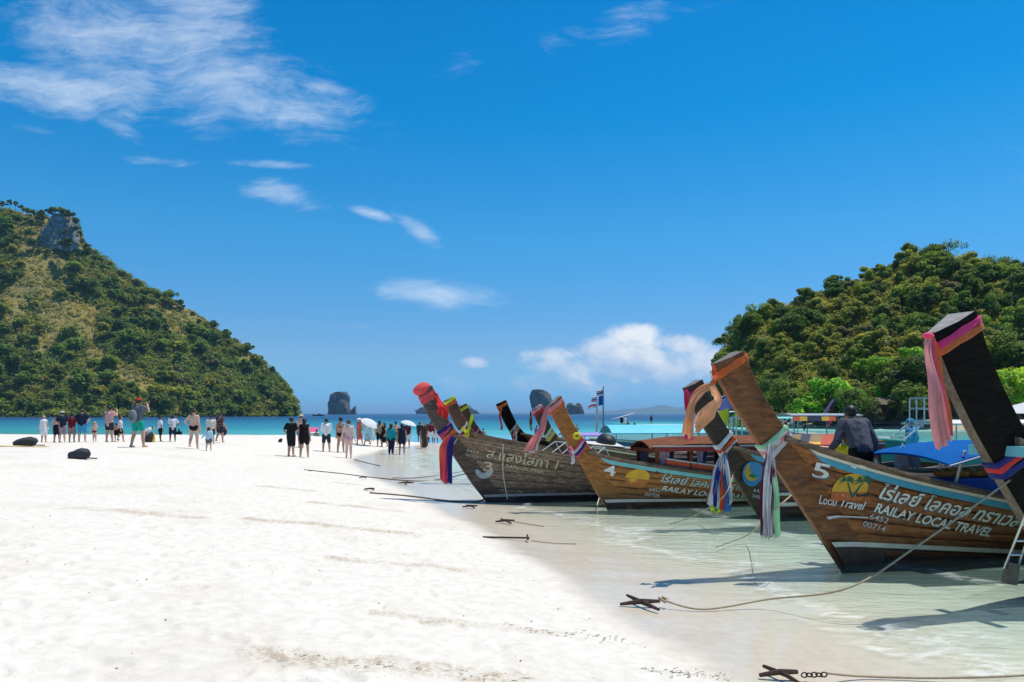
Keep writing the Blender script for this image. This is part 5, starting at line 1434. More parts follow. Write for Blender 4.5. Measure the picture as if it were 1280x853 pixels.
flat_roof(s2, .4, 2.2, .9, 1.2, m_purp, .4, .1)
s3 = small_boat((X_(733, 27), 27, 0), 12, 6.5, 1.8, .75, 'boat with a black tarpaulin and two flag poles', m_hteal)
mb = MB(); mb.ball((.75, 0, 1.12), 1, (.36, .5, .34), 16, 10); mb.v = [(x, y, max(z, 1.1) + .04 * mnoise.noise(Vector((x, y, z)) * 4)) for x, y, z in mb.v]; mb.build('tarpaulin', m_blk, s3, True)
mb = MB(); mb.slab([[(-.2, -.75, 1.12), (1.2, -.75, 1.0)], [(-.2, .2, 1.2), (1.2, .2, 1.12)]], .03); mb.build('white_board', m_white, s3)
m_pole = plain('pole_grey', (.25, .26, .27), .5)
m_cream = plain('pole_cream', (.65, .62, .45), .6)
def flag(e, p0, w_, h_, cols, name='flag', lean=(-1, 0, 0), seed=1, droop=.3):
    """flag of horizontal bands, blown from the pole; each band a strip of the cloth"""
    n = len(cols); tot = sum(c[1] for c in cols); z = h_ / 2
    fo = None
    for i, (m_, hh) in enumerate(cols):
        z1 = z - hh / tot * h_
        rows = []
        for t_ in np.linspace(0, 1, 9):
            x = p0[0] + lean[0] * w_ * t_; y = p0[1] + .06 * w_ * math.sin(t_ * 7 + seed) + lean[1] * w_ * t_
            dz_ = -droop * w_ * t_ ** 1.4 + .05 * w_ * math.sin(t_ * 6 + seed * 2)
            rows.append([(x, y, p0[2] + z + dz_), (x, y, p0[2] + z1 + dz_)])
        mb = MB(); mb.slab(rows, .004); o = mb.build(name if fo is None else 'flag_band', m_, e if fo is None else fo, True); fo = fo or o
        z = z1
    return fo
TH = [(CL['red'], 1), (CL['white'], 1), (CL['royal'], 2), (CL['white'], 1), (CL['red'], 1)]
def pole_with(loc, h, label, flags, mat=None, r_=.03, lean=0.0):
    e = empty('flag_pole', loc, 0, label, 'flag pole', 'flag poles')
    mb = MB(); mb.tube([(0, 0, 0), (lean, 0, h)], [r_, r_ * .7], 8); mb.build('pole', mat or m_pole, e)
    for i, f in enumerate(flags): flag(e, (lean * f[0] / h, 0, f[0]), f[1], f[2], f[3], seed=i + 1, lean=f[4] if len(f) > 4 else (-1, 0, 0), droop=f[5] if len(f) > 5 else .3)
    return e
p_ = at(754, 536, 28); pole_with(p_, (536 - 483) / FPX * 28, 'grey pole with a striped pennant over a pale blue flag', [(1.38, .25, .18, TH), (1.08, .18, .36, [(CL['blue'], 1)])])
p_ = at(746, 540, 27.5); pole_with(p_, (540 - 497) / FPX * 27.5, 'cream pole with small striped flags left of the taller pole', [(1.22, .20, .16, TH), (.98, .32, .14, [(CL['pink'], 1), (CL['white'], 1)])], m_cream, .045)
# right-hand group
s4 = small_boat((X_(893, 46), 46, 0), 15, 8, 2.2, .9, 'boat with a turquoise roof seen between the two brown prows', m_hteal)
flat_roof(s4, .5, 5.5, 1.0, 1.85, m_roofq, .5, .1)
mb = MB(); mb.slab([[(.2, -1.1, 2.3), (3, -1.1, 2.3)], [(.2, 1, 2.35), (3, 1, 2.35)]], .05); mb.build('upper_awning', m_roofw, s4)
for x in (.4, 2.8):
    for y in (-1, .9):
        mb = MB(); mb.tube([(x, y, 1.9), (x, y, 2.3)], .03, 6); mb.build('upper_post', m_white, s4)
s4b = small_boat((X_(878, 38), 38, 0), 20, 7, 2, .85, 'white boat with steel frames beside the yellow flag', m_white, m_roofq)
for x in (1.2, 1.9, 2.6):
    mb = MB(); mb.tube([(x, -.7, .6), (x, -.7, 1.9), (x + .15, 0, 2.0), (x, .7, 1.9), (x, .7, .6)], .04, 6); mb.build('frame_hoop', m_steel, s4b)
for (px, py, Y, cols, w_, h_, lab) in [(907, 497, 36, TH, .42, .36, 'small striped flag left of the prow of boat five'), (949, 493, 36, TH, .28, .40, 'small striped flag right of the prow of boat five'), (917, 503, 30, [(cloth('cloth_lilac', srgb(185, 175, 215)), 1)], .55, .50, 'pale lilac flag behind the prow of boat five'), (911, 519, 26, [(CL['yellow'], 1)], .36, .5, 'yellow flag behind the prow of boat five')]:
    p_ = at(px, 545, Y); h_p = (545 - py) / FPX * Y + h_ * .5
    pole_with(p_, h_p, lab, [(h_p - h_ * .5, w_, h_, cols, (-1, .2, 0), .45)], m_pole, .02)
s5 = small_boat((X_(968, 40), 40, 0), 10, 7.5, 2.1, .85, 'boat under a striped orange, yellow and navy awning', m_hteal)
flat_roof(s5, .4, 4.6, 1.0, 2.05, plain('awning_grey', (.28, .30, .33), .7), .5, .1, 3, .05, m_pole)
for k, c in enumerate([(.62, .10, .03), (.70, .36, .03), (.02, .025, .06), (.02, .025, .06), (.70, .36, .03), (.62, .10, .03)]):
    mb = MB(); mb.slab([[(.45 + k * .42, -1.02, 2.03), (.87 + k * .42, -1.02, 2.03)], [(.40 + k * .42, -1.12, 1.80), (.82 + k * .42, -1.12, 1.80)]], .012); mb.build('valance', plain('valance_%d' % (k % 3 if k < 3 else 5 - k), c, .7), s5)
strand(s5, CL['pink'], [(2.6, -1.15, 1.8), (2.5, -1.15, 1.65), (2.45, -1.15, 1.5)], .2, 4, name='streamer')
mb = MB(); mb.tube([(.4, -1.0, 2.05), (-.9, -.6, .9)], .02, 6); mb.build('stay_rope', m_ropew, s5)
mb = MB(); mb.tube([(2.9, 0, 2.1), (3.5, 0, 2.95)], [.09, .06], 8); mb.build('raised_stern', worn_paint('stern_violet', (.25, .12, .28), (.1, .08, .07), .3), s5)
s6 = small_boat((X_(1090, 27), 27, 0), 14, 10, 2.2, .9, 'long teal boat with a white roof behind the blue canopy', m_hteal, m_roofq)
flat_roof(s6, 2.2, 9.5, 1.05, 1.78, m_roofw, .5, .12, 4, .06)
mb = MB(); mb.box((5.5, -1.05, 1.0), (6.5, .04, .12)); mb.build('red_band', m_hred, s6)
e = empty('boarding_stair', at(1160, 550, 24), .25, 'silver tubular boarding stair on the teal boat', 'stair')
for y in (0, .62):
    mb = MB(); mb.tube([(-.95, y, 0), (-.15, y, .55)], .028, 8); mb.tube([(-.15, y, .55), (-.15, y, 1.35), (.12, y, 1.35), (.12, y, .4)], .022, 8); mb.build('handrail', m_steel, e)
for (x, z) in ((-.15, 1.35), (-.15, 1.02), (.12, 1.35), (-.15, .55), (.12, 1.0)):
    mb = MB(); mb.tube([(x, 0, z), (x, .62, z)], .022, 8); mb.build('crossbar', m_steel, e)
for k in range(4):
    mb = MB(); mb.box((-.85 + k * .2, .31, .08 + k * .13), (.14, .6, .03)); mb.build('tread', m_steel, e)
s7 = small_boat((X_(1240, 20), 20, 0), 10, 7, 2, .85, 'boat at the right edge with a small white pitched roof', m_hblue)
mb = MB(); mb.add([(.45, -.9, 2.2), (2.6, -.9, 2.2), (2.6, .9, 2.2), (.45, .9, 2.2), (1.0, 0, 2.5), (2.2, 0, 2.5)], [(0, 1, 5, 4), (1, 2, 5), (2, 3, 4, 5), (3, 0, 4), (3, 2, 1, 0)]); mb.build('canopy', m_roofw, s7)
for x in (.65, 2.4):
    for y in (-.75, .75):
        mb = MB(); mb.tube([(x, y, .5), (x, y, 2.2)], .04, 6); mb.build('canopy_post', m_pole, s7)
s8 = small_boat((X_(391, 640), 640, 0), 0, 10, 2.4, 1.0, 'tiny dark boat on the horizon left of the tall rock', m_blk)
mb = MB(); mb.box((5.5, 0, 1.4), (2.5, 1.4, .9)); mb.build('deckhouse', m_blk, s8)

# ------------------------------------------------------------------ anchors, ropes, ladder on the sand
_RY = np.concatenate([np.arange(2, 30, .02), np.arange(30, 75, .05)])
def ray_ground(px, py, lift=0.0):
    """where the line of sight through a picture point meets the sand or the water"""
    x = (px - 640) / FPX * _RY; z = EYE + (HOR - py) / FPX * _RY
    hit = np.nonzero(z <= np.maximum(ground(x, _RY), -.02) + lift)[0]
    k = hit[0] if len(hit) else len(_RY) - 1
    return Vector((x[k], _RY[k], z[k]))
m_iron = plain('rusty_iron', (.055, .032, .022), .8, .4, 14, .3, bump=.4)
def anchor(px, py, rz, s_, label):
    p_ = ray_ground(px, py); e = empty('anchor', (p_.x, p_.y, max(p_.z, gz(p_.x, p_.y)) + .01), rz, label, 'anchor', 'iron anchors')
    mb = MB(); mb.tube([(-.34 * s_, 0, .035), (0, 0, .06), (.30 * s_, .02, .05)], [.016, .032 * s_ + .008, .018], 6); mb.build('shank', m_iron, e)
    mb = MB(); mb.tube([(-.14 * s_, .34 * s_, .10 * s_), (-.02, .12 * s_, .05), (.03, -.12 * s_, .05), (.16 * s_, -.36 * s_, .03)], [.014, .036 * s_, .036 * s_, .014], 6); mb.build('fluke', m_iron, e)
    return e, p_
e, pA = anchor(802, 760, .12, .72, 'rusty crossed iron anchor on the wet sand at the shore')
mb = MB(); mb.tube([(.20, .0, .06), (.25, .04, .09), (.30, .02, .07), (.26, -.03, .05), (.21, .02, .085), (.28, .05, .06)], .016, 6); mb.build('rope_knot', m_rope, e, True)
q6 = b6.world((b6.L(1.42) + .02, -.12, 1.42))
rope('thick mooring rope curving from the shore anchor to the black prow', [(pA.x + .27, pA.y + .03, pA.z + .07), ray_ground(880, 765, .0) + Vector((0, 0, .03)), ray_ground(965, 763, .0) + Vector((0, .1, .10)), at(1060, 735, 7.95), at(1150, 680, 8.3), q6], .011, m_rope, n=60)
e, pB = anchor(975, 851, .05, .5, 'iron anchor half buried at the bottom edge of the beach')
mb = MB()
for k in range(5):
    cx = .20 + k * .04
    mb.tube([(cx + .026 * math.cos(a), .02 * math.sin(a) * (k % 2), .03 + .02 * math.sin(a) * (1 if k % 2 == 0 else .4)) for a in np.linspace(0, 2 * PI, 10)], .006, 5)
mb.build('chain', m_iron, e)
rope('rope running right from the bottom anchor along the shore', [(pB.x + .38, pB.y, pB.z + .06), ray_ground(1080, 850) + Vector((0, 0, .03)), ray_ground(1180, 852) + Vector((0, 0, .03)), ray_ground(1300, 850) + Vector((0, 0, .05)), ray_ground(1420, 840) + Vector((0, 0, .1))], .010, m_rope)
def lay(label, pix, rad, mat=None, lift=.015, end=None, group='ropes lying on the beach'):
    pts = [ray_ground(*q) + Vector((0, 0, lift)) for q in pix]
    if end is not None: pts.append(Vector(end))
    return rope(label, pts, rad, mat, group=group)
m_wetrope = plain('dark_wet_rope', (.10, .085, .065), .85, .3, 30)
lay('dark rope from the sand to the grey boat, nearest of three', [(462, 617), (490, 619), (520, 622), (560, 627), (596, 628)], .022, m_wetrope, end=b3.world((.0, -.05, .08)))
lay('thin rope from the sand towards the brown prow behind the grey boat', [(380, 588), (420, 592), (470, 598), (520, 602), (550, 600)], .018, m_wetrope, end=at(600, 588, 21))
lay('short rope end in the wet sand near the pale bather', [(443, 575), (450, 577), (462, 580), (475, 583)], .02, m_wetrope)
lay('thin dark rope crossing shallow water behind the streamers of the grey boat', [(490, 598), (520, 598), (560, 593), (590, 588)], .014, m_wetrope)
for (px, py, rz, s_, lab) in [(508, 606, -.35, .8, 'small bent anchor with a yellow rope end left of the streamers'), (588, 636, .1, .55, 'small iron anchor in the shallows below the grey bow'), (632, 655, .08, .6, 'iron anchor in the wet sand, second below the grey bow'), (462, 614, .5, .45, 'small anchor at the end of the dark rope'), (455, 599, .1, .45, 'half buried anchor on the dry sand beside the ropes')]: anchor(px, py, rz, s_, lab)
e = empty('iron_bar', ray_ground(634, 675) + Vector((0, 0, .02)), -.10, 'ribbed iron bar anchor lying in the wet sand', 'anchor')
mb = MB(); mb.tube([(-.42, 0, .02), (.38, 0, .02)], .017, 6); mb.build('bar', m_iron, e)
mb = MB(); mb.tube([(.33, .12, .05), (.36, -.12, .01)], .016, 6); mb.build('cross_bar', m_iron, e)
lay('thin rope from the iron bar into the water', [(664, 677), (690, 680), (720, 681)], .008)
lay('thin rope from the second anchor into the water', [(642, 653), (660, 656), (680, 659)], .009)
rope('pale rope hanging down the side of the grey boat', [b3.world((.30, -(b3.b(.3, b3.zs(.3)) + .06), b3.zs(.3) + .04)), b3.world((.38, -(b3.b(.38, .7) + .05), .7)), b3.world((.50, -(b3.b(.5, .2) + .12), .05))], .014, m_ropew)
rope('pale rope slung from the side of the grey boat into the water', [b3.world((2.75, -(b3.b(2.75, .5) + .04), .5)), b3.world((2.7, -1.0, .22)), b3.world((2.3, -1.7, .0))], .013, m_ropew)
rope('white cord round the bow of the grey boat', [b3.world((-.72, -.16, 1.66)), b3.world((-.85, -.15, 1.45)), b3.world((-.98, -.12, 1.30))], .016, m_ropew)
rope('rope from the dark bow down to the water', [b7.world((b7.L(1.0), -.1, 1.0)), at(905, 620, 14.5), ray_ground(870, 645) + Vector((0, 0, .02)), ray_ground(838, 655) + Vector((0, 0, .0))], .012, m_rope)
rope('rope from the bow of boat five down to the water', [b5.world((b5.L(1.1), -.1, 1.1)), at(968, 638, 9.9), ray_ground(935, 672) + Vector((0, 0, .05)), ray_ground(895, 684)], .010, m_rope)
e = empty('ladder', at(1257, 723, 9.1), 0, 'steel ladder with a wooden foot beside the black bow', 'ladder')
top_ = at(1283, 640, 8.75) - e.location
for k, (dx_, nm) in enumerate(((0, 'side_rail'), (.16, 'side_rail'))):
    mb = MB(); mb.tube([(dx_ - .02, 0, .12), top_ + Vector((dx_ * .8, 0, 0))], .014, 8); mb.build(nm, m_steel, e)
for t_ in (.25, .5, .78):
    q = Vector((-.02, 0, .12)).lerp(top_, t_); mb = MB(); mb.tube([q, q + Vector((.15, 0, 0))], .013, 8); mb.build('rung', m_steel, e)
mb = MB(); mb.box((.06, 0, .06), (.14, .09, .26), Matrix.Rotation(.15, 3, 'Y')); mb.build('wooden_foot', plain('wet_wood', (.17, .12, .08), .8, .3, 9), e)
mb = MB(); mb.tube([(.1, 0, .14), (.22, 0, .12), (.35, -.02, .22)], .010, 6); mb.build('lashing', m_ropew, e)
# seaweed and dry litter thrown up along the drag marks
rr = np.random.RandomState(31); mb = MB()
for (a, b_, n) in (((1.1, 5.92), (1.75, 5.90), 70), ((-.1, 6.95), (1.1, 6.72), 60), ((.85, 4.98), (1.75, 5.0), 110), ((-1.9, 5.55), (.2, 5.45), 50), ((-4.3, 12.6), (-1.6, 12.2), 40)):
    t_ = rr.rand(n); x = lerp(a[0], b_[0], t_) + rr.randn(n) * .05; y = lerp(a[1], b_[1], t_) + rr.randn(n) * .05 + .05 * np.sin(t_ * 23); z = ground(x, y) + .003
    for k in range(n):
        an = rr.uniform(-.7, .7); l_ = rr.uniform(.012, .045); q = Vector((x[k], y[k], z[k]))
        mb.tube([q, q + Vector((l_ * .5 * math.cos(an), l_ * .5 * math.sin(an), .004)), q + Vector((l_ * math.cos(an + .5), l_ * math.sin(an + .5), rr.uniform(0, .006)))], rr.uniform(.001, .0028), 4)
n = 240; x = rr.uniform(-9, 1.2, n); y = 4.5 + 14 * rr.rand(n) ** 1.3; ok = shore(x, y) > 1.2; z = ground(x, y) + .003
for k in range(n):
    if ok[k]: mb.ball((x[k], y[k], z[k]), rr.uniform(.003, .011), (1, rr.uniform(.5, 1), .5), 6, 4)
tag(mb.build('beach_litter', plain('dry_weed', (.20, .16, .115), .9, .5, 20)), 'scattered twigs, shells and dry weed on the sand', 'litter', kind='stuff')
# ------------------------------------------------------------------ people
PENDING = []
def remesh(mb, voxel, smooth, mats, name, parent):
    """voxel-fused skin over overlapping capsules; all are evaluated together at the end"""
    me = bpy.data.meshes.new(name); me.from_pydata(mb.v, [], mb.f)
    o = link(name, me, parent)
    md = o.modifiers.new('r', 'REMESH'); md.mode = 'VOXEL'; md.voxel_size = voxel
    if smooth:
        sm = o.modifiers.new('s', 'SMOOTH'); sm.factor = .5; sm.iterations = smooth
    PENDING.append([o, mats, None]); return o
def finish_people():
    dg = bpy.context.evaluated_depsgraph_get()
    for o, mats, fm in PENDING:
        out_ = bpy.data.meshes.new_from_object(o.evaluated_get(dg)); old = o.data
        out_.materials.clear(); out_.materials.append(mats)
        if fm:
            bm = bmesh.new(); bm.from_mesh(out_); vs = [bm.verts.new(v) for v in fm.v]
            for f in fm.f: bm.faces.new([vs[i] for i in f])
            bm.to_mesh(out_); bm.free()
        out_.polygons.foreach_set('use_smooth', [True] * len(out_.polygons))
        o.modifiers.clear() if False else [o.modifiers.remove(m_) for m_ in list(o.modifiers)]
        o.data = out_; out_.name = o.name; bpy.data.meshes.remove(old)
SKIN = {'light': plain('skin_light', (.64, .39, .28), .55, .05, 8), 'tan': plain('skin_tan', (.50, .28, .18), .55, .05, 8), 'pale': plain('skin_pale', (.74, .52, .43), .55, .05, 8), 'brown': plain('skin_brown', (.20, .10, .06), .55, .05, 8)}
HAIR = {'black': plain('hair_black', (.012, .010, .009), .5, .2, 30), 'brown': plain('hair_brown', (.07, .035, .018), .55, .2, 30), 'blond': plain('hair_blond', (.42, .28, .12), .55, .2, 30)}
m_eye = plain('eye_dark', (.02, .015, .012), .2)
def fab(name, col, pat=None, sc=14.0):
    """cotton; pat = second colour in blotches (flower prints, batik)"""
    key = 'fabric_' + name
    if key in _mc: return _mc[key]
    m, t, out = new_mat(key)
    tc = t.n('TexCoord').outputs['Object']
    nz = t.noise(tc, 9, 4, .6)
    c = t.mix(t.rng(nz, .3, .7), tuple(x * .85 for x in col), tuple(min(1, x * 1.08) for x in col))
    if pat:
        v = t.n('TexVoronoi', ins={'Scale': sc}); t.set(v.inputs['Vector'], tc)
        c = t.mix(t.rng(v.outputs['Distance'], .28, .36, 1, 0), c, pat)
    b = t.n('Bump', ins={'Height': t.noise(t.mapping(tc, (1, 1, .5)), 12, 3), 'Strength': .8, 'Distance': .05})
    p = t.n('BsdfPrincipled', ins={'Base Color': c, 'Roughness': .85, 'Specular IOR Level': .15, 'Normal': b.outputs[0]})
    t.set(out.inputs[0], p.outputs[0]); _mc[key] = m
    return m
ARM = {  # elbow, wrist (for the right side, x > 0); units of body height; +y is forward
    'down': ((.135, -.015, .635), (.145, .03, .485)), 'hip': ((.205, -.03, .665), (.115, .035, .565)), 'fwd': ((.135, .05, .645), (.075, .185, .655)),
    'cam': ((.12, .13, .73), (.035, .215, .86)), 'out': ((.19, .0, .68), (.26, .03, .56)), 'up': ((.15, .07, .80), (.10, .13, .93)), 'hold': ((.15, -.03, .64), (.20, .02, .50)), 'face': ((.12, .12, .70), (.055, .10, .87)), 'lean': ((.185, .05, .64), (.235, .13, .50))}
LEG = {'stand': ((.0, .0), (.0, .0)), 'walk': ((.09, .15), (-.03, -.13)), 'wide': ((.02, .03), (-.01, -.03)), 'step': ((.04, .06), (-.02, -.08))}
def person(loc, H, face, label, skin='light', top=None, bottom=None, hair='black', arms=('down', 'down'), legs='stand', sex='m', hat=None, lean=0.0, hairlen='short', spread=.055, child=False, voxel=.022, extra=None, name='person', bend=0.0, headturn=0.0):
    """one continuous body; clothing and hair are its children"""
    e = empty(name, loc, face, label, 'person', 'people on the beach and in the water')
    S = lambda p_: Vector((p_[0] * H, p_[1] * H, p_[2] * H))
    hs = 1.25 if child else 1.0                      # a child's head is larger
    shw = .098 if sex == 'f' else .112; hipw = .056 if sex == 'f' else .050; fat = 1.0
    cb, sb = math.cos(bend), math.sin(bend)
    def B(p_):                                       # bend the upper body forward about the hips
        x, y, z = p_; dz_ = z - .53
        if z <= .53: return Vector((x * H, y * H, z * H))
        return Vector((x * H, (y * cb + dz_ * sb + lean * dz_) * H, (.53 + dz_ * cb - y * sb) * H))
    J = {}; rj_ = random.Random(label); jt = lambda a=.014: rj_.uniform(-a, a)
    headturn = headturn + rj_.uniform(-.5, .5); lean = lean + rj_.uniform(-.03, .05)
    l0, l1 = LEG[legs]; l0 = (l0[0] + jt(.02), l0[1] + jt(.03)); l1 = (l1[0] + jt(.02), l1[1] + jt(.03)); spread = spread * rj_.uniform(.8, 1.35)
    for sd, (kf, af) in ((1, l0), (-1, l1)):
        J['hip', sd] = S((hipw * sd, 0, .515)); J['knee', sd] = S((spread * 1.1 * sd, kf + .012, .285)); J['ank', sd] = S((spread * 1.25 * sd, af, .045 + (.05 if af < -.1 else 0)))
    for sd, a in ((1, arms[1]), (-1, arms[0])):
        el, wr = ARM[a]; el = (el[0] + jt(), el[1] + jt(.02), el[2] + jt(.01)); wr = (wr[0] + jt(), wr[1] + jt(.025), wr[2] + jt(.015)); J['sh', sd] = B((shw * sd, 0, .812)); J['el', sd] = B((el[0] * sd, el[1], el[2])); J['wr', sd] = B((wr[0] * sd, wr[1], wr[2]))
    R_ = lambda v: v * H
    def torso(mb, k=1.0, add=0.0, lo=.50, hi=.80):
        w1 = .040 if sex == 'm' else .036
        for sd in (1, -1):
            mb.capsule(B((w1 * sd, 0, max(lo, .52))), B((w1 * .85 * sd, .005, .62)), R_(.066 * k) + add, R_(.056 * k) + add)
            mb.capsule(B((w1 * .85 * sd, .005, .62)), B((.048 * sd, .008, min(hi, .755))), R_(.056 * k) + add, R_(.064 * k) + add)
            mb.capsule(B((.03 * sd, 0, .79)), B((shw * .92 * sd, -.002, .808)), R_(.045 * k) + add, R_(.036 * k) + add)
        if sex == 'f':
            for sd in (1, -1): mb.ball(B((.042 * sd, .052, .735)), R_(.036 * k) + add)
    def arm(mb, sd, k=1.0, add=0.0, frac=1.0, fore=1.0):
        a, b_, c = J['sh', sd], J['el', sd], J['wr', sd]
        mb.capsule(a, a.lerp(b_, frac), R_(.034 * k) + add, R_(lerp(.034, .026, frac) * k) + add)
        if frac >= 1 and fore > 0: mb.capsule(b_, b_.lerp(c, fore), R_(.026 * k) + add, R_(lerp(.026, .018, fore) * k) + add)
    def leg(mb, sd, k=1.0, add=0.0, frac=1.0, calf=1.0):
        a, b_, c = J['hip', sd], J['knee', sd], J['ank', sd]
        mb.capsule(a, a.lerp(b_, frac), R_(.060 * k) + add, R_(lerp(.060, .039, frac) * k) + add)
        if frac >= 1 and calf > 0:
            m_ = b_.lerp(c, .35) + Vector((0, -.01 * H, 0))
            mb.capsule(b_, m_, R_(.038 * k) + add, R_(.037 * k) + add); mb.capsule(m_, b_.lerp(c, calf), R_(.037 * k) + add, R_(.023 * k) + add)
    mb = MB(); torso(mb)
    mb.capsule(B((0, -.005, .80)), B((0, .01, .87)), R_(.036), R_(.032))
    hc = B((0, .015, .925 if not child else .915)); hr = R_(.062 * hs)
    ht = Matrix.Rotation(headturn, 3, 'Z')
    mb.ball(hc, hr, (.88, 1.02, 1.12), 14, 10); mb.ball(hc + ht @ Vector((0, hr * .35, -hr * .45)), hr * .68, (.85, .85, .95), 12, 8)
    for sd in (1, -1):
        arm(mb, sd); leg(mb, sd)
        a = J['ank', sd]; mb.capsule(a + S((0, -.018, -.018)), a + S((.008 * sd, .085, -.028)), R_(.024), R_(.016))
        w_ = J['wr', sd]; d = (w_ - J['el', sd]).normalized(); mb.capsule(w_, w_ + d * R_(.045), R_(.020), R_(.022))
        mb.ball(hc + ht @ Vector((sd * hr * .88, -.05 * hr, -.05 * hr)), hr * .24, (.4, .8, 1.2), 8, 6)
    mb.ball(hc + ht @ Vector((0, hr * 1.02, -hr * .12)), hr * .2, (.7, 1, 1.2), 8, 6)
    body = remesh(mb, voxel if H > 1.3 else voxel * .8, 3, SKIN[skin], 'body', e)
    # fingers: five on each hand, unequal and slightly curled, fused into the body mesh
    fm = MB()
    for sd in (1, -1):
        w_ = J['wr', sd]; d = (w_ - J['el', sd]).normalized(); side_ = d.cross(Vector((sd, 0, 0)));
        side_ = side_.normalized() if side_.length > .1 else Vector((0, 1, 0)); nrm = side_.cross(d).normalized() * sd
        k0 = w_ + d * R_(.052)
        for i, ln in enumerate((.040, .046, .043, .034)):
            p0 = k0 + side_ * R_((i - 1.5) * -.0115); p1 = p0 + d * R_(ln * .55) - nrm * R_(.004); p2 = p1 + d * R_(ln * .4) - nrm * R_(.014)
            fm.tube([p0 - d * R_(.012), p1, p2], [R_(.0058), R_(.0052), R_(.004)], 5)
        p0 = w_ + d * R_(.018) + side_ * R_(.018); fm.tube([p0, p0 + side_ * R_(.018) + d * R_(.018), p0 + side_ * R_(.020) + d * R_(.038)], [R_(.007), R_(.006), R_(.0045)], 5)
    PENDING[-1][2] = fm
    for sd in (1, -1):
        mb = MB(); mb.ball(hc + ht @ Vector((sd * hr * .34, hr * .93, hr * .05)), hr * .10, n=8, m=6); mb.build('eye', m_eye, body, True)
    # hair
    hm = HAIR[hair]
    if hairlen != 'none':
        mb = MB(); mb.ball(hc + Vector((0, -hr * .16, hr * .16)), hr, (.97, 1.02, 1.08), 14, 10)
        if hairlen == 'long':
            mb.capsule(hc + Vector((0, -hr * .55, -hr * .1)), B((0, -.055, .77)), hr * .8, hr * .55)
        if hairlen == 'bun': mb.ball(hc + Vector((0, -hr * .5, hr * 1.05)), hr * .45)
        if hairlen == 'tail': mb.capsule(hc + Vector((0, -hr * 1.0, hr * .1)), B((0, -.075, .80)), hr * .32, hr * .18)
        remesh(mb, voxel * .8, 2, hm, 'hair', e)
    # clothes
    c_add = .016
    def put(mb, nm, m_): return remesh(mb, voxel, 2, m_, nm, e)
    if top:
        kind, m_ = top; mb = MB()
        if kind in ('tee', 'long', 'tank', 'shirt'):
            torso(mb, 1.04, c_add); mb.capsule(B((0, -.012, .545)), B((0, -.014, .77)), R_(.072) + c_add, R_(.070) + c_add)
            for sd in (1, -1): mb.capsule(B((.045 * sd, -.004, .54)), B((.058 * sd, -.006, .765)), R_(.062) + c_add, R_(.058) + c_add)
            if kind == 'shirt': mb.capsule(B((0, 0, .50)), B((0, 0, .56)), R_(.09), R_(.085))
            for sd in (1, -1):
                if kind in ('tee', 'shirt'): arm(mb, sd, 1.15, c_add, .62)
                elif kind == 'long': arm(mb, sd, 1.14, c_add, 1.0, .96)
            put(mb, 'top', m_)
        elif kind == 'dress':
            torso(mb, 1.03, c_add); mb.capsule(B((0, 0, .60)), S((0, 0, .40)), R_(.085), R_(.12)); mb.capsule(S((0, 0, .44)), S((0, -.01, .30)), R_(.115), R_(.13)); put(mb, 'dress', m_)
        elif kind == 'longdress':
            torso(mb, 1.03, c_add); mb.capsule(B((0, 0, .60)), S((0, 0, .38)), R_(.085), R_(.125)); mb.capsule(S((0, 0, .40)), S((0, -.015, .17)), R_(.125), R_(.15))
            for sd in (1, -1): arm(mb, sd, 1.15, c_add, .7)
            put(mb, 'dress', m_)
        elif kind == 'towel':
            mb.capsule(B((-.05, 0, .775)), B((.05, 0, .775)), R_(.085), R_(.085)); mb.capsule(B((0, 0, .76)), S((0, 0, .36)), R_(.115), R_(.135))
            for sd in (1, -1): mb.capsule(B((.07 * sd, 0, .78)), B((.10 * sd, .02, .50)), R_(.06), R_(.065))
            put(mb, 'towel', m_)
        elif kind == 'bikini':
            for sd in (1, -1): mb.ball(B((.042 * sd, .055, .735)), R_(.042))
            mb2 = MB(); ring = [B((.088 * math.cos(a), .008 + .068 * math.sin(a), .728)) for a in np.linspace(0, 2 * PI, 25)]; mb2.tube(ring, R_(.011), 6); put(mb, 'bikini_cup', m_); mb2.build('bikini_band', m_, e, True)
    if bottom:
        kind, m_ = bottom; mb = MB()
        for sd in (1, -1): mb.capsule(B((.042 * sd, 0, .515)), B((.038 * sd, .002, .585 if kind != 'brief' else .545)), R_(.073) + .008, R_(.064) + .008)
        for sd in (1, -1):
            if kind == 'shorts': leg(mb, sd, 1.12, c_add, .62)
            elif kind == 'longshorts': leg(mb, sd, 1.15, c_add, .92)
            elif kind == 'pants': leg(mb, sd, 1.08, c_add, 1.0, .95)
        if kind == 'brief':
            mb = MB()
            for sd in (1, -1): mb.capsule(S((.040 * sd, -.012, .505)), S((.046 * sd, -.004, .535)), R_(.066), R_(.068))
        put(mb, 'shorts' if 'shorts' in kind else ('trousers' if kind == 'pants' else 'briefs'), m_)
    if hat:
        kind, m_ = hat; mb = MB(); c = hc + Vector((0, -hr * .05, hr * .35))
        rows = [[c + Vector((hr * r_ * math.cos(a), hr * r_ * 1.05 * math.sin(a) + (hr * .9 * max(0, math.sin(a)) ** 3 if (kind == 'cap' and i == 0) else 0), hr * z)) for a in np.linspace(0, 2 * PI, 21)[:-1]] for i, (r_, z) in enumerate([(1.08 if kind == 'cap' else 2.0, .05 if kind == 'cap' else -.05), (1.06, .10), (1.0, .5), (.75, .82), (.05, .95)])]
        mb.grid(rows, closed=True, flip=True); mb.build('cap' if kind == 'cap' else 'sun_hat', m_, e, True)
    e['_h'] = H
    J['head'] = hc
    return e, J
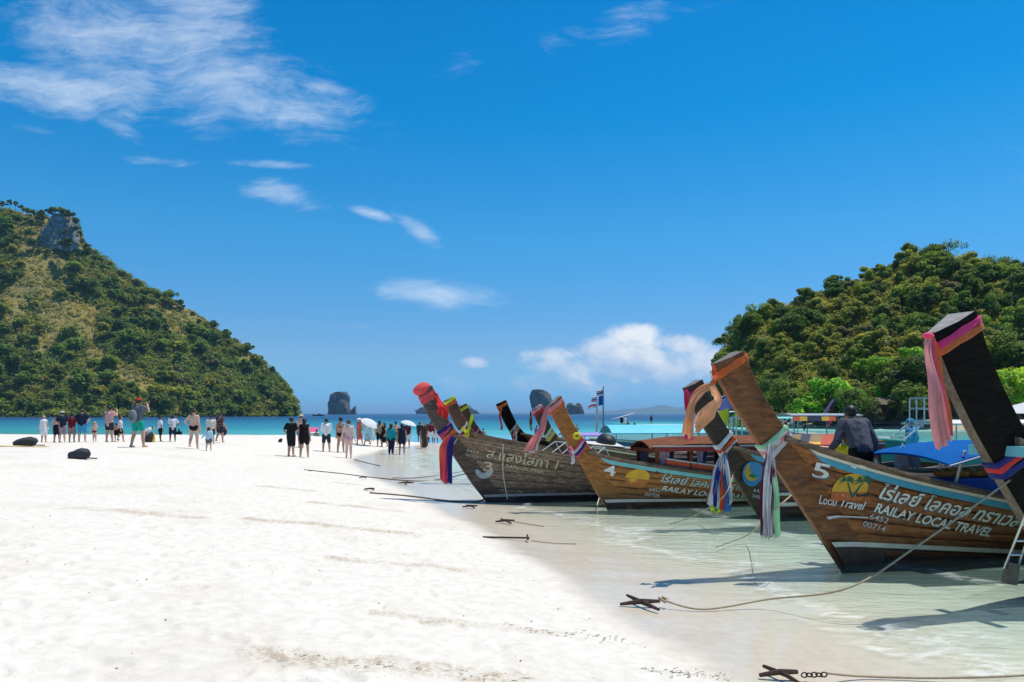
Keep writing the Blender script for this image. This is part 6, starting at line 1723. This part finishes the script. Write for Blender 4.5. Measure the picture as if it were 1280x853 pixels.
FB = dict(white=fab('white', (.72, .73, .75)), navy=fab('navy', (.015, .022, .05)), black=fab('black', (.012, .012, .014)), darkred=fab('darkred', (.16, .018, .022)), pattern=fab('pattern', (.32, .25, .25), (.06, .04, .06), 22), blue=fab('skyblue', (.05, .30, .50)),
          pink=fab('pink', (.62, .36, .34)), dark=fab('dark', (.03, .035, .05)), grey=fab('grey', (.11, .125, .14)), green=fab('green', (.01, .32, .24)), red=fab('redcap', (.36, .05, .03)), floral=fab('floral', (.05, .02, .03), (.45, .30, .26), 18), coral=fab('coral', (.55, .15, .15)),
          teal=fab('teal', (.01, .28, .32)), dots=fab('dots', (.03, .022, .022), (.28, .2, .17), 26), lightblue=fab('lightblue', (.40, .62, .68)), palepink=fab('palepink', (.60, .36, .42)), cream=fab('cream', (.62, .58, .50)), slate=fab('slate', (.085, .085, .11)), purple=fab('purplef', (.30, .20, .50)), plaid=fab('plaid', (.5, .48, .5), (.15, .1, .14), 30), straw=fab('straw', (.50, .40, .26)), lime=fab('limef', (.5, .55, .1)))
def stand(px, fy, ty, label, face=0.0, Y=None, **kw):
    """person whose feet meet the ground at picture row fy and whose head reaches row ty"""
    p_ = ray_ground(px, fy)
    if Y is not None: p_ = Vector(at(px, fy, Y))
    z = gz(p_.x, p_.y) if Y is None else p_.z
    H = (fy - ty) * p_.y / FPX / .992
    if Y is None: p_.z = z
    return person(p_ + Vector((0, 0, .0)), H, face, label, **kw)
W_, N_, K_ = FB['white'], FB['navy'], FB['black']
def back(rz=0.0): return rz
TO_US = PI
# left group at the far water's edge
stand(55, 553, 520, 'fair-haired person wrapped in a white towel, leftmost on the beach', .2, skin='tan', top=('towel', W_), hair='blond', hairlen='short', sex='f')
stand(71, 553.5, 518, 'shirtless person in black shorts beside the striped hat', -.2, skin='tan', bottom=('longshorts', K_), arms=('out', 'down'), legs='wide')
stand(78, 553.5, 514.5, 'person in dark shirt and striped sun hat', .4, skin='light', top=('tee', FB['navy']), bottom=('longshorts', FB['pattern']), hat=('cap', FB['plaid']), arms=('down', 'fwd'))
stand(90, 553, 517, 'man in dark red shirt and patterned shorts', .1, skin='tan', top=('tee', FB['darkred']), bottom=('longshorts', FB['pattern']), arms=('out', 'out'))
stand(103, 553, 511.5, 'man in navy shirt and sky blue shorts', .15, skin='light', top=('tee', N_), bottom=('longshorts', FB['blue']), hair='brown', arms=('hip', 'hip'))
stand(118.5, 553, 527.5, 'small child in red bikini bottoms beside the man in blue shorts', .3, skin='light', bottom=('brief', FB['darkred']), top=('bikini', FB['cream']), hair='blond', child=True, sex='f', arms=('down', 'face'))
e, J = stand(137, 553, 508, 'man in pale pink shirt and dark shorts raising a camera', -.25, skin='tan', top=('shirt', FB['pink']), bottom=('shorts', FB['dark']), arms=('cam', 'cam'), legs='wide')
stand(146, 552, 529, 'child in black swimwear beside the man in pink', .2, skin='tan', bottom=('shorts', K_), child=True)
stand(150.5, 552.5, 521.5, 'child in white and pink top walking beside the man in pink', -1.2, skin='tan', top=('tee', fab('whitepink', (.7, .68, .7), (.6, .3, .4), 9)), bottom=('shorts', K_), legs='walk')
pg, JG = stand(172.5, 559.5, 498, 'tall man in green shorts and red cap taking a picture', -.35, skin='tan', top=('tee', FB['grey']), bottom=('shorts', FB['green']), hat=('cap', FB['red']), arms=('cam', 'cam'), legs='wide', spread=.10, voxel=.018)
stand(182, 553, 528, 'person in white top bending down beyond the tall man', -1.4, skin='light', top=('tee', W_), bottom=('shorts', FB['palepink']), bend=1.1, arms=('fwd', 'fwd'))
stand(200.5, 552.5, 521, 'man in white shirt and black shorts, left of two', -.9, skin='brown', top=('tee', W_), bottom=('longshorts', K_), arms=('hip', 'down'), hairlen='short')
stand(216, 552.5, 519, 'man in printed white shirt and navy shorts, right of two', .5, skin='brown', top=('shirt', fab('whiteprint', (.66, .66, .68), (.3, .3, .36), 10)), bottom=('longshorts', N_), arms=('fwd', 'hip'))
stand(242.5, 561.5, 511, 'woman in black bikini bottoms holding a toddler by the hand', .05, skin='light', bottom=('brief', K_), hair='brown', hairlen='bun', sex='f', arms=('hip', 'down'), legs='step', voxel=.018)
stand(261, 564, 534.5, 'toddler in pale blue shirt beside the woman in bikini', .1, skin='light', top=('long', FB['lightblue']), bottom=('shorts', FB['grey']), child=True, arms=('out', 'down'))
stand(264, 556, 519.5, 'person in pale printed top behind the toddler', .3, skin='light', top=('tee', fab('paleprint', (.62, .58, .5), (.5, .42, .35), 16)), bottom=('shorts', FB['dark']))
stand(275, 553.5, 516, 'man in dark floral shirt carrying a bag', -.3, skin='tan', top=('shirt', FB['floral']), bottom=('shorts', FB['dark']), arms=('down', 'hold'), legs='step')
# middle group
stand(364, 571, 522, 'man dressed in black with hands on his phone', -.3, skin='tan', top=('shirt', K_), bottom=('longshorts', K_), arms=('hip', 'fwd'), voxel=.018)
stand(380.5, 572, 523.5, 'woman with long dark hair in a black top and shorts', .1, skin='tan', top=('tank', K_), bottom=('shorts', K_), hairlen='long', sex='f', legs='step', voxel=.018)
stand(376.5, 560, 518.5, 'shirtless man in a straw hat behind the woman in black', .2, skin='light', bottom=('shorts', FB['dark']), hat=('sunhat', FB['straw']))
stand(408, 565, 523.5, 'man in a white shirt and dark shorts walking to the water', .1, skin='tan', top=('long', W_), bottom=('longshorts', FB['dark']), arms=('fwd', 'fwd'), voxel=.018)
stand(426, 566, 522.5, 'woman in a black bikini with hair up', -.15, skin='tan', top=('bikini', K_), bottom=('brief', K_), hairlen='bun', sex='f', legs='step', voxel=.018)
stand(436, 573, 525, 'pale bather in light pink swimwear', .1, skin='pale', bottom=('brief', FB['palepink']), hair='brown', sex='f', arms=('hold', 'down'), legs='wide', voxel=.018)
stand(449.5, 555.5, 523, 'woman in coral dress and white hat', 2.6, skin='tan', top=('dress', FB['coral']), hat=('sunhat', W_), hairlen='long', sex='f', legs='step')
pu, JU = stand(459.5, 557, 528.5, 'person in pale dress under a white parasol', 1.6, skin='tan', top=('dress', FB['lightblue']), sex='f', arms=('up', 'fwd'), legs='walk')
stand(465.5, 552, 529, 'person in pale blue walking behind the white parasol', .4, skin='tan', top=('dress', FB['lightblue']), sex='f')
stand(474.5, 558.5, 526, 'woman in olive top and black skirt, left of a pair', .3, skin='tan', top=('tank', fab('khaki', (.30, .24, .15))), bottom=('longshorts', K_), sex='f', hairlen='long')
stand(480.5, 559, 528.5, 'woman in black dress, right of a pair', 2.2, skin='tan', top=('dress', K_), sex='f', hairlen='long', legs='step')
stand(489, 568.5, 530, 'woman in teal long-sleeved top and dark leggings', -.2, skin='tan', top=('long', FB['teal']), bottom=('pants', N_), sex='f', hairlen='long', voxel=.018)
stand(495, 557.5, 527, 'bather in brown swimwear behind the teal top', .6, skin='tan', bottom=('brief', K_), top=('bikini', FB['cream']), sex='f')
stand(502.5, 568.5, 530, 'woman in navy swim tunic with long black hair', .2, skin='tan', top=('tank', N_), bottom=('shorts', N_), sex='f', hairlen='long', voxel=.018)
pv, JV = stand(509, 560, 528, 'woman in white shorts under a small white parasol', .5, skin='tan', top=('tee', fab('darkmaroon', (.06, .015, .02))), bottom=('shorts', W_), sex='f', hairlen='long', arms=('up', 'down'))
stand(524.5, 553, 528, 'person in blue top left of the spotted dress', .2, skin='brown', top=('tee', FB['navy']), bottom=('shorts', FB['dark']))
stand(530, 561, 527.5, 'woman in a long spotted dark dress stepping out of the water', 2.9, skin='tan', top=('longdress', FB['dots']), sex='f', hairlen='long', legs='walk', voxel=.018)
stand(534.5, 553, 528.5, 'person in black behind the maroon shirt', .0, skin='brown', top=('tee', K_), bottom=('pants', K_))
stand(538.5, 554, 527, 'person in maroon shirt and white shorts', .1, skin='brown', top=('long', FB['darkred']), bottom=('longshorts', W_))
stand(545, 554, 530, 'person dressed in white nearest the red-capped prow', -.1, skin='brown', top=('tee', W_), bottom=('longshorts', W_))
# bathers in the water (feet on the bed, waist deep)
def bather(px, wy, ty, label, H=1.68, **kw):
    """wader whose waterline is at row wy"""
    Y = EYE * FPX / (wy - HOR); above = (wy - ty) * Y / FPX
    p_ = at(px, wy, Y); p_.z = above - H
    return person(p_, H, kw.pop('face', .2), label, **kw)
stand(604, 548, 528, 'shirtless man in dark shorts standing in the shallows behind the grey boat', .1, Y=None, skin='tan', bottom=('longshorts', N_), arms=('hip', 'hip'))
bather(396, 548, 537, 'bather sitting in the shallows behind the white shirt', skin='tan', bottom=('shorts', FB['darkred']))
bather(224, 547, 536, 'bather with black hair low in the water', skin='tan', top=('tee', K_), hairlen='long', sex='f')
bather(671, 543, 532, 'bather in purple shirt beyond the short dark prow', skin='tan', top=('tee', FB['purple']))
bather(721.5, 537.5, 531, 'dark-haired bather beside the prow of boat four', skin='tan', top=('tank', FB['straw']))
bather(777, 533.5, 520.5, 'bather in dark shirt carrying a long white board on the head, left of two', skin='brown', top=('tee', K_), bottom=('shorts', K_))
bather(781, 533.5, 520.5, 'bather in white shirt under the long white board, right of two', skin='brown', top=('tee', W_), bottom=('shorts', W_))
bather(785, 531, 526.5, 'dark head of a swimmer right of the white board', skin='brown')
bather(793, 532.5, 528, 'dark-haired swimmer beyond the light blue canopy', skin='brown', top=('tee', K_))
bather(842, 536, 531, 'swimmer near the sand bar', skin='tan')
def far_stand(px, fy, ty, label, zt, **kw):
    H = 1.68; Y = H * FPX / (fy - ty); return person(Vector(at(px, fy, Y)), H, kw.pop('face', 0.3), label, **kw)
e, _ = far_stand(814, 533.5, 523, 'person in dark red standing on the far sand bar', 0, skin='brown', top=('tee', FB['darkred']), bottom=('shorts', K_)); e.location.z = .2
for (px, fy, ty, lab, t_, b_) in [(989.5, 535, 519, 'person in white under the striped awning on the far shore', W_, FB['cream']), (1000, 536, 522, 'person in blue crouching on the far shore', FB['blue'], N_), (1005, 543, 535, 'dark swimmer below the striped awning', K_, K_)]:
    Y = 1.65 * FPX / (fy - ty); p_ = at(px, fy, Y); Y = min(Y, 96); p_ = at(px, fy, Y)
    person(p_, (fy - ty) * Y / FPX, .5, lab, skin='tan', top=('tee', t_), bottom=('shorts', b_))
# boatman in boat five
M5 = b5.root.matrix_basis
person((5.50, 11.65, .76), 1.66, .12, 'boatman in grey long-sleeved shirt bending forward in boat five', skin='brown', top=('long', fab('slate_worn', (.085, .085, .105), None)), bottom=('pants', K_), arms=('lean', 'lean'), legs='wide', hairlen='short', voxel=.014, bend=.48)
pb_ = at(1139, 560, 26); person((pb_.x, pb_.y, pb_.z - .9), (560 - 523.5) * 26 / FPX + .9, .6, 'hooded figure in blue on the teal boat', skin='brown', top=('long', FB['blue']), bottom=('pants', N_), hat=('cap', FB['blue']))
pb_ = at(1059, 541, 14); person((pb_.x, pb_.y, pb_.z - 1.45), 1.45, -.3, 'person in yellow shirt half hidden by the boatman', skin='brown', top=('tee', fab('yellowf', (.62, .42, .02))), bottom=('shorts', FB['darkred']))

# ------------------------------------------------------------------ things people carry, bags and floats
def parasol(p_, top_, rad, tilt, label):
    e = empty('parasol', p_, 0, label, 'parasol')
    d = (Vector(top_) - Vector(p_)); mb = MB(); mb.tube([(0, 0, 0), d], .012, 6); mb.build('shaft', m_steel, e)
    ax = d.normalized(); a = ax.orthogonal().normalized(); b_ = ax.cross(a); n = 8
    for k in range(n):
        rows = []
        for r_, h_ in ((.02, 0), (.4, -.06), (.75, -.20), (1, -.38)):
            rows.append([d + ax * (h_ * rad) + (a * math.cos(t_) + b_ * math.sin(t_)) * r_ * rad * (1 - (.06 * r_ if i == 1 else 0)) for i, t_ in enumerate((2 * PI * k / n, 2 * PI * (k + .5) / n, 2 * PI * (k + 1) / n))])
        mb = MB(); mb.grid(rows); mb.build('canopy_panel', cloth('parasol_white', (.80, .83, .86), .4), e, False)
p0 = pu.location + Vector((.05, -.1, pu['_h'] * .80)); parasol(p0, p0 + Vector((.22, -.12, .42)), .62, 0, 'large white parasol held at a slant')
p0 = pv.location + Vector((.05, -.1, pv['_h'] * .80)); parasol(p0, p0 + Vector((.12, -.05, .40)), .52, 0, 'small white parasol behind the streamers')
for q in (pu, pv): del q['_h']
for o in bpy.data.objects:
    if '_h' in o: del o['_h']
e = empty('camera_phone', pg.matrix_basis @ (JG['wr', 1] * .5 + JG['wr', -1] * .5 + Vector((0, .03, .07))), -.35, 'black phone held up by the tall man in green shorts', 'phone')
mb = MB(); mb.box((0, 0, .02), (.16, .015, .08)); mb.build('case', m_blk, e); mb = MB(); mb.ball((.05, .01, .035), .012, n=8, m=6); mb.build('lens', m_steel, e)
e = empty('backpack', pg.matrix_basis @ Vector((0, -.22, 1.08)), -.35, 'grey backpack worn by the tall man in green shorts', 'backpack')
mb = MB(); mb.ball((0, 0, .12), 1, (.17, .11, .25), 14, 10); remesh(mb, .02, 2, plain('pack_grey', (.16, .20, .21), .8), 'pack', e)
mb = MB(); mb.ball((0, -.09, .04), 1, (.12, .05, .11), 12, 8); mb.build('pocket', plain('pack_dark', (.08, .1, .11), .8), e, True)
for sd in (-1, 1):
    mb = MB(); mb.tube([(.1 * sd, .05, .32), (.11 * sd, .14, .38), (.12 * sd, .30, .22), (.1 * sd, .10, -.05)], .018, 6); mb.build('strap', plain('pack_dark', (.08, .1, .11), .8), e)
def soft_bag(px, fy, w_, h_, d_, mat, label, cat='bag', seed=1, handle=True, lop=.3):
    p_ = ray_ground(px, fy); e = empty('bag', (p_.x, p_.y, gz(p_.x, p_.y)), .2, label, cat)
    mb = MB(); mb.ball((0, 0, h_ * .42), 1, (w_ / 2, d_ / 2, h_ * .58), 26, 18)
    mb.v = [(math.copysign(abs(x / (w_ / 2)) ** .75, x) * w_ / 2, y, z) for x, y, z in mb.v]
    mb.v = [(x, y, z * (.72 + .28 * min(1, max(0, (x / w_ + .5) * 1.6))) + .09 * h_ * mnoise.noise(Vector((x, y, z)) * 11)) for x, y, z in mb.v]
    mb.v = [(x * (1 + .15 * mnoise.noise(Vector((x, y, z)) * 5 + Vector((seed, 0, 0)))) + lop * (z - h_ / 2) * .6, y * (1 + .15 * mnoise.noise(Vector((x, y, z)) * 6)), max(0, z + .05 * h_ * mnoise.noise(Vector((x, y, z)) * 8 + Vector((0, seed, 0))))) for x, y, z in mb.v]
    mb.build('bag_body', mat, e, True)
    if handle:
        mb = MB(); mb.tube([(w_ * .25, -d_ * .3, h_ * .3), (w_ * .55, -d_ * .5, .03), (w_ * .85, -d_ * .4, .02)], .02, 6); mb.build('strap', mat, e)
    return e
m_bagn = plain('bag_navy', (.022, .026, .036), .7, .3, 8, bump=.4)
soft_bag(99.5, 574, .62, .33, .35, m_bagn, 'dark rucksack lying alone on the dry sand', 'rucksack', 1)
soft_bag(32, 557.5, .85, .34, .4, m_bagn, 'dark bag on a yellow towel at the left edge', 'bag', 2)
pt_ = ray_ground(31, 558.5); mb = MB(); mb.slab([[(pt_.x - 1.1 + 1.9 * i / 6, pt_.y - .25 + .5 * j / 3, gz(pt_.x - 1.1 + 1.9 * i / 6, pt_.y - .25 + .5 * j / 3) + .02 + .008 * math.sin(i * 2 + j)) for i in range(7)] for j in range(4)], .012)
tag(mb.build('towel', fab('yellowtowel', (.65, .45, .15), (.7, .3, .2), 3), None, True), 'yellow and orange towel spread under the dark bag', 'towel')
soft_bag(187, 553, .35, .45, .3, m_bagn, 'dark backpack standing left of the yellow dry bag', 'backpack', 3, False)
soft_bag(191, 553, .22, .42, .22, plain('bag_yellow', (.68, .42, .01), .5), 'yellow dry bag beside a dark backpack', 'bag', 4, False, .05)
soft_bag(350.5, 553, .22, .22, .2, fab('bagmaroon', (.08, .02, .05)), 'small dark maroon bag left of the man in black', 'bag', 5, False)
p_ = ray_ground(283, 550); e = empty('tote_bag', (p_.x, p_.y - .4, gz(p_.x, p_.y) + .25), 0, 'dark tote bag in the hand of the man in floral shirt', 'bag')
mb = MB(); mb.ball((0, 0, .2), 1, (.2, .1, .24), 14, 10); mb.build('bag_body', fab('bagmaroon', (.08, .02, .05)), e, True); mb = MB(); mb.tube([(-.09, 0, .38), (0, 0, .62), (.09, 0, .38)], .014, 6); mb.build('handle', m_blk, e)
e = empty('paddle_board', at(778.5, 520.5, 121), .06, 'long white board carried on two heads', 'board')
mb = MB(); rows = []
for t_ in np.linspace(-1, 1, 15):
    w_ = .42 * max(.05, (1 - abs(t_) ** 3)); rows.append([(1.95 * t_, y * w_, .55 * t_ + .04 * (1 - y * y)) for y in np.linspace(-1, 1, 6)])
mb.slab(rows, -.10); mb.build('deck', m_roofw, e, True); mb = MB(); mb.slab([[(-1.6, 0, -.52), (-1.4, 0, -.46)], [(-1.6, 0, -.75), (-1.5, 0, -.7)]], .02); mb.build('fin', m_blk, e)
pf = at(389, 541, 78); e = empty('float', (pf.x, pf.y, 0), 0, 'pink and white inflatable float in the sea behind the man in white', 'float'); e.scale = (.55,) * 3
mb = MB(); mb.tube([(1.3 * math.cos(a), .8 * math.sin(a), .15) for a in np.linspace(0, 2 * PI, 25)], .28, 10); mb.build('ring', plain('float_white', (.75, .78, .8), .4), e, True)
mb = MB(); mb.slab([[(-1.2 + .48 * i, .1 + .3 * j, .3 + .34 * j) for i in range(6)] for j in range(4)], .16); mb.build('back_panel', plain('float_pink', (.85, .16, .30), .4), e, True)
finish_people()
# ------------------------------------------------------------------ sea air
m_haze = bpy.data.materials.new('sea_haze'); m_haze.use_nodes = True
t = NT(m_haze.node_tree); out = t.n('OutputMaterial')
pv_ = t.n('VolumePrincipled', ins={'Color': (.42, .72, 1.0), 'Density': .00009, 'Anisotropy': .1})
t.set(out.inputs['Volume'], pv_.outputs[0])
mb = MB(); mb.box((0, 20400, 80), (62000, 41600, 230))
tag(mb.build('haze', m_haze), 'thin blue sea haze filling the bay', 'haze', kind='stuff')
SC.cycles.max_bounces = 7; SC.cycles.diffuse_bounces = 3; SC.cycles.glossy_bounces = 3; SC.cycles.transmission_bounces = 4; SC.cycles.transparent_max_bounces = 10
SC.cycles.caustics_reflective = False; SC.cycles.caustics_refractive = False
SC.cycles.sample_clamp_indirect = 6
